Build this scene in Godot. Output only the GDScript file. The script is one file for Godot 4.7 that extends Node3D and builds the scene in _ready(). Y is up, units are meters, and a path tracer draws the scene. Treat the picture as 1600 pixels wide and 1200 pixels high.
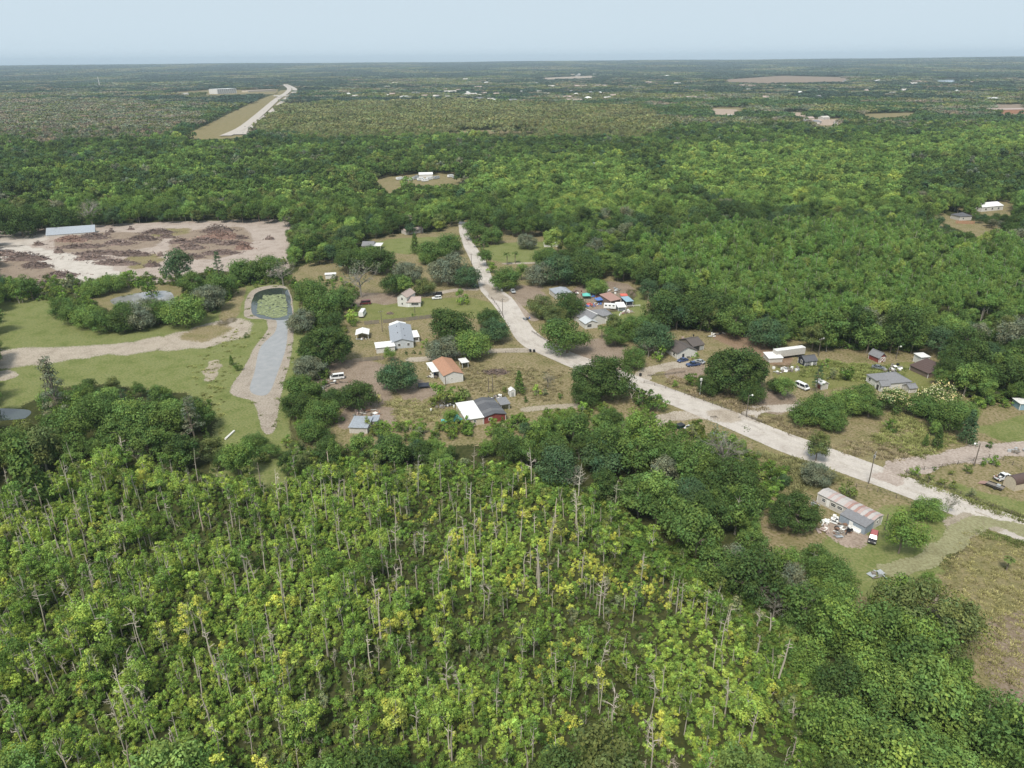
extends Node3D
# An overcast afternoon seen from a drone over a wooded Florida settlement. Metres, y up.
# The eye stands 110 m above the ground at the origin and looks along -z.
const EYE := 110.0
const PITCH := 23.78
const ROLL := 0.0075
const HALF_W := 0.6967
const HALF_H := 0.5225
const SIN_P := 0.40323
const COS_P := 0.91510

var M := {}
var used := {}
var trunks_mat: StandardMaterial3D

# ---------------------------------------------------------------- measuring
func ray(px: float, py: float) -> Vector3:      # a surveyed bearing (in photograph pixels) as a direction
	var x := (px - 800.0) / 800.0 * HALF_W
	var y := (600.0 - py) / 600.0 * HALF_H - x * ROLL
	x += y * ROLL
	return Vector3(x, y * COS_P - SIN_P, -(COS_P + y * SIN_P))

func G(px: float, py: float, h := 0.0) -> Vector3:   # the point at height h on that bearing
	var d := ray(px, py)
	var t := (h - EYE) / minf(d.y, -0.004)
	return Vector3(d.x * t, h, d.z * t)

func mpp(p: Vector3) -> float:                   # metres per photograph pixel at that point
	return depth(p) * HALF_W / 800.0

func depth(p: Vector3) -> float:
	return -(p.z) * COS_P + (EYE - p.y) * SIN_P

func proj(p: Vector3) -> Vector2:
	var f := depth(p)
	var u := (p.y - EYE) * COS_P - p.z * SIN_P
	var x := p.x / f
	var y := u / f
	return Vector2(800.0 + (x - y * ROLL) / HALF_W * 800.0, 600.0 - (y + x * ROLL) / HALF_H * 600.0)

func land(x: float, z: float) -> float:           # height of the land: flat here, low rises far away
	var d := sqrt(x * x + z * z)
	var a := x / maxf(d, 1.0)
	var edge := lerpf(80.0, 92.0, smoothstep(0.05, 0.6, a)) + 4.0 * sin(a * 14.0) + 2.5 * sin(a * 37.0 + 1.0)
	return edge * smoothstep(5000.0, 15400.0, d) + smoothstep(4300.0, 7000.0, d) * (1.0 - smoothstep(9000.0, 14000.0, d)) * 6.0 * sin(x * 0.0021 + 1.0) * sin(z * 0.0016)

# ---------------------------------------------------------------- mesh kit
class MB:
	var v := PackedVector3Array()
	var c := PackedColorArray()
	var ix := PackedInt32Array()
	var uv := PackedVector2Array()
	func tri(a: Vector3, b: Vector3, d: Vector3, col := Color.WHITE) -> void:
		var n := v.size()
		v.append(a); v.append(b); v.append(d)
		c.append(col); c.append(col); c.append(col)
		ix.append(n); ix.append(n + 1); ix.append(n + 2)
	func quad(a: Vector3, b: Vector3, d: Vector3, e: Vector3, col := Color.WHITE) -> void:
		var n := v.size()
		v.append(a); v.append(b); v.append(d); v.append(e)
		c.append(col); c.append(col); c.append(col); c.append(col)
		ix.append(n); ix.append(n + 1); ix.append(n + 2); ix.append(n); ix.append(n + 2); ix.append(n + 3)
	func hexa(p: Array, col := Color.WHITE) -> void:   # eight corners: bottom ring then top ring
		quad(p[0], p[1], p[5], p[4], col); quad(p[1], p[2], p[6], p[5], col); quad(p[2], p[3], p[7], p[6], col); quad(p[3], p[0], p[4], p[7], col)
		quad(p[4], p[5], p[6], p[7], col); quad(p[3], p[2], p[1], p[0], col)
	func box(at: Vector3, s: Vector3, col := Color.WHITE, b := Basis()) -> void:   # centred box
		var h := s * 0.5
		var p := []
		for y in [-h.y, h.y]:
			for q in [Vector2(-h.x, -h.z), Vector2(h.x, -h.z), Vector2(h.x, h.z), Vector2(-h.x, h.z)]:
				p.append(at + b * Vector3(q.x, y, q.y))
		hexa(p, col)
	func bar(a: Vector3, b: Vector3, w: float, col := Color.WHITE, w2 := -1.0) -> void:   # square bar between two points
		tube([a, b], [w * 0.5, (w if w2 < 0 else w2) * 0.5], 4, col)
	func tube(pts: Array, rad: Array, sides := 5, col := Color.WHITE, caps := true) -> void:
		var rings := []
		for i in pts.size():
			var d: Vector3 = (pts[mini(i + 1, pts.size() - 1)] - pts[maxi(i - 1, 0)]).normalized()
			var u := d.cross(Vector3(0, 0, 1) if absf(d.z) < 0.9 else Vector3(1, 0, 0)).normalized()
			var w := d.cross(u)
			var ring := []
			for k in sides:
				var t := TAU * k / sides + 0.785
				ring.append(pts[i] + (u * cos(t) + w * sin(t)) * rad[i] * (1.414 if sides == 4 else 1.0))
			rings.append(ring)
		for i in pts.size() - 1:
			for k in sides:
				var k2 := (k + 1) % sides
				quad(rings[i][k], rings[i][k2], rings[i + 1][k2], rings[i + 1][k], col)
		if caps:
			for e in [0, pts.size() - 1]:
				for k in range(1, sides - 1):
					tri(rings[e][0], rings[e][k], rings[e][k + 1], col)
	func disc(at: Vector3, r: float, n: int, col := Color.WHITE) -> void:
		for k in n:
			tri(at, at + Vector3(cos(TAU * k / n), 0, sin(TAU * k / n)) * r, at + Vector3(cos(TAU * (k + 1) / n), 0, sin(TAU * (k + 1) / n)) * r, col)
	func prism(poly: Array, z0: float, z1: float, col := Color.WHITE) -> void:   # an outline in x,y swept along z (convex or nearly)
		var n := poly.size()
		for i in n:
			var a: Vector2 = poly[i]
			var b: Vector2 = poly[(i + 1) % n]
			quad(Vector3(a.x, a.y, z0), Vector3(b.x, b.y, z0), Vector3(b.x, b.y, z1), Vector3(a.x, a.y, z1), col)
		var t := Geometry2D.triangulate_polygon(PackedVector2Array(poly))
		for i in range(0, t.size(), 3):
			for z in [z0, z1]:
				tri(Vector3(poly[t[i]].x, poly[t[i]].y, z), Vector3(poly[t[i + 1]].x, poly[t[i + 1]].y, z), Vector3(poly[t[i + 2]].x, poly[t[i + 2]].y, z), col)
	func surface(mesh: ArrayMesh, m: Material) -> void:
		var a := []
		a.resize(Mesh.ARRAY_MAX)
		a[Mesh.ARRAY_VERTEX] = v
		a[Mesh.ARRAY_COLOR] = c
		if uv.size() == v.size():
			a[Mesh.ARRAY_TEX_UV] = uv
		a[Mesh.ARRAY_INDEX] = ix
		mesh.add_surface_from_arrays(Mesh.PRIMITIVE_TRIANGLES, a)
		mesh.surface_set_material(mesh.get_surface_count() - 1, m)
	func mesh(m: Material) -> ArrayMesh:
		var r := ArrayMesh.new()
		surface(r, m)
		return r

# ---------------------------------------------------------------- naming
func numbered(called: String) -> String:
	var n: int = used.get(called, 0)
	used[called] = n + 1
	return called if n == 0 else "%s_%03d" % [called, n]

func tag(o: Node, label: String, category: String, group := "") -> void:
	o.set_meta("label", label)
	o.set_meta("category", category)
	if group:
		o.set_meta("group", group)

func thing(called: String, label: String, category: String, at: Vector3, turn := 0.0, group := "") -> Node3D:
	var o := Node3D.new()
	o.name = numbered(called)
	add_child(o)
	o.position = at
	o.rotation.y = turn
	tag(o, label, category, group)
	return o

func part(called: String, mesh: Mesh, parent: Node, label := "") -> MeshInstance3D:
	var o := MeshInstance3D.new()
	o.name = called if parent != self else numbered(called)
	o.mesh = mesh
	parent.add_child(o, true)
	var n := String(o.name)
	if n != called and n.begins_with(called) and parent != self:
		o.name = _three(called, n, parent)
	if label:
		o.set_meta("label", label)
	return o

func _three(called: String, n: String, parent: Node) -> String:
	var k := 1
	while parent.has_node("%s_%03d" % [called, k]):
		k += 1
	return "%s_%03d" % [called, k]

func one(called: String, mesh: Mesh, label: String, category: String, at: Vector3, turn := 0.0, group := "") -> MeshInstance3D:
	var o := part(called, mesh, self)
	o.position = at
	o.rotation.y = turn
	tag(o, label, category, group)
	return o

func struct(called: String, mesh: Mesh) -> MeshInstance3D:
	var o := part(called, mesh, self)
	o.set_meta("kind", "structure")
	return o

# ---------------------------------------------------------------- materials
func lin(r: float, g: float, b: float) -> Color:
	return Color(r, g, b)

func mat(called: String, col: Color, rough := 0.85, metal := 0.0, grime := 0.0) -> StandardMaterial3D:   # col is a real-world (linear) base colour
	var m := StandardMaterial3D.new()
	m.resource_name = called
	m.albedo_color = col.linear_to_srgb()
	m.roughness = rough
	m.metallic = metal
	if grime > 0.0:
		m.albedo_texture = tex_grime
		m.uv1_triplanar = true
		m.uv1_world_triplanar = true
		m.uv1_scale = Vector3.ONE * grime
	M[called] = m
	return m

func noise_tex(size: int, freq: float, oct: int, ramp: Array, sd: int, kind := FastNoiseLite.TYPE_SIMPLEX_SMOOTH) -> NoiseTexture2D:
	var n := FastNoiseLite.new()
	n.noise_type = kind
	n.seed = sd
	n.frequency = freq
	n.fractal_octaves = oct
	n.fractal_gain = 0.62
	var g := Gradient.new()
	var offs := PackedFloat32Array()
	var cols := PackedColorArray()
	for r in ramp:
		offs.append(r[0])
		var c: Color = r[1]
		var s := c.linear_to_srgb()
		s.a = c.a
		cols.append(s)
	g.offsets = offs
	g.colors = cols
	var t := NoiseTexture2D.new()
	t.width = size
	t.height = size
	t.seamless = true
	t.normalize = true
	t.noise = n
	t.color_ramp = g
	return t

var edge_noise := FastNoiseLite.new()
var tex_grime: Texture2D
var tex_coarse: Texture2D
var tex_plain: Texture2D

func ground_mat(called: String, ramp: Array, tile: float, sd: int, fringe := true) -> StandardMaterial3D:
	var m := StandardMaterial3D.new()
	m.resource_name = called
	m.albedo_texture = noise_tex(1024, 0.028, 6, ramp, sd)
	m.uv1_scale = Vector3.ONE / tile
	m.vertex_color_use_as_albedo = true
	m.roughness = 0.95
	m.metallic_specular = 0.15
	m.detail_enabled = true
	m.detail_albedo = tex_plain if called.contains("sand") or called.contains("dirt") else tex_coarse
	m.detail_blend_mode = BaseMaterial3D.BLEND_MODE_MUL
	m.detail_uv_layer = BaseMaterial3D.DETAIL_UV_2
	m.uv2_scale = Vector3.ONE / (tile * 3.7)
	if fringe:
		m.transparency = BaseMaterial3D.TRANSPARENCY_ALPHA_SCISSOR
		m.alpha_scissor_threshold = 0.5
	M[called] = m
	return m

# ---------------------------------------------------------------- sheets laid on the ground
func smooth_poly(pts: Array, per := 4) -> PackedVector2Array:
	var r := PackedVector2Array()
	var n := pts.size()
	for i in n:
		var a: Vector2 = pts[(i + n - 1) % n]
		var b: Vector2 = pts[i]
		var c: Vector2 = pts[(i + 1) % n]
		var d: Vector2 = pts[(i + 2) % n]
		for k in per:
			r.append(b.cubic_interpolate(c, a, d, float(k) / per))
	return r

func ground_poly(px: Array, per := 4) -> PackedVector2Array:
	var w := []
	for p in px:
		var g := G(p[0], p[1])
		w.append(Vector2(g.x, g.z))
	return smooth_poly(w, per) if per > 1 else PackedVector2Array(w)

# core triangulated, and a fringe round it whose alpha fades, cut by the noise in the material: a ragged edge
func sheet(called: String, px: Array, m: Material, level: float, fringe := 1.5, tint := Color.WHITE, per := 8) -> MeshInstance3D:
	return struct(called, sheet_mesh(ground_poly(px, per), m, level, fringe, tint))

func sheet_mesh(p: PackedVector2Array, m: Material, level: float, fringe: float, tint := Color.WHITE) -> ArrayMesh:
	var y := level * 0.012
	var plain := p.duplicate()
	var swing := minf(fringe, 2.6) * (1.5 if fringe > 1.0 else 0.5)
	while swing > 0.05 and fringe > 0.0:
		for i in p.size():
			p[i] = plain[i] + Vector2(edge_noise.get_noise_2d(plain[i].x, plain[i].y), edge_noise.get_noise_2d(plain[i].x + 500.0, plain[i].y)) * swing
		if not Geometry2D.triangulate_polygon(p).is_empty():
			break
		swing *= 0.6
	if Geometry2D.triangulate_polygon(p).is_empty():
		p = Geometry2D.convex_hull(plain)
		p.resize(p.size() - 1)
		print("outline crosses itself ", plain[0])
	if Geometry2D.is_polygon_clockwise(p):
		p.reverse()
	var st := SurfaceTool.new()
	st.begin(Mesh.PRIMITIVE_TRIANGLES)
	var add := func(q: Vector2, a: float) -> void:
		st.set_color(Color(tint.r, tint.g, tint.b, a))
		st.set_uv(q)
		st.set_uv2(q + Vector2(37.0, 11.0))
		st.add_vertex(Vector3(q.x, y, q.y))
	var t := Geometry2D.triangulate_polygon(p)
	for i in range(0, t.size(), 3):
		for k in 3:
			add.call(p[t[i + k]], 1.0)
	if fringe > 0.0:
		var n := p.size()
		var out := PackedVector2Array()
		for i in n:
			var d := (p[(i + 1) % n] - p[(i + n - 1) % n]).normalized()
			out.append(p[i] + Vector2(d.y, -d.x) * fringe)
		for i in n:
			var j := (i + 1) % n
			for q in [[p[i], 1.0], [p[j], 1.0], [out[j], 0.42], [p[i], 1.0], [out[j], 0.42], [out[i], 0.42]]:
				add.call(q[0], q[1])
	var mesh := st.commit()
	mesh.surface_set_material(0, m)
	return mesh

func ribbon(px: Array, wide: float) -> Array:     # a strip of even width along surveyed points, as ground polygon (metres)
	var a := []
	for p in px:
		var g := G(p[0], p[1])
		a.append(Vector2(g.x, g.z))
	var l := []
	var r := []
	for i in a.size():
		var d: Vector2 = (a[mini(i + 1, a.size() - 1)] - a[maxi(i - 1, 0)]).normalized()
		var s := Vector2(-d.y, d.x) * wide * 0.5
		l.append(a[i] + s)
		r.append(a[i] - s)
	r.reverse()
	return l + r

func path(called: String, px: Array, wide: float, m: Material, level: float, fringe := 0.7, tint := Color.WHITE) -> void:
	struct(called, sheet_mesh(smooth_poly(ribbon(px, wide), 3), m, level, fringe, tint))

# ---------------------------------------------------------------- vegetation
var leaf_mat: StandardMaterial3D
var veg := {}                   # kind -> tone -> array of {crown, trunk, low}

const TONE := {
	"dark": Color(0.068, 0.110, 0.032), "mid": Color(0.105, 0.167, 0.044), "light": Color(0.155, 0.240, 0.062), "lime": Color(0.245, 0.330, 0.083),
	"yellow": Color(0.353, 0.380, 0.098), "olive": Color(0.135, 0.165, 0.057), "grey": Color(0.165, 0.185, 0.121), "blue": Color(0.075, 0.128, 0.057),
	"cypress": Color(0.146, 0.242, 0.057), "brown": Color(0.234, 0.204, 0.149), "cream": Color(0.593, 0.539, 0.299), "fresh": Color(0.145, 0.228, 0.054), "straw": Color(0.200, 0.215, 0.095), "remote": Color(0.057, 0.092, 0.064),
}
func swampy(t: String) -> Color:      # the swamp's own leaves are yellower
	var c: Color = TONE[t]
	return Color(c.r * 1.13, c.g * 1.15, c.b * 0.92)

const BARK := Color(0.20, 0.17, 0.14)
const PALE := Color(0.40, 0.37, 0.32)

func leaf(b: MB, at: Vector3, n: Vector3, s: float, col: Color, rng: RandomNumberGenerator) -> void:
	var u := n.cross(Vector3(rng.randf() - 0.5, rng.randf() - 0.5, rng.randf() - 0.5)).normalized()
	var w := n.cross(u)
	u *= s * rng.randf_range(0.45, 0.75)
	w *= s * rng.randf_range(0.28, 0.5)
	var lift := n * s * rng.randf_range(-0.15, 0.2)
	b.quad(at - u, at + w + lift, at + u * rng.randf_range(0.7, 1.2), at - w * rng.randf_range(0.6, 1.2) + lift, col)

func tinted(c: Color, k: float, hue: float) -> Color:
	return Color(c.r * k * (1.0 + hue), c.g * k, c.b * k * (1.0 - hue))

func clump(b: MB, at: Vector3, r: Vector3, n: int, s: float, tone: Color, rng: RandomNumberGenerator, up := 0.55, spread := 0.12) -> void:
	var k := rng.randf_range(1.0 - spread * 1.6, 1.0 + spread * 1.6)
	var hue := rng.randf_range(-0.12, 0.1)
	for i in n:
		var d := Vector3(rng.randfn(), rng.randfn(), rng.randfn()).normalized()
		d = (d + Vector3(0, up * rng.randf(), 0)).normalized()
		var q := rng.randf_range(0.5, 1.06)
		if rng.randf() < 0.12:
			q *= rng.randf_range(1.0, 1.25)
		var nn := (d + Vector3(rng.randfn(), rng.randfn(), rng.randfn()) * 0.3 + Vector3(0, 0.2, 0)).normalized()
		leaf(b, at + d * r * q, nn, s * rng.randf_range(0.65, 1.35), tinted(tone, k * rng.randf_range(0.72, 1.3), hue + rng.randf_range(-0.08, 0.08)), rng)

# A broad crown of about unit height scale: w wide, from y0 to y1, in metres
func broad_crown(rng: RandomNumberGenerator, w: float, y0: float, y1: float, clumps: int, per: int, s: float, tone: Color, tops: Array, gap := 0.0, accent := Color.BLACK, knob := 1.0, tallness := 1.0) -> MB:
	var b := MB.new()
	var c := Vector3(0, lerpf(y0, y1, 0.42), 0)
	var lop := Vector3(rng.randf_range(-0.12, 0.12), 0, rng.randf_range(-0.12, 0.12)) * w
	for i in clumps:
		var up := rng.randf_range(-0.75, 1.0)
		var ang := TAU * (i * 0.618034 + rng.randf() * 0.12)
		var ring := sqrt(maxf(0.0, 1.0 - up * up))
		var f := rng.randf_range(0.55, 0.88) if rng.randf() < 0.8 else rng.randf_range(0.2, 0.5)
		var d := Vector3(cos(ang) * ring * w * 0.5 * f, up * (y1 - y0) * (0.5 if up > 0.0 else 0.42) * f, sin(ang) * ring * w * 0.5 * f)
		var at := c + d + lop * (0.5 + 0.5 * up)
		var r := w * knob * rng.randf_range(0.12, 0.22) * (1.0 if clumps > 14 else 1.35)
		if rng.randf() < gap:
			continue
		clump(b, at, Vector3(r, r * tallness * rng.randf_range(0.65, 0.92), r), per, s, tone, rng)
		if accent != Color.BLACK and up > -0.2:
			clump(b, at + Vector3(0, r * 0.25, 0), Vector3(r, r * 0.7, r), per / 3, s * 0.9, accent, rng, 0.8, 0.05)
		tops.append(at)
	return b

func woody(rng: RandomNumberGenerator, h: float, r: float, tops: Array, limbs: int, col: Color, fork := 0.45) -> MB:
	var b := MB.new()
	var lean := Vector3(rng.randf_range(-0.06, 0.06), 0, rng.randf_range(-0.06, 0.06)) * h
	b.tube([Vector3(0, -0.3, 0), Vector3(0, 0.4, 0) , lean * 0.4 + Vector3(0, h * 0.5, 0), lean + Vector3(0, h, 0)], [r * 1.5, r, r * 0.75, r * 0.3], 6, col, false)
	for i in mini(limbs, tops.size()):
		var t: Vector3 = tops[(i * 7 + 3) % tops.size()]
		var f := rng.randf_range(fork, 0.85)
		var a := lean * f + Vector3(0, minf(h * f, t.y * 0.9), 0)
		var mid := a.lerp(t, 0.55) + Vector3(rng.randf_range(-0.1, 0.1), -0.06, rng.randf_range(-0.1, 0.1)) * h * 0.5
		b.tube([a, mid, t], [r * 0.5, r * 0.32, r * 0.12], 4, tinted(col, rng.randf_range(0.85, 1.2), 0.0), false)
	return b

func bare_twigs(b: MB, from: Vector3, dir: Vector3, length: float, r: float, deep: int, col: Color, rng: RandomNumberGenerator) -> void:
	var bend := dir + Vector3(rng.randfn(), rng.randfn() * 0.6, rng.randfn()) * 0.22
	var mid := from + dir * length * 0.5
	var end := mid + bend.normalized() * length * 0.5
	b.tube([from, mid, end], [r, r * 0.8, r * 0.5], 4 if deep > 1 else 3, tinted(col, rng.randf_range(0.8, 1.2), 0.0), false)
	if deep <= 0:
		return
	for k in rng.randi_range(2, 4):
		var d := (bend.normalized() + Vector3(rng.randfn(), rng.randfn() * 0.5 + 0.15, rng.randfn()) * 0.62).normalized()
		bare_twigs(b, from.lerp(end, rng.randf_range(0.45, 1.0)), d, length * rng.randf_range(0.5, 0.75), r * 0.5, deep - 1, col, rng)

func add_variant(kind: String, tone: String, crown: MB, trunk: MB) -> void:
	if not veg.has(kind):
		veg[kind] = {}
	if not veg[kind].has(tone):
		veg[kind][tone] = []
	var d := {}
	d.crown = crown.mesh(leaf_mat) if crown else null
	d.trunk = trunk.mesh(trunks_mat) if trunk else null
	var both := ArrayMesh.new()
	if crown:
		crown.surface(both, leaf_mat)
	if trunk:
		trunk.surface(both, trunks_mat)
	d.both = both
	veg[kind][tone].append(d)

func rng_of(n: int) -> RandomNumberGenerator:
	var r := RandomNumberGenerator.new()
	r.seed = n
	return r

func make_vegetation() -> void:
	leaf_mat = StandardMaterial3D.new()
	leaf_mat.resource_name = "foliage"
	leaf_mat.vertex_color_use_as_albedo = true
	leaf_mat.roughness = 0.75
	leaf_mat.metallic_specular = 0.25
	leaf_mat.backlight_enabled = true
	leaf_mat.backlight = Color(0.55, 0.58, 0.3)
	leaf_mat.cull_mode = BaseMaterial3D.CULL_DISABLED
	trunks_mat = StandardMaterial3D.new()
	trunks_mat.resource_name = "bark"
	trunks_mat.vertex_color_use_as_albedo = true
	trunks_mat.roughness = 0.9
	trunks_mat.metallic_specular = 0.2
	var sd := 100
	# broad oaks for single trees near the eye (about 12 m wide, 9.5 m tall)
	for t in ["dark", "mid", "olive", "blue", "grey", "light"]:
		for k in (2 if t in ["dark", "mid"] else 1):
			sd += 1
			var r := rng_of(sd)
			var tops := []
			var c := broad_crown(r, 12.0, 0.3, 9.5, 60, 180, 0.36, TONE[t], tops, 0.08)
			add_variant("oak", t, c, woody(r, 7.0, 0.34, tops, 16, BARK))
	# great oaks with leaves of the same size (18 m wide)
	for t in ["mid", "olive", "dark", "light"]:
		sd += 1
		var r := rng_of(sd)
		var tops := []
		var c := broad_crown(r, 18.0, 0.2, 12.5, 120, 170, 0.4, TONE[t], tops, 0.08, Color.BLACK, 0.62)
		add_variant("great_oak", t, c, woody(r, 9.0, 0.5, tops, 26, BARK))
	# flowering crown
	for k in 2:
		sd += 1
		var r := rng_of(sd)
		var tops := []
		var c := broad_crown(r, 10.0, 0.1, 7.0, 34, 150, 0.36, TONE.mid, tops, 0.05, TONE.cream)
		add_variant("flowering", "cream", c, woody(r, 5.0, 0.25, tops, 8, BARK))
	# forest broadleaf: 9 m wide, 12 m tall, a column of clumps
	for t in ["dark", "mid", "light", "olive", "grey", "blue", "fresh", "lime"]:
		for k in (3 if t in ["dark", "mid", "light"] else 2):
			sd += 1
			var r := rng_of(sd)
			var tops := []
			var c := broad_crown(r, r.randf_range(9.0, 12.0), 2.0, r.randf_range(11.0, 14.5), 38, 130, 0.44, TONE[t], tops, 0.1, Color.BLACK, 1.0, 1.15)
			add_variant("broadleaf", t, c, woody(r, 9.0, 0.24, tops, 7, BARK if k else PALE * 0.8))
	# the same trees far off
	for t in ["dark", "mid", "light", "olive", "grey", "blue", "fresh", "lime", "brown", "cypress", "straw"]:
		for k in 3:
			sd += 1
			var r := rng_of(sd)
			var tops := []
			var c := broad_crown(r, r.randf_range(9.5, 12.5), 2.0, r.randf_range(11.0, 14.5), 20, 60, 0.9, TONE[t], tops, 0.0, Color.BLACK, 1.0, 1.15)
			add_variant("far_tree", t, c, null)
	# pond cypress: narrow, 6 m wide, 17 m tall
	for t in ["cypress", "light", "mid", "olive", "lime", "blue"]:
		for k in (3 if t == "cypress" else 2):
			sd += 1
			var r := rng_of(sd)
			var tops := []
			var b := broad_crown(r, r.randf_range(6.8, 8.4), 6.0, r.randf_range(15.5, 17.5), 30, 130, 0.4, TONE[t], tops, 0.0, Color.BLACK, 0.95, 1.55)
			add_variant("cypress", t, b, woody(r, 15.5, 0.2, tops, 7, PALE * 0.8, 0.3))
	# pines: open whorled crown
	for t in ["mid", "blue", "grey"]:
		for k in 2:
			sd += 1
			var r := rng_of(sd)
			var b := MB.new()
			var tops := []
			for i in 26:
				var f := i / 25.0
				var w := lerpf(3.1, 0.5, f) * r.randf_range(0.5, 1.0)
				var a := i * 2.4 + r.randf()
				var at := Vector3(cos(a) * w, lerpf(4.5, 14.5, f) + r.randf_range(-0.3, 0.3), sin(a) * w)
				clump(b, at, Vector3(0.95, 0.55, 0.95), 70, 0.3, TONE[t], r, 0.3)
				tops.append(at)
			add_variant("pine", t, b, woody(r, 14.5, 0.2, tops, 14, BARK, 0.35))
	# dense cones down to the ground: 3.4 m wide, 6 m tall
	for t in ["mid", "blue", "dark"]:
		for k in 2:
			sd += 1
			var r := rng_of(sd)
			var b := MB.new()
			for i in 34:
				var f := i / 33.0
				var w := lerpf(1.25, 0.1, pow(f, 1.2)) * r.randf_range(0.6, 1.0)
				var a := i * 2.4 + r.randf()
				var rr := lerpf(0.75, 0.35, f) * r.randf_range(0.8, 1.2)
				clump(b, Vector3(cos(a) * w, lerpf(0.5, 5.6, f), sin(a) * w), Vector3(rr, rr, rr), 60, 0.24, TONE[t], r, 0.5)
			var w := MB.new()
			w.tube([Vector3(0, -0.2, 0), Vector3(0, 5.0, 0)], [0.12, 0.04], 5, BARK)
			add_variant("juniper", t, b, w)
	# bushes, 3 m wide
	for t in ["mid", "lime", "yellow", "olive", "light", "dark", "grey", "fresh", "cream"]:
		for k in (4 if t in ["mid", "lime", "light"] else 3):
			sd += 1
			var r := rng_of(sd)
			var b := MB.new()
			for i in 13:
				var a := r.randf() * TAU
				var w := r.randf_range(0.1, 1.25)
				var rr := r.randf_range(0.28, 0.72)
				clump(b, Vector3(cos(a) * w, r.randf_range(0.4, 2.7) * (1.15 - 0.35 * w), sin(a) * w), Vector3(rr, rr * r.randf_range(0.6, 1.0), rr), int(20 + 90 * rr * rr), 0.24, swampy(t), r, 0.6, 0.16)
			var w := MB.new()
			for i in 3:
				bare_twigs(w, Vector3(r.randf_range(-0.3, 0.3), -0.1, r.randf_range(-0.3, 0.3)), Vector3(r.randfn() * 0.2, 1, r.randfn() * 0.2).normalized(), 1.5, 0.05, 1, PALE, r)
			add_variant("shrub", t, b, w)
	# slender swamp trees: bare stem, small crown of 3 m at 6 to 9 m
	for t in ["lime", "light", "mid", "olive", "yellow"]:
		for k in 3:
			sd += 1
			var r := rng_of(sd)
			var b := MB.new()
			var tops := []
			for i in 10:
				var a := r.randf() * TAU
				var w := r.randf_range(0.2, 1.35)
				var at := Vector3(cos(a) * w, r.randf_range(3.6, 8.2), sin(a) * w)
				var rr := r.randf_range(0.45, 0.85)
				clump(b, at, Vector3(rr, rr * 0.7, rr), 52, 0.27, swampy(t), r, 0.5, 0.16)
				tops.append(at)
			add_variant("sapling", t, b, woody(r, 7.8, 0.09, tops, 7, PALE, 0.4))
	# taller loose swamp trees: 5 m wide, 10 m tall
	for t in ["lime", "light", "fresh", "mid", "yellow"]:
		for k in 2:
			sd += 1
			var r := rng_of(sd)
			var tops := []
			var c := broad_crown(r, r.randf_range(4.6, 6.0), 2.4, r.randf_range(9.0, 10.5), 26, 80, 0.28, swampy(t), tops, 0.12)
			add_variant("swamp_tall", t, c, woody(r, 8.5, 0.11, tops, 9, PALE, 0.35))
	# dead trunks
	for k in 12:
		sd += 1
		var r := rng_of(sd)
		var b := MB.new()
		var h := r.randf_range(6.5, 12.0)
		var lean := Vector3(r.randfn() * 0.5, 0, r.randfn() * 0.5)
		var w := r.randf_range(0.11, 0.2)
		var col := tinted(PALE, r.randf_range(0.8, 1.25), 0.03)
		var mid := lean * 0.4 + Vector3(r.randfn() * 0.2, h * 0.55, r.randfn() * 0.2)
		var top := lean + Vector3(0, h, 0)
		b.tube([Vector3(0, -0.3, 0), mid, top], [w, w * 0.75, w * 0.3], 5, col)
		for i in r.randi_range(3, 14):
			var f := r.randf_range(0.4, 1.0)
			var d := Vector3(r.randfn(), r.randf_range(0.1, 1.2), r.randfn()).normalized()
			bare_twigs(b, Vector3.ZERO.lerp(mid, f / 0.55) if f < 0.55 else mid.lerp(top, (f - 0.55) / 0.45), d, r.randf_range(0.3, 1.3), w * 0.35, 0 if k % 3 else 2, col, r)
		add_variant("snag", "pale", null, b)
	# wide bare trees
	for k in 4:
		sd += 1
		var r := rng_of(sd)
		var b := MB.new()
		var col := tinted(PALE, 0.55 + 0.08 * k, 0.0)
		b.tube([Vector3(0, -0.3, 0), Vector3(0.1, 3.0, 0), Vector3(0.2, 5.0, 0.1)], [0.24, 0.18, 0.13], 6, col, false)
		for i in 9:
			var d := Vector3(cos(i * 0.9), r.randf_range(0.5, 1.3), sin(i * 0.9)).normalized()
			bare_twigs(b, Vector3(0.12, r.randf_range(2.4, 5.0), 0.05), d, r.randf_range(2.2, 3.4), 0.085, 4, col, r)
		var c: MB = null
		if true:
			c = MB.new()
			for i in 14 + 10 * k:
				clump(c, Vector3(r.randfn() * 2.2, r.randf_range(3.5, 9.0), r.randfn() * 2.2), Vector3(0.9, 0.7, 0.9), 14, 0.3, TONE.grey, r)
		add_variant("bare", "pale", c, b)
	# palms
	for k in 2:
		sd += 1
		var r := rng_of(sd)
		var c := MB.new()
		for i in 20:
			var a := i * 2.399
			var lift := r.randf_range(-0.5, 1.0)
			var d := Vector3(cos(a), 0, sin(a))
			var s := d.cross(Vector3.UP) * 0.55
			var p0 := Vector3(0, 6.0, 0)
			var p1 := p0 + d * 1.1 + Vector3(0, lift, 0)
			var p2 := p1 + d * 1.0 + Vector3(0, lift * 0.3 - 0.7, 0)
			c.quad(p0, p1 + s, p2, p1 - s, tinted(TONE.olive, r.randf_range(0.7, 1.3), 0.0))
			c.tri(p1 + s, p2 + s * 0.6, p2, tinted(TONE.mid, r.randf_range(0.8, 1.3), 0.0))
			c.tri(p1 - s, p2 - s * 0.6, p2, tinted(TONE.mid, r.randf_range(0.8, 1.3), 0.0))
		var b := MB.new()
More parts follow.
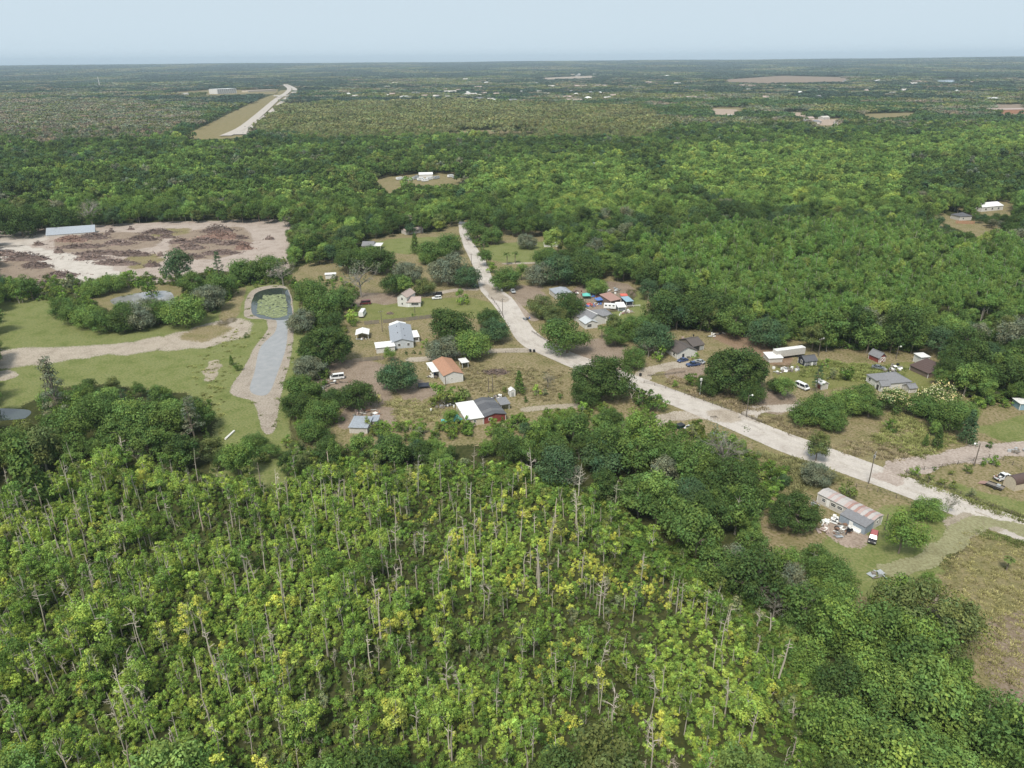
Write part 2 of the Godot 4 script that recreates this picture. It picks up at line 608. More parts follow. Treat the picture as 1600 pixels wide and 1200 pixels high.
		b.tube([Vector3(0, -0.2, 0), Vector3(0.1, 3, 0), Vector3(0.05, 5.6, 0), Vector3(0, 6.1, 0)], [0.26, 0.2, 0.22, 0.12], 7, BARK)
		add_variant("palm", "olive", c, b)
	# a grove seen from kilometres away
	for t in ["dark", "mid", "olive", "grey", "blue", "brown", "light", "remote", "straw"]:
		for k in 2:
			sd += 1
			var r := rng_of(sd)
			var b := MB.new()
			for i in 16:
				var at := Vector3(r.randf_range(-15, 15), r.randf_range(5.0, 8.5), r.randf_range(-15, 15))
				clump(b, at, Vector3(4.6, 3.2, 4.6), 26, 2.6, TONE[t], r, 0.9, 0.16)
			add_variant("grove", t, b, null)

# one tree as a thing with its trunk and crown
func tree(called: String, kind: String, tone: String, pick: int, at: Vector3, turn: float, size: Vector3, label: String, category: String, group := "") -> Node3D:
	if not veg[kind].has(tone):
		print(kind, " ", tone)
		tone = veg[kind].keys()[0]
	var d: Dictionary = veg[kind][tone][pick % veg[kind][tone].size()]
	var o := thing(called, label, category, at, turn, group)
	o.scale = size
	if d.trunk:
		part("stems" if kind == "shrub" else "trunk", d.trunk, o)
	if d.crown:
		part("foliage" if kind == "shrub" else "crown", d.crown, o)
	return o

# ---------------------------------------------------------------- the woods
const OPEN := [   # ground that is kept clear of the planted woods, by surveyed outline
	# settlement yards, road and right-hand fields
	[[462, 668], [440, 676], [425, 690], [395, 690], [345, 692], [335, 668], [352, 620], [280, 600], [190, 585], [110, 590], [60, 600], [0, 640], [0, 470], [75, 462], [90, 440], [0, 440], [0, 371], [90, 362], [200, 352], [330, 348], [444, 350], [446, 400], [440, 440], [470, 415], [500, 420], [560, 432], [620, 425], [612, 400], [560, 392], [562, 376], [600, 372], [690, 365], [712, 352], [760, 360], [800, 372], [870, 372], [868, 402], [838, 425], [815, 442], [862, 440], [905, 440], [950, 438], [988, 446], [1012, 462], [1008, 500], [1050, 528], [1110, 522], [1185, 524], [1215, 545], [1290, 553], [1365, 556], [1420, 562], [1455, 552], [1460, 575], [1455, 600], [1480, 612], [1530, 645], [1600, 640], [1660, 640], [1660, 1100], [1600, 1085], [1530, 1050], [1500, 1000], [1470, 880], [1385, 900], [1368, 950], [1345, 900], [1352, 850], [1300, 842], [1215, 852], [1205, 800], [1262, 770], [1262, 738], [1180, 712], [1110, 672], [1078, 670], [1050, 672], [1018, 662], [1008, 640], [985, 632], [900, 635], [880, 642], [800, 656], [752, 672], [700, 676], [640, 672], [560, 668], [470, 690]],
	[[0, 628], [45, 632], [48, 655], [0, 660]],
	[[572, 284], [600, 277], [640, 274], [725, 273], [736, 281], [700, 285], [660, 286], [625, 287], [612, 297], [596, 291]],
	[[0, 311], [95, 309], [80, 317], [0, 319]],
	[[1466, 338], [1485, 334], [1503, 337], [1526, 343], [1530, 352], [1562, 362], [1560, 371], [1535, 367], [1506, 357], [1478, 349]], [[1448, 352], [1462, 340], [1470, 346], [1455, 362]],
	[[1530, 321], [1582, 318], [1588, 331], [1535, 333]],
	[[282, 216], [330, 194], [400, 160], [432, 148], [440, 130], [456, 130], [464, 140], [450, 155], [405, 195], [380, 212], [345, 216]],
	[[432, 146], [305, 149], [322, 141], [432, 140]], [[276, 150], [276, 144], [298, 143], [298, 149]],
	[[1108, 180], [1112, 169], [1158, 168], [1160, 181]], [[1228, 182], [1236, 174], [1262, 177], [1258, 184]], [[1264, 197], [1272, 186], [1322, 185], [1312, 197]],
	[[1350, 178], [1440, 176], [1420, 186], [1350, 186]], [[1545, 180], [1555, 164], [1600, 163], [1600, 180]],
	[[1110, 126], [1220, 118], [1330, 120], [1330, 128], [1180, 130]], [[1450, 126], [1470, 122], [1510, 124], [1500, 130]], [[1575, 122], [1600, 122], [1600, 130], [1575, 130]],
	[[700, 205], [830, 202], [840, 207], [720, 210]], [[460, 166], [490, 160], [490, 167]], [[840, 122], [930, 118], [935, 122], [845, 125]],
]
const SWAMP := [[-60, 780], [60, 745], [180, 730], [330, 745], [440, 760], [520, 730], [620, 745], [790, 740], [935, 790], [1000, 840], [1100, 910], [1160, 965], [1225, 1015], [1260, 1080], [1310, 1260], [-60, 1260]]
const BELT := [[440, 690], [470, 690], [560, 668], [752, 672], [880, 642], [985, 632], [1018, 662], [1110, 672], [1262, 745], [1262, 770], [1205, 800], [1215, 852], [1345, 850], [1368, 950], [1500, 900], [1540, 1060], [1660, 1100], [1660, 1260], [1310, 1260], [1225, 1015], [1000, 840], [935, 790], [790, 740], [620, 745]]
const POND_CYPRESS := [[995, 385], [1060, 360], [1130, 350], [1400, 345], [1500, 362], [1660, 385], [1660, 478], [1500, 480], [1440, 478], [1330, 500], [1230, 500], [1140, 478], [1040, 440]]
const PALE_STAND := [[1030, 250], [1100, 225], [1330, 225], [1600, 190], [1660, 190], [1660, 235], [1420, 240], [1400, 330], [1180, 330], [1080, 290]]
const PALE_STAND_2 := [[300, 330], [420, 300], [520, 262], [600, 240], [660, 225], [720, 300], [600, 330], [445, 430], [445, 340]]
const PALE_STAND_3 := [[780, 250], [960, 240], [1050, 290], [1000, 330], [860, 320], [700, 300]]
const PINE_FLAT := [[395, 205], [450, 165], [700, 158], [1000, 170], [1060, 200], [1000, 216], [700, 212], [480, 216]]
const BROWN_WOOD := [[-60, 160], [200, 158], [330, 185], [250, 215], [60, 225], [-60, 200]]

var open_polys := []
var hw_noise := FastNoiseLite.new()
var wide_noise := FastNoiseLite.new()

func px_poly(a: Array) -> Dictionary:
	var p := PackedVector2Array()
	var box := Rect2(a[0][0], a[0][1], 0, 0)
	for q in a:
		p.append(Vector2(q[0], q[1]))
		box = box.expand(Vector2(q[0], q[1]))
	return {"p": p, "box": box}

func inside(d: Dictionary, q: Vector2) -> bool:
	return d.box.has_point(q) and Geometry2D.is_point_in_polygon(q, d.p)

func is_open(q: Vector2) -> bool:
	for d in open_polys:
		if inside(d, q):
			return true
	return false

func fits(p: Vector3, h: float, r: float) -> bool:      # a tree of that height and radius stands clear of the open ground
	if is_open(proj(p)) or is_open(proj(p + Vector3(0, h * 0.97, 0))):
		return false
	var m := p + Vector3(0, h * 0.5, 0)
	return not (is_open(proj(m + Vector3(r, 0, 0))) or is_open(proj(m - Vector3(r, 0, 0))))

func choose(r: RandomNumberGenerator, w: Array) -> String:
	var t := 0.0
	for i in range(1, w.size(), 2):
		t += w[i]
	var x := r.randf() * t
	for i in range(0, w.size(), 2):
		x -= w[i + 1]
		if x <= 0.0:
			return w[i]
	return w[0]

var records := {}               # kind -> array of [depth, tone, pick, position, turn, size, tint, where]

func record(kind: String, tone: String, r: RandomNumberGenerator, p: Vector3, size: Vector3, where: String) -> void:
	if not records.has(kind):
		records[kind] = []
	var k := r.randf_range(0.72, 1.3)
	records[kind].append([depth(p), tone, r.randi() % 12, p, r.randf() * TAU, size, Color(k * r.randf_range(0.93, 1.08), k, k * r.randf_range(0.9, 1.05)), where])

func plant_woods() -> void:
	for a in OPEN:
		open_polys.append(px_poly(a))
	var swamp := px_poly(SWAMP)
	var belt := px_poly(BELT)
	var cyp := px_poly(POND_CYPRESS)
	var pale := [px_poly(PALE_STAND), px_poly(PALE_STAND_2), px_poly(PALE_STAND_3)]
	var flat := px_poly(PINE_FLAT)
	var brown := px_poly(BROWN_WOOD)
	hw_noise.seed = 5
	hw_noise.frequency = 0.02
	hw_noise.fractal_octaves = 3
	wide_noise.seed = 9
	wide_noise.frequency = 0.0016
	wide_noise.fractal_octaves = 4
	var r := rng_of(77)
	# thicket of the swamp: bushes, slender trees and dead trunks
	var z := -70.0
	while z > -330.0:
		var wide := 0.8 * -z + 40.0
		var step := 1.4
		var x := -wide
		while x < wide:
			var p := Vector3(x + r.randf_range(-0.9, 0.9), 0, z + r.randf_range(-0.9, 0.9))
			x += step
			var q := proj(p)
			if not inside(swamp, q) or q.x < -50 or q.x > 1650 or q.y > 1250:
				continue
			var n := hw_noise.get_noise_2d(p.x, p.z)
			var n2 := hw_noise.get_noise_2d(p.x * 2.3 + 400.0, p.z * 2.3)
			if r.randf() < 0.05 + 0.12 * maxf(n2, 0.0):
				continue
			# yellow bushes gather to the right of the middle
			var yel := exp(-pow((q.x - 930.0) / 260.0, 2.0) - pow((q.y - 900.0) / 220.0, 2.0)) * 0.28 + 0.02
			var tone := "mid"
			if n2 > 0.12 and r.randf() < yel * 1.6:
				tone = "yellow"
			elif n > 0.02:
				tone = choose(r, ["lime", 6.0, "light", 2.0, "fresh", 0.6, "mid", 0.5, "yellow", yel])
			elif n > -0.16:
				tone = choose(r, ["light", 3.0, "mid", 2.2, "lime", 2.2, "olive", 1.2, "fresh", 0.8, "yellow", yel * 0.6])
			else:
				tone = choose(r, ["mid", 3.0, "dark", 0.9, "olive", 1.6, "light", 2.4, "grey", 0.5, "fresh", 0.6])
			var s := r.randf_range(0.38, 0.78) + (0.5 if r.randf() < 0.09 else 0.0) + 0.2 * n
			record("shrub", tone, r, p, Vector3(s, s * r.randf_range(0.75, 1.35), s), "swamp")
		z -= step
	for i in 9500:
		var p := Vector3(r.randf_range(-300, 300), 0, r.randf_range(-330, -70))
		var q := proj(p)
		if not inside(swamp, q) or q.x < -50 or q.x > 1650 or q.y > 1260 or not fits(p, 8.0, 1.5):
			continue
		var n := hw_noise.get_noise_2d(p.x * 0.7 + 90.0, p.z * 0.7)
		var left := smoothstep(900.0, 100.0, q.x)
		if r.randf() < 0.5:
			if r.randf() > clampf(0.35 + n * 1.5 + 0.35 * left, 0.06, 1.0):
				continue
			var s := r.randf_range(0.7, 1.25) * (1.0 + 0.15 * left)
			record("sapling", choose(r, ["lime", 3.0, "light", 3.0, "mid", 2.0, "olive", 1.0, "yellow", 0.5]), r, p, Vector3(s, s * r.randf_range(0.8, 1.2), s), "swamp")
		else:
			if r.randf() > clampf(0.95 - n, 0.3, 1.0):
				continue
			var s := r.randf_range(0.5, 1.15)
			record("snag", "pale", r, p, Vector3(s, s, s), "swamp")
	for i in 2600:
		var p := Vector3(r.randf_range(-300, 300), 0, r.randf_range(-330, -70))
		var q := proj(p)
		if not inside(swamp, q) or q.x < -50 or q.x > 1650 or q.y > 1280 or not fits(p, 9.0, 2.5):
			continue
		var n := hw_noise.get_noise_2d(p.x * 0.5 + 300.0, p.z * 0.5)
		if r.randf() > clampf(0.03 + n * 0.9 + 0.20 * smoothstep(600.0, 50.0, q.x) + 0.04 * smoothstep(950.0, 1150.0, q.y), 0.0, 0.45):
			continue
		var s := r.randf_range(0.65, 1.3)
		record("swamp_tall", choose(r, ["lime", 4.0, "light", 3.0, "fresh", 1.5, "mid", 1.5, "yellow", 0.4]), r, p, Vector3(s, s * r.randf_range(0.8, 1.1), s), "swamp")
	# woods up to 1.3 km
	z = -60.0
	while z > -1300.0:
		var wide := 0.74 * -z + 70.0
		var near := -z < 480.0
		var x := -wide
		var row := 0.0
		while x < wide:
			var p := Vector3(x, 0, z)
			var q := proj(p)
			var kind := "broadleaf"
			var gap := 8.2
			if inside(cyp, proj(p + Vector3(0, 9, 0))) and not inside(swamp, q):
				kind = "cypress"
				gap = 6.4
			p += Vector3(r.randf_range(-0.45, 0.45) * gap, 0, r.randf_range(-0.5, 0.5) * 7.4)
			x += gap
			q = proj(p)
			if q.x < -130 or q.x > 1730 or q.y > 1330 or inside(swamp, q):
				continue
			var n := hw_noise.get_noise_2d(p.x * 0.6, p.z * 0.6)
			var w := wide_noise.get_noise_2d(p.x * 3.0, p.z * 3.0)
			var crown := proj(p + Vector3(0, 8, 0))
			var tone := "mid"
			var where := "wood"
			var s := r.randf_range(0.6, 1.25)
			var tall := s * r.randf_range(0.82, 1.15)
			if kind == "cypress":
				tone = choose(r, ["cypress", 6.0, "light", 1.6, "mid", 2.0, "lime", 0.5 if n > 0.0 else 0.1])
				s = r.randf_range(0.75, 1.2)
				tall = r.randf_range(0.8, 1.15)
				where = "cypress"
			elif inside(belt, q):
				where = "belt"
				tone = choose(r, ["dark", 4.0, "mid", 4.0, "blue", 1.0, "light", 1.0, "grey", 0.5, "fresh", 0.7])
				if q.y > 850 and q.x > 1250:
					tone = choose(r, ["mid", 4.0, "light", 2.5, "fresh", 2.0, "dark", 1.5])
			elif q.y > 560 and q.x < 480:
				where = "left"
				tone = choose(r, ["mid", 4.0, "light", 3.0, "olive", 1.5, "dark", 1.5, "fresh", 1.0, "lime", 0.6])
				if r.randf() < 0.12:
					kind = "pine"
					tone = choose(r, ["mid", 2.0, "blue", 1.0, "grey", 0.6])
			else:
				var stand_ := wide_noise.get_noise_2d(p.x * 4.0 + 900.0, p.z * 4.0)
				if stand_ > 0.2:
					tone = choose(r, ["light", 4.0, "mid", 3.0, "lime", 1.0, "fresh", 0.8, "olive", 0.5])
				elif stand_ < -0.08:
					tone = choose(r, ["dark", 5.0, "blue", 2.0, "mid", 1.5, "grey", 0.4])
				else:
					tone = choose(r, ["dark", maxf(0.5, 3.0 - 5.0 * n), "mid", 4.0, "blue", 1.0, "olive", 1.0, "light", 1.0 + 3.0 * maxf(n, 0.0), "grey", 0.4, "fresh", 0.4])
				if inside(pale[0], crown) or inside(pale[2], crown):
					tone = choose(r, ["light", 5.0, "lime", 2.2, "mid", 1.2, "fresh", 0.8])
				elif inside(pale[1], crown):
					tone = choose(r, ["light", 2.0, "mid", 4.0, "olive", 2.0, "dark", 2.0, "lime", 0.5])
				if inside(flat, crown):
					kind = "far_tree"
					tone = choose(r, ["straw", 6.0, "olive", 2.0, "light", 0.7])
					tall *= 0.8
					s *= 0.75
				elif inside(brown, crown):
					kind = "far_tree"
					tone = choose(r, ["brown", 1.6, "grey", 2.5, "olive", 2.0, "mid", 1.0])
			var h := 12.0 * tall
			if not fits(p, h * 1.1 if kind != "cypress" else 17.0 * tall, 4.8 * s):
				# a smaller tree may still fit on the edge
				s *= 0.55
				tall *= 0.5
				kind = "broadleaf" if kind == "cypress" else kind
				tone = "mid" if kind == "broadleaf" and not veg[kind].has(tone) else tone
				if not fits(p, 13.0 * tall, 4.8 * s):
					continue
			if kind == "broadleaf" and not near:
				kind = "far_tree" if -z > 620.0 else kind
			if kind == "broadleaf" and r.randf() < 0.022:
				record("bare", "pale", r, p, Vector3.ONE * r.randf_range(0.8, 1.2), where)
				continue
			record(kind, tone, r, p, Vector3(s, tall, s), where)
			# undergrowth along edges near the eye
			if near and where in ["belt", "left"] and r.randf() < 0.8:
				var u := p + Vector3(r.randf_range(-4, 4), 0, r.randf_range(-4, 4))
				if fits(u, 3.0, 1.5):
					var us := r.randf_range(0.9, 1.6)
					record("shrub", choose(r, ["mid", 3.0, "dark", 2.0, "light", 1.0, "olive", 1.0]), r, u, Vector3.ONE * us, where)
		z -= 7.4 if -z > 330.0 else 7.0
	# groves beyond
	var d := 1270.0
	while d < 15300.0:
		var size := clampf(d / 70.0, 17.0, 120.0)
		var half := 0.80
		var count := int(d * half * 2.0 / size)
		for i in count:
			var a := lerpf(-half, half, (i + r.randf()) / count)
			var dd := d + r.randf_range(-0.5, 0.5) * size
			var p := Vector3(sin(a) * dd, 0, -cos(a) * dd)
			p.y = land(p.x, p.z) - 0.5
			var q := proj(p)
			if q.x < -80 or q.x > 1680 or is_open(q) or is_open(proj(p + Vector3(0, 9, 0))) or (d < 4500.0 and (is_open(proj(p + Vector3(size * 0.55, 0, 0))) or is_open(proj(p - Vector3(size * 0.55, 0, 0))))):
				continue
			var w := wide_noise.get_noise_2d(p.x, p.z * 1.6)
			var w2 := wide_noise.get_noise_2d(p.x * 2.1 + 3000.0, p.z * 2.6)
			var band := wide_noise.get_noise_2d(p.x * 0.5 + 70.0, log(dd) * 2600.0)
			var t := "mid"
			if inside(flat, q):
				t = choose(r, ["straw", 5.0, "olive", 2.0])
			elif inside(brown, q) or (w2 > 0.22 and dd < 5000.0):
				t = choose(r, ["brown", 2.0, "grey", 3.0, "olive", 1.5])
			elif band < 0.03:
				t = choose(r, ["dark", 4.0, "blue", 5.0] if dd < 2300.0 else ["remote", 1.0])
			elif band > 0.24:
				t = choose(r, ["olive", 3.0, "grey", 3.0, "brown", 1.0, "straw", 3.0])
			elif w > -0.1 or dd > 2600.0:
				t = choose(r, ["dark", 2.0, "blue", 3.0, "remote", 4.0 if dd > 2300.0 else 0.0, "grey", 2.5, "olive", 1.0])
			else:
				t = choose(r, ["mid", 2.0, "dark", 2.0, "olive", 2.0, "grey", 1.5, "straw", 0.8])
			var s := size / 30.0 * 1.35
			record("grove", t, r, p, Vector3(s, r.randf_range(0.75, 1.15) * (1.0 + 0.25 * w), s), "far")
		d += size * 0.9

# what each planted kind is called, and how many stand as things of their own
const KINDS := {
	"shrub": ["swamp_shrub", "shrub"], "sapling": ["swamp_tree", "tree"], "swamp_tall": ["swamp_tree", "tree"], "snag": ["dead_tree", "dead tree"], "broadleaf": ["broadleaf_tree", "tree"],
	"cypress": ["cypress_tree", "tree"], "pine": ["pine_tree", "tree"], "bare": ["bare_tree", "tree"],
}
const LOOK := {"lime": "yellow-green", "light": "light green", "mid": "mid green", "dark": "dark green", "yellow": "yellow", "olive": "olive", "grey": "grey-green", "fresh": "bright green", "blue": "bluish green", "cypress": "fresh green", "pale": "pale grey"}

const LANDMARKS := [[372, 712, "the bright ditch-foot tree"], [40, 745, "the soft tall conifer"], [150, 960, "the large yellow-green tree"], [470, 1115, "the bottom yellow-green tree"], [685, 1110, "the bottom-middle yellow-green tree"], [1455, 960, "the great olive oak"], [1330, 985, "the large green oak"], [1130, 700, "the grey leafless oak"], [1325, 805, "the weathered mobile home"], [742, 650, "the white flat roof"], [565, 665, "the blue-grey metal shed"],
	[427, 560, "the ditch"], [112, 360, "the long shed"], [215, 470, "the pond"], [640, 281, "the white camp"], [728, 370, "the road's far end"], [875, 454, "the slate-grey house"], [960, 468, "the junk yard"], [1090, 540, "the brown-roofed garage"], [1233, 551, "the semi trailer"], [1374, 558, "the red barn shed"], [1435, 574, "the brown-roofed barn"], [1508, 342, "the dark house"], [1550, 326, "the long white-roofed house"], [1120, 420, "the cypress stand's left end"], [1330, 420, "the cypress stand's middle"], [1480, 420, "the cypress stand's right end"], [80, 605, "the field's tall pine"], [900, 900, "the yellow bushes"], [800, 1180, "the bottom edge"], [300, 850, "the left swamp's middle"], [600, 920, "the swamp's middle"], [1100, 1150, "the lower right swamp"]]

func where_is(q: Vector2) -> String:
	var best: Array = LANDMARKS[0]
	var near := 1e9
	for l in LANDMARKS:
		var d := q.distance_to(Vector2(l[0], l[1]))
		if d < near:
			near = d
			best = l
	var v := q - Vector2(best[0], best[1])
	var side_ := ("right of" if v.x > 0 else "left of") if absf(v.x) > absf(v.y) else ("below" if v.y > 0 else "above")
	return "%s %s %s" % ["close" if near < 45.0 else "some way" if near < 95.0 else "well" if near < 160.0 else "far", side_, best[2]]

func describe(kind: String, d: Array) -> Array:
	var q := proj(d[3] + Vector3(0, 3, 0))
	var look: String = LOOK[d[1]]
	var size := "low" if d[5].y < 0.62 else "tall" if d[5].y > 0.95 else "medium"
	var what := ""
	match kind:
		"shrub":
			what = "%s %s bush" % [size, look]
		"sapling":
			what = "%s slender %s swamp tree" % [size, look]
		"swamp_tall":
			what = "%s loose %s swamp tree" % [size, look]
		"snag":
			what = "%s grey dead trunk" % size
		"cypress":
			what = "%s %s cypress" % [size, look]
		"pine":
			what = "%s %s pine" % [size, look]
		"bare":
			what = "wide leafless grey tree"
		_:
			what = "%s %s wood tree" % [size, look]
	return [what + " " + where_is(q), {"shrub": "bushes of the swamp and the wood edges", "sapling": "slender trees of the swamp", "swamp_tall": "taller trees of the swamp", "snag": "dead trunks standing in the swamp", "cypress": "cypresses of the dense stand", "pine": "pines by the left field", "bare": "leafless trees in the woods"}.get(kind, "broadleaf trees of the woods")]

func undergrowth() -> void:       # bushes on the rough ground round the pond and along the wood edges
	var r := rng_of(612)
	for a in [[[[440, 690], [520, 725], [620, 735], [790, 730], [935, 780], [1010, 835], [1110, 900], [1170, 955], [1240, 1005], [1280, 1080], [1340, 1250], [1270, 1250], [1225, 1090], [1190, 1025], [1130, 975], [1060, 915], [970, 850], [900, 805], [790, 765], [620, 770], [500, 760]], 1500], [[[70, 440], [300, 430], [446, 408], [446, 448], [385, 450], [335, 492], [250, 508], [130, 505], [80, 470]], 500], [[[0, 440], [90, 436], [110, 470], [0, 472]], 90], [[[1010, 500], [1110, 520], [1190, 520], [1290, 545], [1420, 552], [1440, 545], [1290, 520], [1060, 500]], 220],
		[[[452, 440], [560, 436], [560, 500], [520, 545], [500, 640], [470, 690], [455, 640], [470, 560], [470, 480]], 220], [[[560, 668], [760, 668], [890, 640], [1010, 640], [1050, 665], [1120, 675], [1240, 740], [1200, 800], [1080, 690], [900, 660], [760, 690], [560, 690]], 260], [[[1470, 590], [1530, 640], [1600, 635], [1600, 600], [1500, 570]], 120]]:
		var d := px_poly(a[0])
		var placed := 0
		for i in a[1] * 12:
			if placed >= a[1]:
				break
			var q: Vector2 = d.box.position + Vector2(r.randf(), r.randf()) * d.box.size
			if not inside(d, q) or (q.x > 150 and q.x < 285 and q.y > 448 and q.y < 496):
				continue
			placed += 1
			var s := r.randf_range(0.7, 1.5)
			record("shrub", choose(r, ["mid", 3.0, "light", 2.0, "dark", 1.5, "olive", 2.0, "grey", 0.5]), r, G(q.x, q.y), Vector3(s, s * r.randf_range(0.7, 1.1), s), "edge")

func grow_woods() -> void:
	var mass := {}
	for kind in records:
		var list: Array = records[kind]
		list.sort_custom(func(a, b): return a[0] < b[0])
		var left := 300
		for d in list:
			var q := proj(d[3])
			var seen := q.x > 10 and q.x < 1590 and q.y < 1215
			if left > 0 and seen and KINDS.has(kind):
				left -= 1
				var l := describe(kind, d)
				if kind == "snag":
					var t: Array = veg.snag.pale
					var o := one("dead_tree", t[d[2] % t.size()].trunk, l[0], "dead tree", d[3], d[4], l[1])
					o.scale = d[5]
				else:
					tree(KINDS[kind][0], kind, d[1], d[2], d[3], d[4], d[5], l[0], KINDS[kind][1], l[1])
			else:
				var t: Array = veg[kind][d[1]]
				var key := "%s %s %d" % [kind, d[1], d[2] % t.size()]
				if not mass.has(key):
					mass[key] = []
				mass[key].append(d)
	var roots := {}
	var called := {"shrub": "thicket", "sapling": "swamp_saplings", "swamp_tall": "swamp_trees", "snag": "dead_trunks", "broadleaf": "broadleaf_wood", "cypress": "cypress_wood", "pine": "pine_wood", "bare": "bare_wood", "far_tree": "distant_wood", "grove": "far_forest"}
	var said := {"shrub": "dense bushes filling the swamp and wood edges", "sapling": "slender trees scattered through the swamp", "swamp_tall": "taller trees scattered through the swamp", "snag": "grey dead trunks scattered through the swamp", "broadleaf": "dense green broadleaf wood round the settlement", "cypress": "dense stand of cypress on the right", "pine": "pines among the left wood", "bare": "leafless grey trees among the woods", "far_tree": "wood stretching behind the settlement", "grove": "hazy forest reaching the horizon"}
	for key in mass:
		var w: PackedStringArray = key.split(" ")
		var kind := w[0]
		if not roots.has(kind):
			var o := Node3D.new()
			o.name = called[kind]
			add_child(o)
			o.set_meta("kind", "stuff")
			tag(o, said[kind], "wood" if kind != "shrub" else "bushes")
			roots[kind] = o
		var mm := MultiMesh.new()
		mm.transform_format = MultiMesh.TRANSFORM_3D
		mm.use_colors = true
		mm.mesh = veg[kind][w[1]][int(w[2])].both
		var list: Array = mass[key]
		mm.instance_count = list.size()
		for i in list.size():
			var d: Array = list[i]
			mm.set_instance_transform(i, Transform3D(Basis(Vector3.UP, d[4]).scaled_local(d[5]), d[3]))
			mm.set_instance_color(i, d[6])
		var o := MultiMeshInstance3D.new()
		o.multimesh = mm
		o.name = "mass"
		roots[kind].add_child(o, true)
		o.set_meta("kind", "stuff")

# ---------------------------------------------------------------- the land
func make_materials() -> void:
	edge_noise.seed = 21
	edge_noise.frequency = 0.09
	edge_noise.fractal_octaves = 3
	tex_grime = noise_tex(512, 0.02, 5, [[0.0, Color(0.62, 0.6, 0.57)], [0.45, Color(0.86, 0.85, 0.83)], [1.0, Color(1, 1, 1)]], 3)
	tex_coarse = noise_tex(512, 0.022, 5, [[0.0, Color(0.62, 0.66, 0.5)], [0.3, Color(0.82, 0.84, 0.7)], [0.55, Color(0.98, 0.94, 0.88)], [1.0, Color(1, 0.97, 0.97)]], 4)
	tex_plain = noise_tex(512, 0.022, 5, [[0.0, Color(0.7, 0.68, 0.66)], [0.5, Color(0.93, 0.93, 0.93)], [1.0, Color(1, 1, 1)]], 6)
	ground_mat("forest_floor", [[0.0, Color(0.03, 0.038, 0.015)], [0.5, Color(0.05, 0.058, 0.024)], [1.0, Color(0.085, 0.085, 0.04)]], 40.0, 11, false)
	ground_mat("dry_grass", [[0.0, Color(0.095, 0.10, 0.042, 0.3)], [0.35, Color(0.17, 0.157, 0.08, 0.6)], [0.62, Color(0.235, 0.20, 0.128, 0.85)], [1.0, Color(0.33, 0.275, 0.205, 1.0)]], 34.0, 12)
	ground_mat("green_grass", [[0.0, Color(0.095, 0.13, 0.042, 0.4)], [0.5, Color(0.165, 0.19, 0.078, 0.8)], [1.0, Color(0.24, 0.225, 0.12, 1.0)]], 30.0, 13)
	ground_mat("brown_grass", [[0.0, Color(0.105, 0.105, 0.05, 0.4)], [0.4, Color(0.175, 0.16, 0.09, 0.7)], [0.7, Color(0.225, 0.20, 0.11, 0.9)], [1.0, Color(0.31, 0.25, 0.18, 1.0)]], 26.0, 14)
	ground_mat("sand", [[0.0, Color(0.21, 0.18, 0.13, 0.3)], [0.35, Color(0.33, 0.285, 0.23, 0.65)], [0.7, Color(0.41, 0.365, 0.31, 0.9)], [1.0, Color(0.48, 0.44, 0.39, 1.0)]], 22.0, 15)
	ground_mat("road_sand", [[0.0, Color(0.40, 0.36, 0.325, 0.6)], [0.5, Color(0.46, 0.425, 0.39, 0.9)], [1.0, Color(0.52, 0.485, 0.45, 1.0)]], 26.0, 16)
	ground_mat("pale_dirt", [[0.0, Color(0.23, 0.19, 0.16, 0.3)], [0.3, Color(0.33, 0.275, 0.24, 0.7)], [0.65, Color(0.40, 0.345, 0.305, 0.9)], [1.0, Color(0.48, 0.43, 0.39, 1.0)]], 30.0, 18)
	ground_mat("white_sand", [[0.0, Color(0.36, 0.325, 0.285, 0.4)], [0.5, Color(0.47, 0.435, 0.395, 0.8)], [1.0, Color(0.55, 0.515, 0.48, 1.0)]], 24.0, 19)
	ground_mat("pink_dirt", [[0.0, Color(0.15, 0.115, 0.08, 0.3)], [0.4, Color(0.235, 0.185, 0.14, 0.7)], [0.7, Color(0.285, 0.232, 0.19, 0.9)], [1.0, Color(0.36, 0.30, 0.26, 1.0)]], 24.0, 17)
	var w := mat("pond_water", Color(0.035, 0.045, 0.04), 0.06)
	w.metallic_specular = 0.9
	var w2 := mat("muddy_water", Color(0.27, 0.268, 0.27), 0.08)
	w2.metallic_specular = 0.9
	w2.albedo_color = Color.WHITE
	w2.albedo_texture = noise_tex(512, 0.016, 5, [[0.0, Color(0.215, 0.218, 0.212)], [0.5, Color(0.25, 0.25, 0.25)], [0.8, Color(0.275, 0.27, 0.265)], [1.0, Color(0.31, 0.30, 0.285)]], 23)
	w2.uv1_scale = Vector3.ONE / 38.0

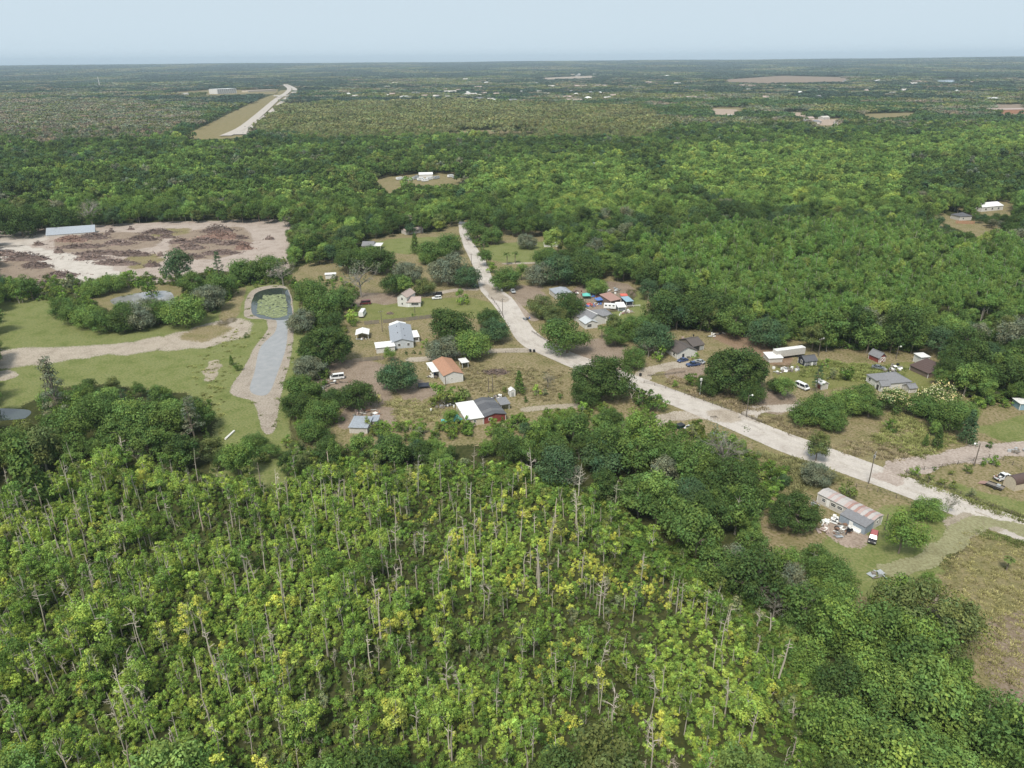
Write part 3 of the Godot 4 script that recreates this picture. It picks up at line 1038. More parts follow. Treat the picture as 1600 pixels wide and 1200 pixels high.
func make_land() -> void:
	var st := SurfaceTool.new()
	st.begin(Mesh.PRIMITIVE_TRIANGLES)
	var xs := []
	var v := 0.0
	var half := [0.0]
	while v < 15400.0:
		v += clampf(v * 0.08, 30.0, 900.0)
		half.append(v)
	for i in range(half.size() - 1, 0, -1):
		xs.append(-half[i])
	xs.append_array(half)
	var zs := [160.0, 100.0, 50.0, 0.0]
	v = 0.0
	while v < 15400.0:
		v += clampf(v * 0.06, 25.0, 900.0)
		zs.append(-v)
	for z in zs:
		for x in xs:
			st.set_uv(Vector2(x, z))
			st.set_uv2(Vector2(x, z))
			st.set_color(Color(1, 1, 1))
			st.add_vertex(Vector3(x, land(x, z), z))
	var n := xs.size()
	for j in zs.size() - 1:
		for i in n - 1:
			var a := j * n + i
			for k in [a, a + 1, a + n + 1, a, a + n + 1, a + n]:
				st.add_index(k)
	var mesh := st.commit()
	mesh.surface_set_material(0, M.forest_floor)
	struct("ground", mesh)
	# the settlement, level by level
	sheet("yard_ground", [[462, 690], [468, 600], [468, 540], [456, 470], [460, 430], [500, 410], [560, 400], [600, 370], [690, 362], [715, 345], [800, 358], [900, 368], [905, 400], [850, 430], [980, 430], [1030, 460], [1020, 500], [1060, 515], [1190, 515], [1290, 545], [1370, 548], [1480, 545], [1500, 600], [1540, 640], [1640, 625], [1680, 1130], [1560, 1110], [1450, 1000], [1330, 960], [1220, 890], [1180, 810], [1240, 770], [1230, 740], [1150, 720], [1070, 690], [1000, 680], [900, 660], [760, 690], [600, 690]], M.dry_grass, 1, 4.0)
	sheet("field", [[-60, 480], [60, 462], [110, 470], [170, 510], [330, 490], [380, 452], [450, 440], [462, 480], [470, 560], [465, 700], [430, 760], [330, 720], [350, 640], [280, 610], [100, 600], [-60, 660]], M.green_grass, 1, 4.0)
	sheet("lawn", [[455, 500], [462, 470], [470, 540], [462, 600], [440, 700], [424, 690], [440, 600]], M.green_grass, 2, 2.0)
	sheet("lawn", [[630, 470], [740, 468], [790, 490], [800, 500], [700, 492], [575, 500], [560, 480]], M.green_grass, 2, 3.0, Color(1.0, 0.95, 0.95))
	sheet("lawn", [[590, 378], [690, 372], [690, 392], [620, 395]], M.green_grass, 2, 3.0, Color(1.05, 1.0, 1.0))
	sheet("lawn", [[765, 384], [855, 380], [850, 405], [780, 408]], M.green_grass, 2, 3.0, Color(1.05, 1.0, 1.0))
	sheet("lawn", [[985, 455], [1006, 465], [1004, 490], [960, 505], [940, 490], [975, 482]], M.green_grass, 2, 2.0)
	sheet("lawn", [[1225, 575], [1350, 570], [1440, 575], [1440, 610], [1340, 605], [1240, 600]], M.green_grass, 2, 3.0, Color(1.0, 0.92, 0.9))
	sheet("lawn", [[1290, 850], [1380, 800], [1470, 800], [1500, 830], [1470, 880], [1390, 905], [1350, 930], [1340, 880]], M.green_grass, 2, 3.0)
	sheet("lawn", [[1540, 670], [1680, 640], [1680, 690], [1600, 690]], M.green_grass, 2, 3.0)
	sheet("lawn", [[1480, 760], [1560, 780], [1680, 800], [1680, 850], [1580, 820]], M.green_grass, 2, 3.0)
	sheet("verge", [[1165, 650], [1260, 650], [1300, 690], [1360, 690], [1410, 720], [1400, 740], [1320, 715], [1240, 680]], M.brown_grass, 2, 3.0)
	sheet("verge", [[1015, 585], [1080, 590], [1160, 625], [1210, 640], [1150, 645], [1080, 618]], M.brown_grass, 2, 2.5)
	sheet("verge", [[1180, 705], [1250, 718], [1330, 750], [1270, 760], [1220, 760]], M.brown_grass, 2, 2.5)
	sheet("field", [[1510, 830], [1680, 870], [1680, 1130], [1560, 1080], [1520, 980], [1480, 880]], M.brown_grass, 2, 3.0)
	sheet("dirt_yard", [[505, 570], [560, 566], [600, 575], [600, 620], [560, 650], [500, 610]], M.pink_dirt, 2, 3.0)
	sheet("dirt_yard", [[545, 640], [610, 640], [600, 662], [540, 664]], M.pink_dirt, 3, 2.0)
	sheet("dirt_yard", [[620, 600], [660, 598], [680, 612], [640, 622]], M.pink_dirt, 2, 2.0)
	sheet("dirt_yard", [[555, 460], [625, 462], [620, 474], [575, 474], [550, 480]], M.pink_dirt, 3, 2.0)
	sheet("dirt_yard", [[900, 452], [945, 440], [985, 448], [980, 480], [930, 488], [905, 480]], M.pink_dirt, 2, 2.0)
	sheet("dirt_yard", [[895, 540], [960, 535], [975, 570], [920, 575], [880, 560]], M.pink_dirt, 2, 3.0)
	sheet("dirt_yard", [[800, 452], [840, 448], [850, 470], [825, 480], [808, 470]], M.pink_dirt, 2, 2.0)
	sheet("dirt_yard", [[1120, 525], [1160, 522], [1230, 550], [1225, 575], [1160, 545]], M.pink_dirt, 2, 2.0, Color(0.95, 0.85, 0.75))
	sheet("dirt_yard", [[1040, 575], [1075, 568], [1100, 572], [1095, 585], [1050, 590]], M.pink_dirt, 3, 1.5)
	sheet("dirt_yard", [[1160, 628], [1210, 608], [1245, 630], [1200, 645]], M.pink_dirt, 3, 2.0)
	sheet("dirt_yard", [[1545, 985], [1680, 940], [1680, 1120], [1570, 1070]], M.pink_dirt, 3, 3.0, Color(0.85, 0.85, 0.8))
	sheet("dirt_yard", [[1288, 818], [1325, 824], [1342, 838], [1330, 846], [1300, 836]], M.pale_dirt, 3, 2.0, Color(0.85, 0.8, 0.75))
	# cleared land on the left
	sheet("clearing", [[-80, 374], [70, 358], [200, 350], [330, 346], [448, 348], [450, 400], [420, 430], [330, 420], [260, 440], [140, 440], [60, 450], [-80, 460]], M.pale_dirt, 1.5, 4.0)
	sheet("trampled_soil", [[100, 372], [180, 364], [240, 368], [235, 384], [180, 392], [110, 392]], M.pink_dirt, 2.2, 5.0)
	sheet("trampled_soil", [[300, 362], [370, 356], [385, 378], [350, 400], [280, 404], [270, 384]], M.pink_dirt, 2.2, 5.0)
	sheet("trampled_soil", [[-40, 400], [50, 398], [85, 418], [70, 440], [-40, 440]], M.pink_dirt, 2.2, 5.0)
	sheet("regrowth", [[205, 404], [240, 398], [245, 410], [210, 418]], M.dry_grass, 2.6, 4.0)
	sheet("regrowth", [[250, 360], [290, 358], [285, 366], [250, 370]], M.dry_grass, 2.6, 4.0)
	sheet("sand_track", [[-80, 388], [20, 384], [80, 394], [140, 408], [190, 430], [150, 440], [100, 424], [50, 408], [-80, 402]], M.white_sand, 3, 3.0)
	sheet("sand_track", [[-80, 368], [60, 362], [70, 372], [30, 384], [-80, 390]], M.white_sand, 3, 3.0, Color(0.95, 0.93, 0.92))
	sheet("sand_track", [[-80, 556], [60, 548], [190, 540], [290, 522], [340, 503], [372, 502], [378, 520], [330, 538], [230, 546], [120, 558], [50, 566], [-80, 580]], M.sand, 3, 5.0)
	sheet("grass_patch", [[290, 524], [330, 510], [350, 515], [320, 532]], M.dry_grass, 4, 4.0)
	sheet("sand_track", [[-60, 582], [12, 582], [20, 590], [-60, 602]], M.sand, 3, 2.0)
	sheet("sand_track", [[344, 505], [352, 480], [372, 455], [384, 452], [372, 480], [362, 505]], M.dry_grass, 3, 1.5)
	sheet("sand_track", [[325, 570], [340, 566], [335, 590], [322, 590]], M.sand, 3, 1.5, Color(0.9, 0.9, 0.85))
	# ditch with its banks
	sheet("ditch_bank", [[395, 454], [444, 448], [457, 486], [454, 549], [438, 611], [426, 672], [411, 668], [398, 628], [362, 613], [383, 575], [400, 542], [419, 517], [416, 499], [384, 493]], M.sand, 4, 0.9, Color(0.9, 0.9, 0.92))
	sheet("ditch_water", [[403, 458], [444, 452], [452, 480], [450, 507], [447, 542], [434, 582], [418, 616], [391, 611], [398, 580], [407, 543], [430, 518], [429, 498], [398, 490]], M.muddy_water, 5, 0.0)
	sheet("pool_water", [[403, 458], [444, 452], [452, 480], [451, 496], [430, 499], [398, 490]], M.pond_water, 5.6, 1.0)
	sheet("pond_water", [[172, 470], [215, 458], [262, 455], [272, 470], [255, 490], [210, 488]], M.muddy_water, 5, 0.0)
	sheet("pond_bank", [[150, 466], [205, 450], [270, 446], [285, 470], [262, 497], [200, 495]], M.brown_grass, 4, 2.0)
	sheet("pond_water", [[-60, 640], [40, 640], [42, 652], [20, 656], [-60, 660]], M.pond_water, 5, 0.0)
	# roads and drives
	sheet("road", [[718, 356], [724, 382], [739, 412], [748, 440], [753, 455], [771, 475], [791, 502], [806, 527], [822, 542], [852, 556], [906, 579], [985, 607], [1050, 633], [1128, 664], [1214, 702], [1300, 733], [1400, 769], [1500, 808], [1600, 846], [1700, 885], [1700, 850], [1600, 813], [1520, 784], [1420, 747], [1330, 713], [1245, 683], [1190, 662], [1150, 645], [1075, 618], [1010, 594], [930, 565], [885, 548], [851, 530], [833, 515], [816, 491], [798, 465], [776, 449], [768, 434], [756, 405], [738, 378], [728, 356]], M.road_sand, 6, 0.6, Color.WHITE, 3)
	path("wheel_track", [[722, 366], [733, 384], [748, 412], [758, 440], [763, 455], [785, 478], [806, 505], [822, 530], [845, 545], [880, 560], [930, 578], [1000, 603], [1060, 627], [1140, 655], [1220, 688], [1310, 722], [1405, 759], [1510, 798], [1620, 838]], 0.9, M.white_sand, 7, 0.7)
	path("wheel_track", [[725, 365], [736, 382], [752, 410], [763, 437], [770, 453], [792, 476], [813, 502], [829, 525], [852, 540], [887, 555], [937, 573], [1006, 599], [1066, 621], [1147, 650], [1228, 682], [1319, 715], [1414, 751], [1519, 790], [1630, 828]], 0.9, M.white_sand, 7, 0.7)
	sheet("worn_patch", [[758, 446], [772, 452], [790, 466], [780, 470], [764, 458]], M.sand, 8, 2.5, Color(0.95, 0.95, 0.97))
	sheet("worn_patch", [[1110, 645], [1140, 648], [1150, 655], [1128, 656]], M.sand, 8, 2.5, Color(0.98, 0.97, 0.97))
	path("driveway", [[745, 452], [720, 452], [690, 457], [660, 462]], 4.0, M.sand, 5, 1.0)
	path("driveway", [[1165, 655], [1180, 643], [1205, 638], [1245, 638], [1275, 642]], 3.8, M.white_sand, 7.5, 1.2, Color(0.92, 0.9, 0.88))
	path("driveway", [[1385, 750], [1400, 737], [1440, 724], [1500, 716], [1540, 705], [1600, 702], [1680, 705]], 5.5, M.pale_dirt, 7.5, 2.0)
	path("driveway", [[1600, 830], [1545, 815], [1500, 830], [1470, 862], [1420, 885], [1380, 890]], 3.0, M.pale_dirt, 7.5, 1.4, Color(0.66, 0.76, 0.5))
	path("driveway", [[1555, 818], [1520, 812], [1498, 826]], 5.5, M.sand, 6.5, 1.5, Color(0.85, 0.85, 0.82))
	path("driveway", [[1000, 592], [1015, 580], [1045, 572], [1075, 568]], 5.0, M.sand, 5, 1.5)
	path("driveway", [[1128, 655], [1085, 648], [1045, 652], [1020, 660]], 4.0, M.sand, 5.5, 1.5)
	path("driveway", [[1120, 662], [1095, 668], [1070, 676]], 2.5, M.dry_grass, 5, 1.0)
	path("driveway", [[838, 547], [780, 548], [720, 552], [670, 560], [640, 562]], 3.6, M.sand, 5, 1.0)
	path("driveway", [[820, 640], [860, 636], [900, 634]], 2.5, M.sand, 5, 1.0, Color(0.9, 0.9, 0.85))
	path("driveway", [[790, 412], [830, 411], [850, 410]], 2.6, M.sand, 5, 0.8)
	path("driveway", [[800, 470], [820, 490], [835, 500]], 3.0, M.sand, 5, 1.0, Color(0.9, 0.85, 0.85))
	# open ground among the far woods
	sheet("far_field", [[550, 286], [600, 274], [640, 271], [730, 270], [745, 282], [700, 290], [660, 290], [625, 294], [612, 304], [585, 294]], M.dry_grass, 1, 3.0, Color.WHITE, 2)
	sheet("far_field", [[-60, 310], [100, 305], [92, 319], [-60, 325]], M.dry_grass, 1, 3.0, Color.WHITE, 2)
	sheet("far_field", [[1395, 345], [1440, 329], [1470, 334], [1500, 344], [1560, 351], [1565, 374], [1530, 370], [1500, 358], [1440, 352]], M.dry_grass, 1, 3.0, Color.WHITE, 2)
	sheet("far_field", [[1510, 317], [1640, 315], [1640, 336], [1520, 336]], M.dry_grass, 1, 3.0, Color.WHITE, 2)
	sheet("highway_verge", [[280, 217], [330, 193], [400, 158], [430, 147], [440, 141], [465, 139], [450, 156], [405, 196], [380, 214], [345, 218]], M.dry_grass, 1, 5.0, Color(1.1, 1.05, 0.95), 1)
	sheet("building_lot", [[432, 147], [272, 151], [280, 142], [330, 140], [434, 139]], M.dry_grass, 1, 5.0, Color.WHITE, 1)
	sheet("far_clearing", [[1104, 182], [1110, 167], [1160, 167], [1164, 182]], M.dry_grass, 1, 6.0, Color.WHITE, 1)
	sheet("far_clearing", [[1260, 199], [1270, 184], [1326, 183], [1316, 199]], M.dry_grass, 1, 6.0, Color.WHITE, 1)
	sheet("building_site", [[1112, 179], [1116, 170], [1150, 171], [1152, 181]], M.sand, 3, 6.0, Color(1, 0.92, 0.9), 1)
	sheet("building_site", [[1266, 195], [1285, 186], [1318, 187], [1310, 196]], M.sand, 3, 6.0, Color(1, 0.92, 0.9), 1)
	sheet("building_site", [[1230, 182], [1240, 175], [1258, 177], [1255, 182]], M.sand, 3, 6.0, Color(1, 0.92, 0.9), 1)
	sheet("far_field", [[1350, 178], [1440, 175], [1422, 187], [1350, 187]], M.dry_grass, 1, 6.0, Color.WHITE, 1)
	sheet("building_lot", [[1545, 181], [1555, 163], [1640, 162], [1640, 181]], M.pink_dirt, 1, 6.0, Color.WHITE, 1)
	sheet("far_field", [[700, 205], [830, 202], [840, 207], [720, 210]], M.dry_grass, 1, 6.0, Color.WHITE, 1)
	# the highway: two carriageways
	far_strip("highway", [[352, 213], [380, 200], [405, 180], [432, 156], [448, 145], [452, 139], [447, 134.5], [442, 132]], 19.0, M.road_sand, 5)
	far_strip("highway", [[375, 211], [395, 200], [420, 180], [445, 157], [459, 145], [460, 139], [452, 134.5], [446, 132]], 19.0, M.road_sand, 5)
	far_strip("road_shoulder", [[392, 211], [410, 200], [432, 181], [455, 158]], 16.0, M.sand, 5)
	# fields and water kilometres away
	for f in [["far_field", [[1110, 126], [1220, 118.5], [1330, 121], [1330, 128], [1180, 130.5]], "pink_dirt"], ["far_field", [[840, 122], [930, 118], [935, 121.5], [845, 124.5]], "sand"]]:
		far_sheet(f[0], f[1], M[f[2]])
	far_sheet("lake", [[1452, 127], [1470, 123.5], [1508, 124.5], [1500, 129.5]], M.pond_water)
	far_sheet("lake", [[1575, 123], [1640, 123], [1640, 129], [1575, 129]], M.pond_water)

func far_sheet(called: String, px: Array, m: Material) -> void:   # lies on the far, gently rising land
	var b := MB.new()
	var pts := []
	for p in px:
		var g := G(p[0], p[1])
		for k in 3:
			g = G(p[0], p[1], land(g.x, g.z) + 1.5)
		pts.append(g)
	var c := Vector3.ZERO
	for p in pts:
		c += p / pts.size()
	c.y = land(c.x, c.z) + 2.5
	for i in pts.size():
		b.tri(pts[i], c, pts[(i + 1) % pts.size()])
	for p in b.v:
		b.uv.append(Vector2(p.x, p.z))
	struct(called, b.mesh(m))

func far_strip(called: String, px: Array, wide: float, m: Material, level: float) -> void:
	var curve := Curve2D.new()
	var a := []
	for p in px:
		var g := G(p[0], p[1])
		for k in 3:
			g = G(p[0], p[1], land(g.x, g.z))
		a.append(Vector2(g.x, g.z))
	for i in a.size():
		var t: Vector2 = (a[mini(i + 1, a.size() - 1)] - a[maxi(i - 1, 0)]) / 6.0
		curve.add_point(a[i], -t, t)
	var b := MB.new()
	var pts := curve.tessellate_even_length(6, 30.0)
	var last := []
	for i in pts.size():
		var d := (pts[mini(i + 1, pts.size() - 1)] - pts[maxi(i - 1, 0)]).normalized()
		var s := Vector2(-d.y, d.x) * wide * 0.5
		var e := []
		for q in [pts[i] - s, pts[i] + s]:
			e.append(Vector3(q.x, land(q.x, q.y) + 1.2, q.y))
		if last:
			b.quad(last[0], last[1], e[1], e[0])
		last = e
	for p in b.v:
		b.uv.append(Vector2(p.x, p.z))
	struct(called, b.mesh(m))

# ---------------------------------------------------------------- builders
func frame_at(a: Array, b: Array, back: float) -> Transform3D:   # base frame of a thing whose near ground edge runs from a to b; +z looks out of that edge
	var p := G(a[0], a[1])
	var q := G(b[0], b[1])
	var x := (q - p).normalized()
	var z := x.cross(Vector3.UP)
	return Transform3D(Basis(x, Vector3.UP, z), (p + q) * 0.5 - z * back * 0.5)

func span(a: Array, b: Array) -> float:
	return G(a[0], a[1]).distance_to(G(b[0], b[1]))

func put_part(called: String, mesh: Mesh, root: Node3D, t: Transform3D, label := "") -> MeshInstance3D:
	var o := part(called, mesh, root, label)
	o.transform = t
	return o

var boxes := {}
func box_mesh(s: Vector3, m: Material) -> ArrayMesh:
	var key := "%s %s" % [s, m.resource_name]
	if not boxes.has(key):
		var b := MB.new()
		b.box(Vector3.ZERO, s)
		boxes[key] = b.mesh(m)
	return boxes[key]

func slab(b: MB, p: Array, thick: float) -> void:     # four top corners, thickness downwards
	var low := []
	for q in p:
		low.append(q - Vector3(0, thick, 0))
	b.hexa(low + p)

# one block of a building: walls with gables, a roof with ribs or courses, windows and doors
func block(root: Node3D, t: Transform3D, w: float, d: float, h: float, o: Dictionary) -> void:
	var kind: String = o.get("roof", "gable_x")
	var rise: float = o.get("rise", 1.4)
	var over: float = o.get("over", 0.35)
	var wm: Material = o.get("wall", M.white_wall)
	var rm: Material = o.get("roof_mat", M.grey_shingle)
	var hw := w * 0.5
	var hd := d * 0.5
	if not o.get("open", false):
		var b := MB.new()
		b.box(Vector3(0, h * 0.5 - 0.1, 0), Vector3(w, h + 0.2, d))
		match kind:
			"gable_x":
				for s in [-1, 1]:
					b.tri(Vector3(hw * s, h, -hd), Vector3(hw * s, h, hd), Vector3(hw * s, h + rise, 0))
			"gable_z", "barrel":
				if kind == "gable_z":
					for s in [-1, 1]:
						b.tri(Vector3(-hw, h, hd * s), Vector3(hw, h, hd * s), Vector3(0, h + rise, hd * s))
				else:
					for s in [-1, 1]:
						for k in 10:
							var a0 := PI * k / 10.0
							var a1 := PI * (k + 1) / 10.0
							b.tri(Vector3(0, h, hd * s), Vector3(-cos(a0) * hw, h + sin(a0) * rise, hd * s), Vector3(-cos(a1) * hw, h + sin(a1) * rise, hd * s))
			"shed":
				for s in [-1, 1]:
					b.tri(Vector3(hw * s, h, -hd), Vector3(hw * s, h, hd), Vector3(hw * s, h + rise, -hd))
				b.quad(Vector3(-hw, h, -hd), Vector3(hw, h, -hd), Vector3(hw, h + rise, -hd), Vector3(-hw, h + rise, -hd))
		put_part("wall", b.mesh(wm), root, t)
		var trim: Material = o.get("trim", M.white_trim)
		var c := MB.new()
		for sx in [-1, 1]:
			for sz in [-1, 1]:
				c.box(Vector3(hw * sx, h * 0.5, hd * sz), Vector3(0.14, h, 0.14))
		put_part("corner_trim", c.mesh(trim), root, t).set_meta("kind", "stuff")
	else:
		for sx in [-1, 1]:
			for sz in [-1, 1]:
				put_part("post", box_mesh(Vector3(0.14, h, 0.14), o.get("trim", M.white_trim)), root, t * Transform3D(Basis(), Vector3((hw - 0.1) * sx, h * 0.5 + (rise if kind == "shed" and sz < 0 else 0.0) * 0.5, (hd - 0.1) * sz)))
	var rb := MB.new()
	var ribs: float = o.get("ribs", 0.0)
	var slopes := []                                   # each: eave a, eave b, top b, top a
	var X := hw + over
	var Z := hd + over
	var k := 0.12
	match kind:
		"gable_x":
			var e := h - over * rise / hd
			slopes = [[Vector3(-X, e, Z), Vector3(X, e, Z), Vector3(X, h + rise, 0), Vector3(-X, h + rise, 0)], [Vector3(X, e, -Z), Vector3(-X, e, -Z), Vector3(-X, h + rise, 0), Vector3(X, h + rise, 0)]]
		"gable_z":
			var e := h - over * rise / hw
			slopes = [[Vector3(-X, e, -Z), Vector3(-X, e, Z), Vector3(0, h + rise, Z), Vector3(0, h + rise, -Z)], [Vector3(X, e, Z), Vector3(X, e, -Z), Vector3(0, h + rise, -Z), Vector3(0, h + rise, Z)]]
		"hip":
			var r := minf(hw, hd)
			var rx := maxf(hw - r, 0.05)
			var rz := maxf(hd - r, 0.05)
			slopes = [[Vector3(-X, h, Z), Vector3(X, h, Z), Vector3(rx, h + rise, rz), Vector3(-rx, h + rise, rz)], [Vector3(X, h, Z), Vector3(X, h, -Z), Vector3(rx, h + rise, -rz), Vector3(rx, h + rise, rz)],
				[Vector3(X, h, -Z), Vector3(-X, h, -Z), Vector3(-rx, h + rise, -rz), Vector3(rx, h + rise, -rz)], [Vector3(-X, h, -Z), Vector3(-X, h, Z), Vector3(-rx, h + rise, rz), Vector3(-rx, h + rise, -rz)]]
		"shed":
			var g := rise / d
			slopes = [[Vector3(-X, h - g * over, Z), Vector3(X, h - g * over, Z), Vector3(X, h + rise + g * over, -Z), Vector3(-X, h + rise + g * over, -Z)]]
		"flat":
			slopes = [[Vector3(-X, h, Z), Vector3(X, h, Z), Vector3(X, h + 0.1, -Z), Vector3(-X, h + 0.1, -Z)]]
		"barrel":
			for i in 10:
				var a0 := PI * i / 10.0
				var a1 := PI * (i + 1) / 10.0
				slopes.append([Vector3(-cos(a0) * X, h + sin(a0) * rise, Z), Vector3(-cos(a1) * X, h + sin(a1) * rise, Z), Vector3(-cos(a1) * X, h + sin(a1) * rise, -Z), Vector3(-cos(a0) * X, h + sin(a0) * rise, -Z)])
	for s in slopes:
		var lift := Vector3(0, k + 0.01, 0)
		slab(rb, [s[0] + lift, s[1] + lift, s[2] + lift, s[3] + lift], k)
		if ribs > 0.0 and kind != "barrel":
			var n := int((s[1] - s[0]).length() / ribs)
			for i in range(1, n):
				var f := float(i) / n
				rb.bar(s[0].lerp(s[1], f) + lift + Vector3(0, 0.02, 0), s[3].lerp(s[2], f) + lift + Vector3(0, 0.02, 0), 0.06)
	if o.get("panels", 0) > 0:                         # roof sheets that can be told apart
		var s: Array = slopes[0]
		var n: int = o.panels
		for side in slopes.size():
			s = slopes[side]
			for i in n:
				var f0 := float(i) / n + 0.004
				var f1 := float(i + 1) / n - 0.004
				var b := MB.new()
				var l := Vector3(0, k + 0.05 + 0.01 * (i % 2), 0)
				slab(b, [s[0].lerp(s[1], f0) + l, s[0].lerp(s[1], f1) + l, s[3].lerp(s[2], f1) + l, s[3].lerp(s[2], f0) + l], 0.035)
				var idx := i if side == 0 else n - 1 - i
				put_part("roof_sheet", b.mesh((o.panel_mats as Array)[idx % (o.panel_mats as Array).size()]), root, t)
	var roof := put_part("roof", rb.mesh(rm), root, t)
	if kind in ["gable_x", "gable_z"] and not o.has("panels"):
		var c := MB.new()
		if kind == "gable_x":
			c.box(Vector3(0, h + rise + k + 0.03, 0), Vector3(w + over * 2.0, 0.09, 0.35))
		else:
			c.box(Vector3(0, h + rise + k + 0.03, 0), Vector3(0.35, 0.09, d + over * 2.0))
		part("ridge_cap", c.mesh(o.get("ridge", rm)), roof)
		if o.get("vents", 0) > 0:
			for i in o.vents:
				var v := MB.new()
				v.tube([Vector3(0, 0, 0), Vector3(0, 0.7, 0)], [0.12, 0.12], 6)
				var vo := part("vent_pipe", v.mesh(M.dark_metal), roof)
				vo.position = Vector3(w * 0.16 * (1 if i % 2 else -1), h + rise * 0.62, d * (-0.3 + 0.2 * i)) if kind == "gable_z" else Vector3(w * (-0.3 + 0.2 * i), h + rise * 0.62, d * 0.16)
	# window: [face, along 0..1, width, height, sill]
	for q in o.get("windows", []):
		opening(root, t, q, w, d, "window")
	for q in o.get("doors", []):
		opening(root, t, q, w, d, "door")

func opening(root: Node3D, t: Transform3D, q: Array, w: float, d: float, what: String) -> void:
	var f: String = q[0]
	var along: float = q[1] - 0.5
	var o := Transform3D()
	match f:
		"f": o = Transform3D(Basis(), Vector3(along * w, 0, d * 0.5))
		"b": o = Transform3D(Basis(Vector3.UP, PI), Vector3(-along * w, 0, -d * 0.5))
		"r": o = Transform3D(Basis(Vector3.UP, PI / 2), Vector3(w * 0.5, 0, -along * d))
		"l": o = Transform3D(Basis(Vector3.UP, -PI / 2), Vector3(-w * 0.5, 0, along * d))
	o.origin.y = q[4] + q[3] * 0.5
	var b := MB.new()
	if what == "window":
		var x: float = q[2] * 0.5
		var y: float = q[3] * 0.5
		for s in [-1, 1]:
			b.box(Vector3(x * s, 0, 0.03), Vector3(0.1, q[3] + 0.1, 0.1))
			b.box(Vector3(0, y * s, 0.03), Vector3(q[2], 0.1, 0.1))
		b.box(Vector3(0, 0, 0.02), Vector3(q[2], 0.06, 0.06))
		var win := put_part("window", b.mesh(M.white_trim), root, t * o)
		var g := part("pane", box_mesh(Vector3(q[2] - 0.05, q[3] - 0.05, 0.02), M.dark_glass), win)
		g.position.z = 0.015
	else:
		b.box(Vector3(0, 0, 0.03), Vector3(q[2], q[3], 0.07))
		put_part("door", b.mesh(q[5] if q.size() > 5 else M.brown_door), root, t * o)

func house(called: String, label: String, category: String, a: Array, b: Array, d: float, h: float, o: Dictionary) -> Node3D:
	var f := frame_at(a, b, d)
	var root := thing(called, label, category, f.origin, 0.0, o.get("group", ""))
	root.transform = f
	block(root, Transform3D(), span(a, b), d, h, o)
	return root

# a block added to a house, measured by its own near ground edge
func wing(root: Node3D, a: Array, b: Array, d: float, h: float, o: Dictionary) -> void:
	block(root, root.transform.affine_inverse() * frame_at(a, b, d), span(a, b), d, h, o)

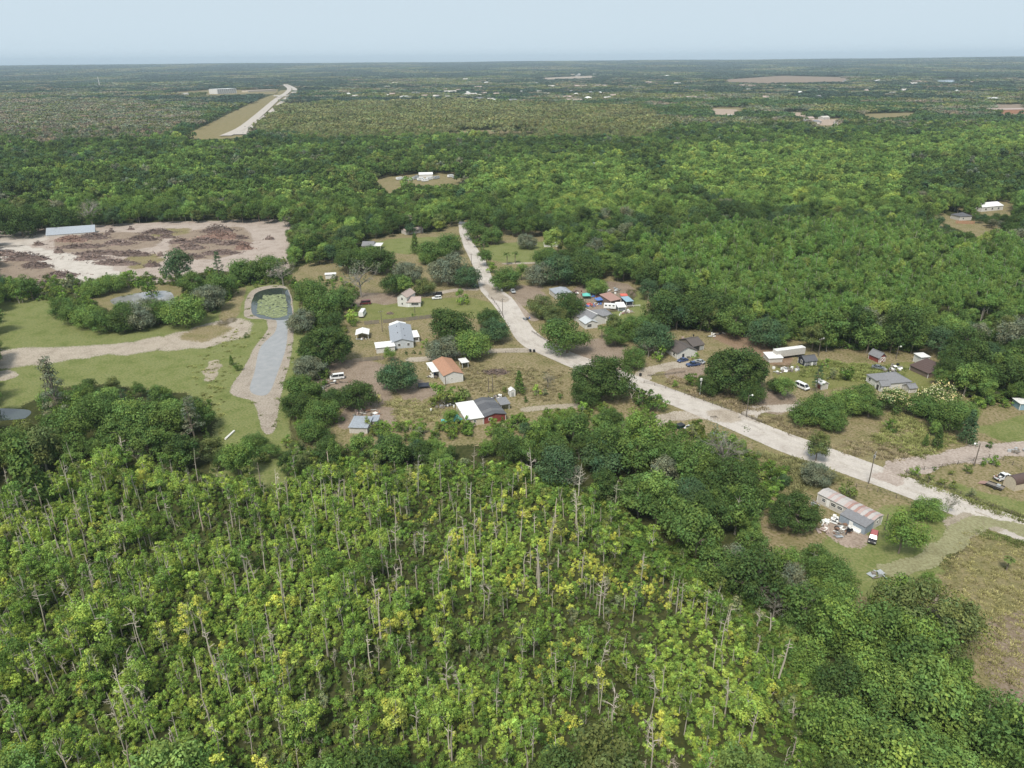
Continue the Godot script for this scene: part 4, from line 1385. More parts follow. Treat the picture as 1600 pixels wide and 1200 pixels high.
# ---------------------------------------------------------------- vehicles: x forward, wheels on the ground
func vehicle(called: String, type: String, label: String, category: String, rear: Array, front: Array, paint: Material, o := {}) -> Node3D:
	var p := G(rear[0], rear[1])
	var q := G(front[0], front[1])
	var x := (q - p).normalized()
	var root := thing(called, label, category, (p + q) * 0.5, 0.0, o.get("group", ""))
	root.transform = Transform3D(Basis(x, Vector3.UP, x.cross(Vector3.UP)), (p + q) * 0.5)
	var L := 4.7
	var W := 1.85
	var body := []
	var cab := []
	match type:
		"car":
			body = [[-2.3, 0.35], [2.3, 0.35], [2.35, 0.62], [2.2, 0.8], [1.0, 0.95], [-1.6, 0.98], [-2.3, 0.92]]
			cab = [[-1.75, 0.95], [1.1, 0.93], [0.35, 1.42], [-0.95, 1.45]]
		"suv":
			body = [[-2.35, 0.45], [2.35, 0.45], [2.4, 0.8], [2.25, 1.0], [1.05, 1.12], [-2.3, 1.12]]
			cab = [[-2.3, 1.1], [1.1, 1.1], [0.45, 1.78], [-2.1, 1.8]]
		"pickup":
			body = [[-2.7, 0.5], [2.7, 0.5], [2.75, 0.85], [2.6, 1.05], [1.3, 1.15], [-2.7, 1.12]]
			cab = [[-0.75, 1.1], [1.35, 1.12], [0.75, 1.8], [-0.55, 1.84]]
			L = 5.5
			W = 1.95
		"van":
			body = [[-2.6, 0.45], [2.6, 0.45], [2.65, 0.9], [2.3, 1.2], [-2.6, 1.2]]
			cab = [[-2.6, 1.18], [2.25, 1.18], [1.5, 2.1], [-2.55, 2.15]]
			L = 5.2
			W = 2.0
		"rv":
			body = [[-3.4, 0.45], [3.4, 0.45], [3.5, 1.0], [3.2, 1.5], [-3.4, 1.5]]
			cab = [[-3.4, 1.48], [3.15, 1.48], [3.0, 2.75], [-3.4, 2.8]]
			L = 6.9
			W = 2.3
		"caravan":
			body = [[-2.9, 0.5], [2.9, 0.5], [3.0, 1.4], [-3.0, 1.4]]
			cab = [[-3.0, 1.38], [3.0, 1.38], [2.7, 2.5], [-2.8, 2.55]]
			L = 6.0
			W = 2.3
	var v2 := func(l: Array, s: float) -> Array:
		var r := []
		for e in l:
			r.append(Vector2(e[0], e[1]))
		return r
	var hw := W * 0.5
	var b := MB.new()
	b.prism(v2.call(body, 1.0), -hw, hw)
	part("body", b.mesh(paint), root)
	# the cabin leans in towards its roof: glass round it, a roof panel on top
	var n := cab.size()
	var g := MB.new()
	var lo0 := Vector3(cab[0][0], cab[0][1], 0)
	var lo1 := Vector3(cab[1][0], cab[1][1], 0)
	var hi1 := Vector3(cab[2][0], cab[2][1], 0)
	var hi0 := Vector3(cab[3][0], cab[3][1], 0)
	var zl := Vector3(0, 0, hw - 0.06)
	var zh := Vector3(0, 0, hw - 0.2)
	g.hexa([lo0 - zl, lo1 - zl, lo1 + zl, lo0 + zl, hi0 - zh, hi1 - zh, hi1 + zh, hi0 + zh])
	var big: bool = type in ["rv", "caravan"]
	var cabin := part("cabin", g.mesh(paint if big else M.dark_glass), root)
	var top := MB.new()
	var lift := Vector3(0, 0.05, 0)
	slab(top, [hi0 - zh + lift, hi1 - zh + lift, hi1 + zh + lift, hi0 + zh + lift], 0.07)
	for e in [[lo0, hi0], [lo1, hi1], [lo0.lerp(lo1, 0.45), hi0.lerp(hi1, 0.45)]]:
		for s in [-1.0, 1.0]:
			top.bar(e[0] + zl * s, e[1] + zh * s, 0.1)
	part("roof", top.mesh(o.get("roof", paint)), root)
	if big:
		for i in 3:
			for s in [-1, 1]:
				var win := part("window", box_mesh(Vector3(0.9, 0.6, 0.04), M.dark_glass), root)
				win.position = Vector3(-1.9 + i * 1.8, lo0.y + 0.55, (hw - 0.08) * s)
		if type == "rv":
			var ws := part("windscreen", box_mesh(Vector3(0.06, 0.8, W - 0.5), M.dark_glass), root)
			ws.position = lo1.lerp(hi1, 0.45) + Vector3(0.02, 0, 0)
	if type == "pickup":
		var bed := MB.new()
		bed.box(Vector3(-1.75, 1.13, 0), Vector3(1.75, 0.06, W - 0.3))
		part("bed_floor", bed.mesh(M.dark_metal), root)
		for i in o.get("load", 0):
			var c := part("load", box_mesh(Vector3(0.6, 0.4, 0.5), [M.black_plastic, M.white_trim, M.brown_door][i % 3]), root)
			c.position = Vector3(-1.2 - 0.6 * i, 1.35, 0.35 * (1 if i % 2 else -1))
	for sx in [-1, 1]:
		for sz in [-1, 1]:
			if type == "caravan" and sx < 0:
				continue
			var wh := part("wheel", wheel_mesh(M.rubber, 0.36, 0.24), root)
			wh.position = Vector3(L * 0.31 * sx if type != "caravan" else 0.0, 0.36, (hw - 0.08) * sz)
			part("rim", wheel_mesh(M.bright_metal, 0.2, 0.26), wh)
	if type != "caravan":
		for sz in [-1, 1]:
			var hl := part("headlight", box_mesh(Vector3(0.08, 0.16, 0.36), M.lamp_glass), root)
			hl.position = Vector3(body[2][0] - 0.03, body[2][1] + 0.04, (hw - 0.25) * sz)
			var tl := part("tail_light", box_mesh(Vector3(0.06, 0.2, 0.25), M.red_plastic), root)
			tl.position = Vector3(body[0][0] - 0.02, body[0][1] + 0.4, (hw - 0.16) * sz)
		for s in [0, 2]:
			var bp := part("bumper", box_mesh(Vector3(0.14, 0.2, W - 0.1), M.dark_metal), root)
			bp.position = Vector3(body[0][0] - 0.05 if s == 0 else body[1][0] + 0.06, body[0][1] + 0.12, 0)
	return root

var wheels := {}
func wheel_mesh(m: Material, r: float, wide: float) -> ArrayMesh:
	var key := "%s %s" % [m.resource_name, r]
	if not wheels.has(key):
		var b := MB.new()
		b.tube([Vector3(0, 0, -wide * 0.5), Vector3(0, 0, wide * 0.5)], [r, r], 12)
		wheels[key] = b.mesh(m)
	return wheels[key]

# ---------------------------------------------------------------- poles and fences
func height_of(base: Array, top_y: float) -> float:
	var g := G(base[0], base[1])
	var lo := 0.0
	var hi := 30.0
	for i in 20:
		var m := (lo + hi) * 0.5
		if proj(g + Vector3(0, m, 0)).y > top_y:
			lo = m
		else:
			hi = m
	return lo

func pole(called: String, label: String, category: String, base: Array, top_y: float, o := {}) -> Node3D:
	var h := height_of(base, top_y)
	var root := thing(called, label, category, G(base[0], base[1]), o.get("turn", 0.4), o.get("group", ""))
	var m: Material = o.get("mat", M.old_wood)
	var b := MB.new()
	b.tube([Vector3(0, -0.3, 0), Vector3(0, h, 0)], [0.17, 0.11], 7)
	part("pole", b.mesh(m), root)
	if o.get("arm", true):
		var c := MB.new()
		c.box(Vector3(0, h - 0.6, 0.12), Vector3(2.2, 0.12, 0.1))
		var arm := part("crossarm", c.mesh(m), root)
		for i in 3:
			var ins := MB.new()
			ins.tube([Vector3(0, 0, 0), Vector3(0, 0.25, 0)], [0.06, 0.04], 6)
			part("insulator", ins.mesh(M.white_trim), arm).position = Vector3(-0.95 + i * 0.95, h - 0.54, 0.12)
	if o.get("can", false):
		var t := MB.new()
		t.tube([Vector3(0.35, h - 2.2, 0), Vector3(0.35, h - 1.2, 0)], [0.3, 0.3], 10)
		part("transformer", t.mesh(M.pale_metal), root)
	if o.get("lamp", false):
		var t := MB.new()
		t.bar(Vector3(0, h - 0.4, 0), Vector3(1.3, h - 0.1, 0), 0.07)
		part("lamp_arm", t.mesh(M.pale_metal), root)
		var l := MB.new()
		l.tube([Vector3(1.3, h - 0.02, 0), Vector3(1.3, h - 0.2, 0), Vector3(1.3, h - 0.5, 0)], [0.14, 0.32, 0.26], 9)
		part("lamp_head", l.mesh(M.white_trim), root)
	if o.get("box", false):
		part("nest_box", box_mesh(Vector3(0.7, 0.8, 0.7), M.white_trim), root).position = Vector3(0, h, 0)
	return root

func post_fence(called: String, label: String, px: Array, step: float, high: float, rails: int, m: Material, category := "fence", panel := false) -> void:
	var pts := []
	for p in px:
		pts.append(G(p[0], p[1]))
	var root := thing(called, label, category, pts[0])
	var r := rng_of(px.size() + int(px[0][0]))
	var post := MB.new()
	post.box(Vector3(0, high * 0.5 - 0.1, 0), Vector3(0.13, high + 0.2, 0.13))
	var pm := post.mesh(m)
	var last: Vector3 = Vector3.INF
	for i in pts.size() - 1:
		var a: Vector3 = pts[i]
		var n := maxi(1, int(a.distance_to(pts[i + 1]) / step))
		for k in (n + 1 if i == pts.size() - 2 else n):
			var at: Vector3 = a.lerp(pts[i + 1], float(k) / n) - pts[0]
			var po := part("post", pm, root)
			po.position = at
			po.rotation = Vector3(r.randf_range(-0.05, 0.05), r.randf() * 3.0, r.randf_range(-0.05, 0.05))
			if last != Vector3.INF:
				var b := MB.new()
				if panel:
					var len: float = last.distance_to(at)
					var dir: Vector3 = (at - last).normalized()
					var count := int(len / 0.16)
					for j in count:
						if r.randf() < 0.06:
							continue
						var c: Vector3 = last + dir * (j + 0.5) * len / count
						var hh: float = high * r.randf_range(0.9, 1.04)
						b.box(c + Vector3(0, hh * 0.5, 0), Vector3(0.13, hh, 0.03), Color.WHITE, Basis(dir, Vector3.UP, dir.cross(Vector3.UP)))
					part("board_panel", b.mesh(m), root).set_meta("kind", "stuff")
				else:
					for j in rails:
						b.bar(last + Vector3(0, high * (0.9 - 0.38 * j), 0), at + Vector3(0, high * (0.9 - 0.38 * j), 0), 0.05 if high > 1.0 else 0.1)
					part("rail", b.mesh(m if rails < 3 else M.dark_metal), root)
			last = at

# ---------------------------------------------------------------- heaps
func sticks(r: RandomNumberGenerator, wide: float, deep: float, high: float, n: int, col: Color, long := 2.6) -> MB:
	var b := MB.new()
	for i in n:
		var x := r.randfn() * wide * 0.26
		var z := r.randfn() * deep * 0.26
		var k := clampf(1.0 - pow(absf(x) / (wide * 0.55), 2.0) - pow(absf(z) / (deep * 0.55), 2.0), 0.05, 1.0)
		var at := Vector3(x, r.randf_range(0.1, 1.0) * high * k + 0.1, z)
		var d := Vector3(r.randfn(), r.randfn() * 0.35, r.randfn()).normalized() * r.randf_range(0.3, 1.0) * long
		var w := r.randf_range(0.07, 0.28)
		b.tube([at - d * 0.5, at + d * 0.5], [w, w * 0.6], 3, tinted(col, r.randf_range(0.5, 1.7), r.randf_range(-0.08, 0.08)))
	return b

func mound(r: RandomNumberGenerator, wide: float, deep: float, high: float, col: Color) -> MB:
	var b := MB.new()
	var n := 9
	var g := []
	for i in n + 1:
		var row := []
		for j in n + 1:
			var u := i * 2.0 / n - 1.0
			var v := j * 2.0 / n - 1.0
			var k := maxf(0.0, 1.0 - u * u - v * v)
			row.append(Vector3(u * wide * 0.5, sqrt(k) * high * r.randf_range(0.55, 1.0) - 0.05, v * deep * 0.5))
		g.append(row)
	for i in n:
		for j in n:
			b.quad(g[i][j], g[i + 1][j], g[i + 1][j + 1], g[i][j + 1], tinted(col, r.randf_range(0.7, 1.3), 0.0))
	return b

func brush_pile(px: float, py: float, wpx: float, high: float, col: Color, label: String, sd: int, group := "heaps of felled brush on the cleared land") -> void:
	var at := G(px, py)
	var w := mpp(at) * wpx
	var r := rng_of(sd)
	var deep := clampf(w * 0.5, 2.5, 9.0)
	var root := thing("brush_pile", label, "brush pile", at, r.randf_range(-0.15, 0.15), group)
	part("earth", mound(r, w, deep, high * 0.75, col * 0.8).mesh(trunks_mat), root)
	var s := part("branches", sticks(r, w, deep, high * 1.15, int(clampf(w * deep * 2.4, 30, 420)), col).mesh(trunks_mat), root)
	s.set_meta("kind", "stuff")

func junk(px: float, py: float, wide: float, deep: float, n: int, label: String, sd: int, mats: Array) -> Node3D:
	var r := rng_of(sd)
	var root := thing("junk_pile", label, "junk pile", G(px, py), r.randf())
	for i in n:
		var kind := r.randi() % 5
		var m: Material = mats[r.randi() % mats.size()]
		var at := Vector3(r.randfn() * wide * 0.28, 0, r.randfn() * deep * 0.28)
		var o: MeshInstance3D
		match kind:
			0, 1:
				o = part("plank", box_mesh(Vector3(2.2, 0.08, 0.3), m), root)
				at.y = r.randf_range(0.05, 0.7)
			2:
				o = part("panel", box_mesh(Vector3(1.8, 0.06, 1.2), m), root)
				at.y = r.randf_range(0.05, 0.6)
			3:
				o = part("crate", box_mesh(Vector3(0.9, 0.8, 0.8), m), root)
				at.y = 0.4
			_:
				if not boxes.has("barrel " + m.resource_name):
					var b := MB.new()
					b.tube([Vector3(0, 0, 0), Vector3(0, 0.45, 0), Vector3(0, 0.9, 0)], [0.28, 0.32, 0.28], 8)
					boxes["barrel " + m.resource_name] = b.mesh(m)
				o = part("barrel", boxes["barrel " + m.resource_name], root)
		o.position = at
		o.rotation = Vector3(r.randf_range(-0.3, 0.3) if kind < 3 else 0.0, r.randf() * TAU, r.randf_range(-0.25, 0.25) if kind < 3 else 0.0)
	return root

func canopy(called: String, label: String, category: String, at: Vector3, w: float, d: float, h: float, rise: float, m: Material, turn := 0.0) -> Node3D:
	var root := thing(called, label, category, at, turn)
	for sx in [-1, 1]:
		for sz in [-1, 1]:
			part("leg", box_mesh(Vector3(0.08, h, 0.08), M.dark_metal), root).position = Vector3((w * 0.5 - 0.05) * sx, h * 0.5, (d * 0.5 - 0.05) * sz)
	var b := MB.new()
	var p := [Vector3(-w, 0, -d) * 0.5, Vector3(w, 0, -d) * 0.5, Vector3(w, 0, d) * 0.5, Vector3(-w, 0, d) * 0.5]
	for i in 4:
		var a: Vector3 = p[i] + Vector3(0, h, 0)
		var c: Vector3 = p[(i + 1) % 4] + Vector3(0, h, 0)
		b.tri(a, c, Vector3(0, h + rise, 0))
		b.quad(a, c, c - Vector3(0, 0.25, 0), a - Vector3(0, 0.25, 0))
	part("cover", b.mesh(m), root)
	return root

func bin_at(px: float, py: float, label: String, m: Material, group := "") -> void:
	var root := thing("trash_bin", label, "trash bin", G(px, py), 0.5, group)
	var b := MB.new()
	b.hexa([Vector3(-0.3, 0.1, -0.3), Vector3(0.3, 0.1, -0.3), Vector3(0.3, 0.1, 0.3), Vector3(-0.3, 0.1, 0.3), Vector3(-0.38, 1.1, -0.4), Vector3(0.38, 1.1, -0.4), Vector3(0.38, 1.1, 0.4), Vector3(-0.38, 1.1, 0.4)])
	part("body", b.mesh(m), root)
	part("lid", box_mesh(Vector3(0.84, 0.08, 0.9), m), root).position = Vector3(0, 1.15, 0.02)
	for s in [-1, 1]:
		part("wheel", wheel_mesh(M.rubber, 0.12, 0.06), root).position = Vector3(0.28 * s, 0.12, -0.32)

func thing_materials() -> void:
	mat("white_wall", Color(0.66, 0.66, 0.65), 0.7, 0.0, 0.15)
	mat("pale_wall", Color(0.55, 0.53, 0.50), 0.75, 0.0, 0.15)
	mat("cream_wall", Color(0.56, 0.50, 0.40), 0.75, 0.0, 0.15)
	mat("blue_grey_wall", Color(0.30, 0.36, 0.43), 0.7, 0.0, 0.15)
	mat("light_blue_wall", Color(0.50, 0.54, 0.58), 0.7, 0.0, 0.15)
	mat("red_wall", Color(0.24, 0.055, 0.045), 0.8, 0.0, 0.15)
	mat("dark_wall", Color(0.035, 0.04, 0.06), 0.7, 0.0, 0.15)
	mat("brown_wall", Color(0.16, 0.12, 0.10), 0.85, 0.0, 0.15)
	mat("white_roof", Color(0.78, 0.79, 0.80), 0.45, 0.0, 0.08)
	mat("grey_shingle", Color(0.21, 0.215, 0.235), 0.9, 0.0, 0.12)
	mat("slate_shingle", Color(0.10, 0.105, 0.12), 0.9, 0.0, 0.12)
	mat("weathered_sheet", Color(0.50, 0.47, 0.46), 0.6, 0.1, 0.3)
	mat("asphalt_sheet", Color(0.14, 0.145, 0.16), 0.85, 0.0, 0.2)
	mat("blue_grey_shingle", Color(0.30, 0.33, 0.38), 0.9, 0.0, 0.12)
	mat("brown_shingle", Color(0.105, 0.09, 0.085), 0.9, 0.0, 0.12)
	mat("pink_shingle", Color(0.42, 0.34, 0.31), 0.9, 0.0, 0.12)
	mat("tan_roof", Color(0.42, 0.235, 0.155), 0.6, 0.0, 0.1)
	mat("rust_roof", Color(0.36, 0.225, 0.195), 0.75, 0.0, 0.2)
	mat("faded_red_roof", Color(0.45, 0.345, 0.325), 0.7, 0.0, 0.3)
	mat("brown_metal", Color(0.12, 0.08, 0.072), 0.55, 0.2, 0.12)
	mat("blue_metal", Color(0.30, 0.46, 0.58), 0.5, 0.1, 0.12)
	mat("pale_metal", Color(0.50, 0.53, 0.56), 0.45, 0.35, 0.12)
	mat("zinc_roof", Color(0.42, 0.46, 0.52), 0.4, 0.3, 0.1)
	mat("white_trim", Color(0.72, 0.72, 0.70), 0.6)
	mat("brown_door", Color(0.20, 0.12, 0.08), 0.7)
	mat("dark_metal", Color(0.05, 0.05, 0.055), 0.5, 0.3)
	mat("bright_metal", Color(0.55, 0.55, 0.57), 0.3, 0.8)
	mat("old_wood", Color(0.13, 0.11, 0.09), 0.9)
	mat("grey_wood", Color(0.22, 0.195, 0.17), 0.9, 0.0, 0.3)
	mat("black_plastic", Color(0.02, 0.022, 0.025), 0.5)
	mat("green_plastic", Color(0.012, 0.05, 0.04), 0.5)
	mat("blue_plastic", Color(0.08, 0.17, 0.45), 0.5)
	mat("teal_cloth", Color(0.10, 0.42, 0.36), 0.8)
	mat("red_cloth", Color(0.55, 0.13, 0.10), 0.8)
	mat("red_plastic", Color(0.35, 0.02, 0.02), 0.4)
	mat("pool_blue", Color(0.12, 0.52, 0.52), 0.4)
	mat("rubber", Color(0.02, 0.02, 0.02), 0.9)
	var g := mat("dark_glass", Color(0.02, 0.024, 0.028), 0.08)
	g.metallic_specular = 0.6
	mat("lamp_glass", Color(0.7, 0.7, 0.68), 0.2)
	for p in [["white_paint", Color(0.74, 0.75, 0.76)], ["silver_paint", Color(0.36, 0.38, 0.40)], ["black_paint", Color(0.018, 0.018, 0.022)], ["blue_paint", Color(0.03, 0.06, 0.16)], ["maroon_paint", Color(0.13, 0.022, 0.03)], ["red_paint", Color(0.34, 0.085, 0.085)], ["grey_paint", Color(0.16, 0.18, 0.20)]]:
		var m := mat(p[0], p[1], 0.3)
		m.clearcoat_enabled = true
		m.clearcoat = 0.6 if p[0] != "black_paint" else 0.1
		if p[0] == "black_paint":
			m.roughness = 0.55

const HEAP := Color(0.155, 0.118, 0.105)

func place_things() -> void:
	thing_materials()
	var o: Node3D
	# ---- the houses left of the road
	o = house("grey_house", "small grey-roofed house behind trees with a white carport on its right", "house", [566, 391], [583, 391], 9, 2.8, {"wall": M.pale_wall, "roof_mat": M.grey_shingle, "rise": 1.8, "windows": [["f", 0.3, 1.2, 1.1, 1.0]], "doors": [["f", 0.7, 0.95, 2.0, 0.0]]})
	wing(o, [583, 391], [595, 391], 8, 2.7, {"open": true, "roof": "flat", "roof_mat": M.white_roof})
	o = house("white_house", "white two-storey house with pinkish roof and a low porch wing", "house", [622, 478.5], [636, 480], 9, 5.0, {"roof": "gable_z", "rise": 1.7, "roof_mat": M.pink_shingle, "windows": [["f", 0.5, 1.0, 1.3, 3.4], ["f", 0.5, 1.0, 1.1, 1.0], ["l", 0.5, 1.0, 1.2, 1.0]]})
	wing(o, [636, 480], [657, 479.5], 7.5, 2.5, {"rise": 1.5, "roof_mat": M.pink_shingle, "windows": [["f", 0.6, 3.6, 1.2, 0.9], ["r", 0.5, 1.2, 1.1, 1.0]], "doors": [["f", 0.12, 0.95, 2.0, 0.0, M.white_trim]]})
	o = house("mobile_home", "long blue-grey double-wide mobile home with its gable towards the viewer", "mobile home", [612, 545.5], [646, 543], 21, 2.9, {"roof": "gable_z", "rise": 1.3, "wall": M.light_blue_wall, "roof_mat": M.blue_grey_shingle, "vents": 4, "windows": [["f", 0.36, 1.1, 1.2, 1.0], ["f", 0.78, 1.1, 1.2, 1.0], ["l", 0.3, 1.1, 1.1, 1.0], ["l", 0.6, 1.1, 1.1, 1.0], ["r", 0.7, 1.1, 1.1, 1.0]]})
	wing(o, [611, 521.5], [635, 519.5], 5.0, 2.9, {"roof": "gable_z", "rise": 1.0, "wall": M.white_wall, "roof_mat": M.white_roof})
	wing(o, [645.5, 535], [655, 534], 6.5, 2.3, {"roof": "shed", "rise": 0.5, "wall": M.white_wall, "roof_mat": M.white_roof, "windows": [["f", 0.5, 2.1, 1.3, 0.8]]})
	o = house("white_shed", "long low white shed in front of the blue-grey mobile home", "shed", [589, 552.5], [617, 549.5], 4.5, 2.5, {"roof": "shed", "rise": 0.5, "wall": M.white_wall, "roof_mat": M.white_roof, "doors": [["l", 0.5, 1.2, 2.0, 0.0]]})
	house("carport", "white fabric carport with clutter beneath, left of the mobile home", "carport", [557, 531], [576, 530], 6.5, 2.3, {"open": true, "roof": "gable_z", "rise": 0.8, "roof_mat": M.white_roof})
	junk(567, 530, 4.5, 3.0, 10, "grey clutter stored under the white fabric carport", 31, [M.grey_wood, M.pale_metal, M.black_plastic, M.white_trim])
	o = house("barn_house", "white house with a broad tan-orange metal roof and lean-to carport", "house", [694, 600.5], [723.5, 596], 15.5, 3.4, {"roof": "gable_z", "rise": 1.2, "roof_mat": M.tan_roof, "ribs": 0.9, "over": 0.3, "windows": [["l", 0.86, 0.8, 1.0, 1.2], ["f", 0.42, 0.5, 0.6, 1.6]]})
	wing(o, [677, 591.5], [693, 589], 8.5, 2.7, {"open": true, "roof": "shed", "rise": 0.35, "roof_mat": M.white_roof, "ribs": 0.9})
	wing(o, [722.5, 576], [732, 574.5], 4.0, 2.4, {"open": true, "roof": "flat", "roof_mat": M.white_roof})
	junk(685, 588, 4.0, 5.0, 14, "dark clutter under the lean-to of the tan-roofed house", 32, [M.black_plastic, M.dark_metal, M.old_wood, M.blue_plastic])
	junk(673, 588, 2.5, 4.0, 8, "pale boards leaning beside the lean-to of the tan-roofed house", 33, [M.white_trim, M.grey_wood])
	o = house("white_roof_house", "low house with a bright white flat roof joined to a dark shingled half", "house", [729, 667], [755, 663], 13.0, 2.6, {"roof": "flat", "wall": M.cream_wall, "roof_mat": M.white_roof, "windows": [["f", 0.5, 0.9, 0.9, 1.2]], "doors": [["f", 0.16, 0.9, 2.0, 0.0]]})
	wing(o, [756, 662.5], [790, 656.5], 13.0, 2.4, {"roof": "gable_z", "rise": 0.9, "wall": M.red_wall, "roof_mat": M.slate_shingle, "panels": 6, "panel_mats": [M.slate_shingle, M.asphalt_sheet, M.slate_shingle, M.slate_shingle, M.asphalt_sheet], "windows": [["f", 0.3, 1.2, 1.0, 1.0], ["r", 0.5, 1.2, 1.0, 1.0]]})
	wing(o, [783, 642], [796, 640], 4.5, 2.3, {"open": true, "roof": "shed", "rise": 0.3, "roof_mat": M.grey_shingle})
	junk(772, 622, 8.0, 2.0, 12, "white and black junk behind the dark shingled roof", 34, [M.white_trim, M.black_plastic, M.grey_wood])
	junk(700, 634, 9.0, 4.0, 22, "scattered white boards left of the white flat roof", 35, [M.white_trim, M.grey_wood, M.pale_metal, M.slate_shingle])
	canopy("pool_canopy", "turquoise canopy over a small pool beside the white-roofed house", "canopy", G(710, 660), 4.2, 4.2, 1.6, 0.5, M.pool_blue, 0.5)
	canopy("pool_canopy", "small turquoise tarp half hidden by trees, left of the turquoise canopy", "tarp", G(695, 661), 2.2, 2.0, 1.0, 0.2, M.pool_blue, 0.2)
	house("garden_shed", "tiny white garden shed by a round green tree", "shed", [797, 620.5], [805, 619.5], 2.3, 2.3, {"roof": "gable_z", "rise": 0.5, "over": 0.12, "roof_mat": M.white_roof, "doors": [["f", 0.5, 0.9, 1.8, 0.0, M.pale_metal]]})
	canopy("dark_canopy", "flat black square canopy on short legs by the tan-roofed house", "canopy", G(662, 605), 4.0, 3.4, 1.1, 0.15, M.dark_wall, 0.15)
	house("metal_shed", "pale blue-grey metal roofed shed at the edge of the lower trees", "shed", [547, 677], [574, 678], 6.5, 2.2, {"roof": "shed", "rise": 0.6, "wall": M.pale_wall, "roof_mat": M.zinc_roof, "ribs": 0.7})
	house("metal_shed", "small pale metal shed right of the larger metal shed", "shed", [582, 667], [590, 667], 3.5, 2.1, {"roof": "shed", "rise": 0.3, "wall": M.pale_wall, "roof_mat": M.zinc_roof, "ribs": 0.7})
	junk(563, 646, 7.0, 4.0, 20, "heap of broken red and white boards behind the metal shed", 36, [M.faded_red_roof, M.white_trim, M.brown_door, M.grey_wood])
	junk(585, 648, 4.0, 3.0, 10, "heap of orange and pale boards right of the broken red heap", 37, [M.tan_roof, M.white_trim, M.grey_wood])
	vehicle("van", "van", "white van parked among the junk of the red dirt yard", "van", [536, 591], [518, 593], M.white_paint)
	junk(527, 599, 7.0, 2.0, 12, "white and brown junk in front of the white van", 38, [M.white_trim, M.brown_door, M.grey_wood, M.black_plastic])
	junk(506, 606, 3.0, 10.0, 14, "strip of grey rubble along the left trees", 39, [M.grey_wood, M.pale_metal])
	vehicle("van", "van", "dark maroon van parked at the tree edge", "van", [579, 475], [563, 476], M.maroon_paint)
	vehicle("camper", "rv", "white camper half behind a bright green bush", "camper", [563, 499], [570, 488], M.white_paint)
	vehicle("suv", "suv", "white car parked right of the two-storey house", "car", [689, 467], [676, 468], M.white_paint)
	vehicle("suv", "suv", "black car parked behind the white car", "car", [690, 461.5], [678, 462], M.black_paint)
	var table := thing("fire_pit", "low brown heap on the lawn left of the two-storey house", "fire pit", G(609.5, 490))
	part("ring", mound(rng_of(5), 3.6, 3.0, 0.8, Color(0.10, 0.085, 0.075)).mesh(trunks_mat), table)
	part("logs", sticks(rng_of(6), 3.4, 2.6, 0.9, 24, Color(0.2, 0.15, 0.11), 1.8).mesh(trunks_mat), table).set_meta("kind", "stuff")
	house("trailer", "white roofed trailer hidden in the trees above the left lawn", "trailer", [509, 436], [525, 435], 3.0, 2.4, {"roof": "flat", "roof_mat": M.white_roof, "wall": M.white_wall})
	house("low_house", "low pale house half hidden by trees behind the far lawn", "house", [634, 367], [661, 363], 6.0, 2.4, {"roof": "gable_x", "rise": 1.0, "wall": M.pale_wall, "roof_mat": M.pink_shingle, "windows": [["f", 0.3, 1.2, 1.0, 1.0], ["f", 0.7, 1.2, 1.0, 1.0]]})
	house("shed", "small grey shed at the far end of the sand road", "shed", [717, 355], [727, 355.5], 5.0, 2.4, {"roof": "gable_x", "rise": 1.0, "wall": M.pale_wall, "roof_mat": M.slate_shingle})
	vehicle("car", "car", "white car under the trees right of the sand road's far end", "car", [829, 384], [838, 382], M.white_paint)
	for i in 2:
		house("caravan", ["left white caravan under the tall yellow-green tree", "right white caravan under the tall yellow-green tree"][i], "caravan", [[850, 386], [862, 385.5]][i], [[860, 386], [872, 385.5]][i], 2.5, 2.4, {"roof": "flat", "roof_mat": M.white_roof})
	vehicle("car", "car", "dark car in the tree shade at the driveway mouth", "car", [737, 448], [746, 449], M.black_paint)
	# ---- the houses right of the road
	o = house("grey_house", "slate-grey roofed house behind the dark olive trees", "house", [868, 467], [893, 464.5], 9.0, 2.6, {"roof": "hip", "rise": 2.0, "wall": M.pale_wall, "roof_mat": M.blue_grey_shingle, "windows": [["f", 0.5, 1.2, 1.0, 1.0]]})
	o = house("ranch_house", "grey L-shaped house with a white ridge line and white front wing", "house", [894, 499], [918, 511], 10.0, 2.7, {"rise": 2.5, "wall": M.white_wall, "roof_mat": M.grey_shingle, "ridge": M.white_trim, "windows": [["f", 0.5, 1.4, 1.1, 1.0]]})
	wing(o, [915, 514.5], [933, 512], 6.5, 2.6, {"roof": "gable_z", "rise": 1.2, "wall": M.white_wall, "roof_mat": M.light_blue_wall, "windows": [["f", 0.32, 2.2, 1.4, 0.8], ["r", 0.5, 1.0, 1.0, 1.0]]})
	wing(o, [933, 503], [957, 500.5], 9.0, 2.6, {"roof": "hip", "rise": 1.6, "wall": M.white_wall, "roof_mat": M.grey_shingle, "windows": [["f", 0.3, 2.0, 1.2, 0.9], ["f", 0.75, 1.2, 1.0, 1.0]]})
	house("red_roof_shed", "shed with a faded pink-red metal roof amid the junk yard", "shed", [954, 478], [969, 474.5], 8.0, 2.4, {"roof": "shed", "rise": 1.3, "wall": M.brown_wall, "roof_mat": M.rust_roof, "ribs": 0.8})
	house("blue_roof_shed", "dark shed with a light blue roof at the junk yard's right end", "shed", [978.5, 478.5], [988.5, 477.5], 6.0, 2.3, {"roof": "shed", "rise": 0.5, "wall": M.dark_wall, "roof_mat": M.blue_metal})
	house("white_roof_shed", "open shed with a white roof in front of the pink-red roof", "shed", [966, 486.5], [977.5, 486], 5.5, 2.0, {"roof": "shed", "rise": 0.6, "wall": M.grey_paint if M.has("grey_paint") else M.pale_wall, "roof_mat": M.white_roof})
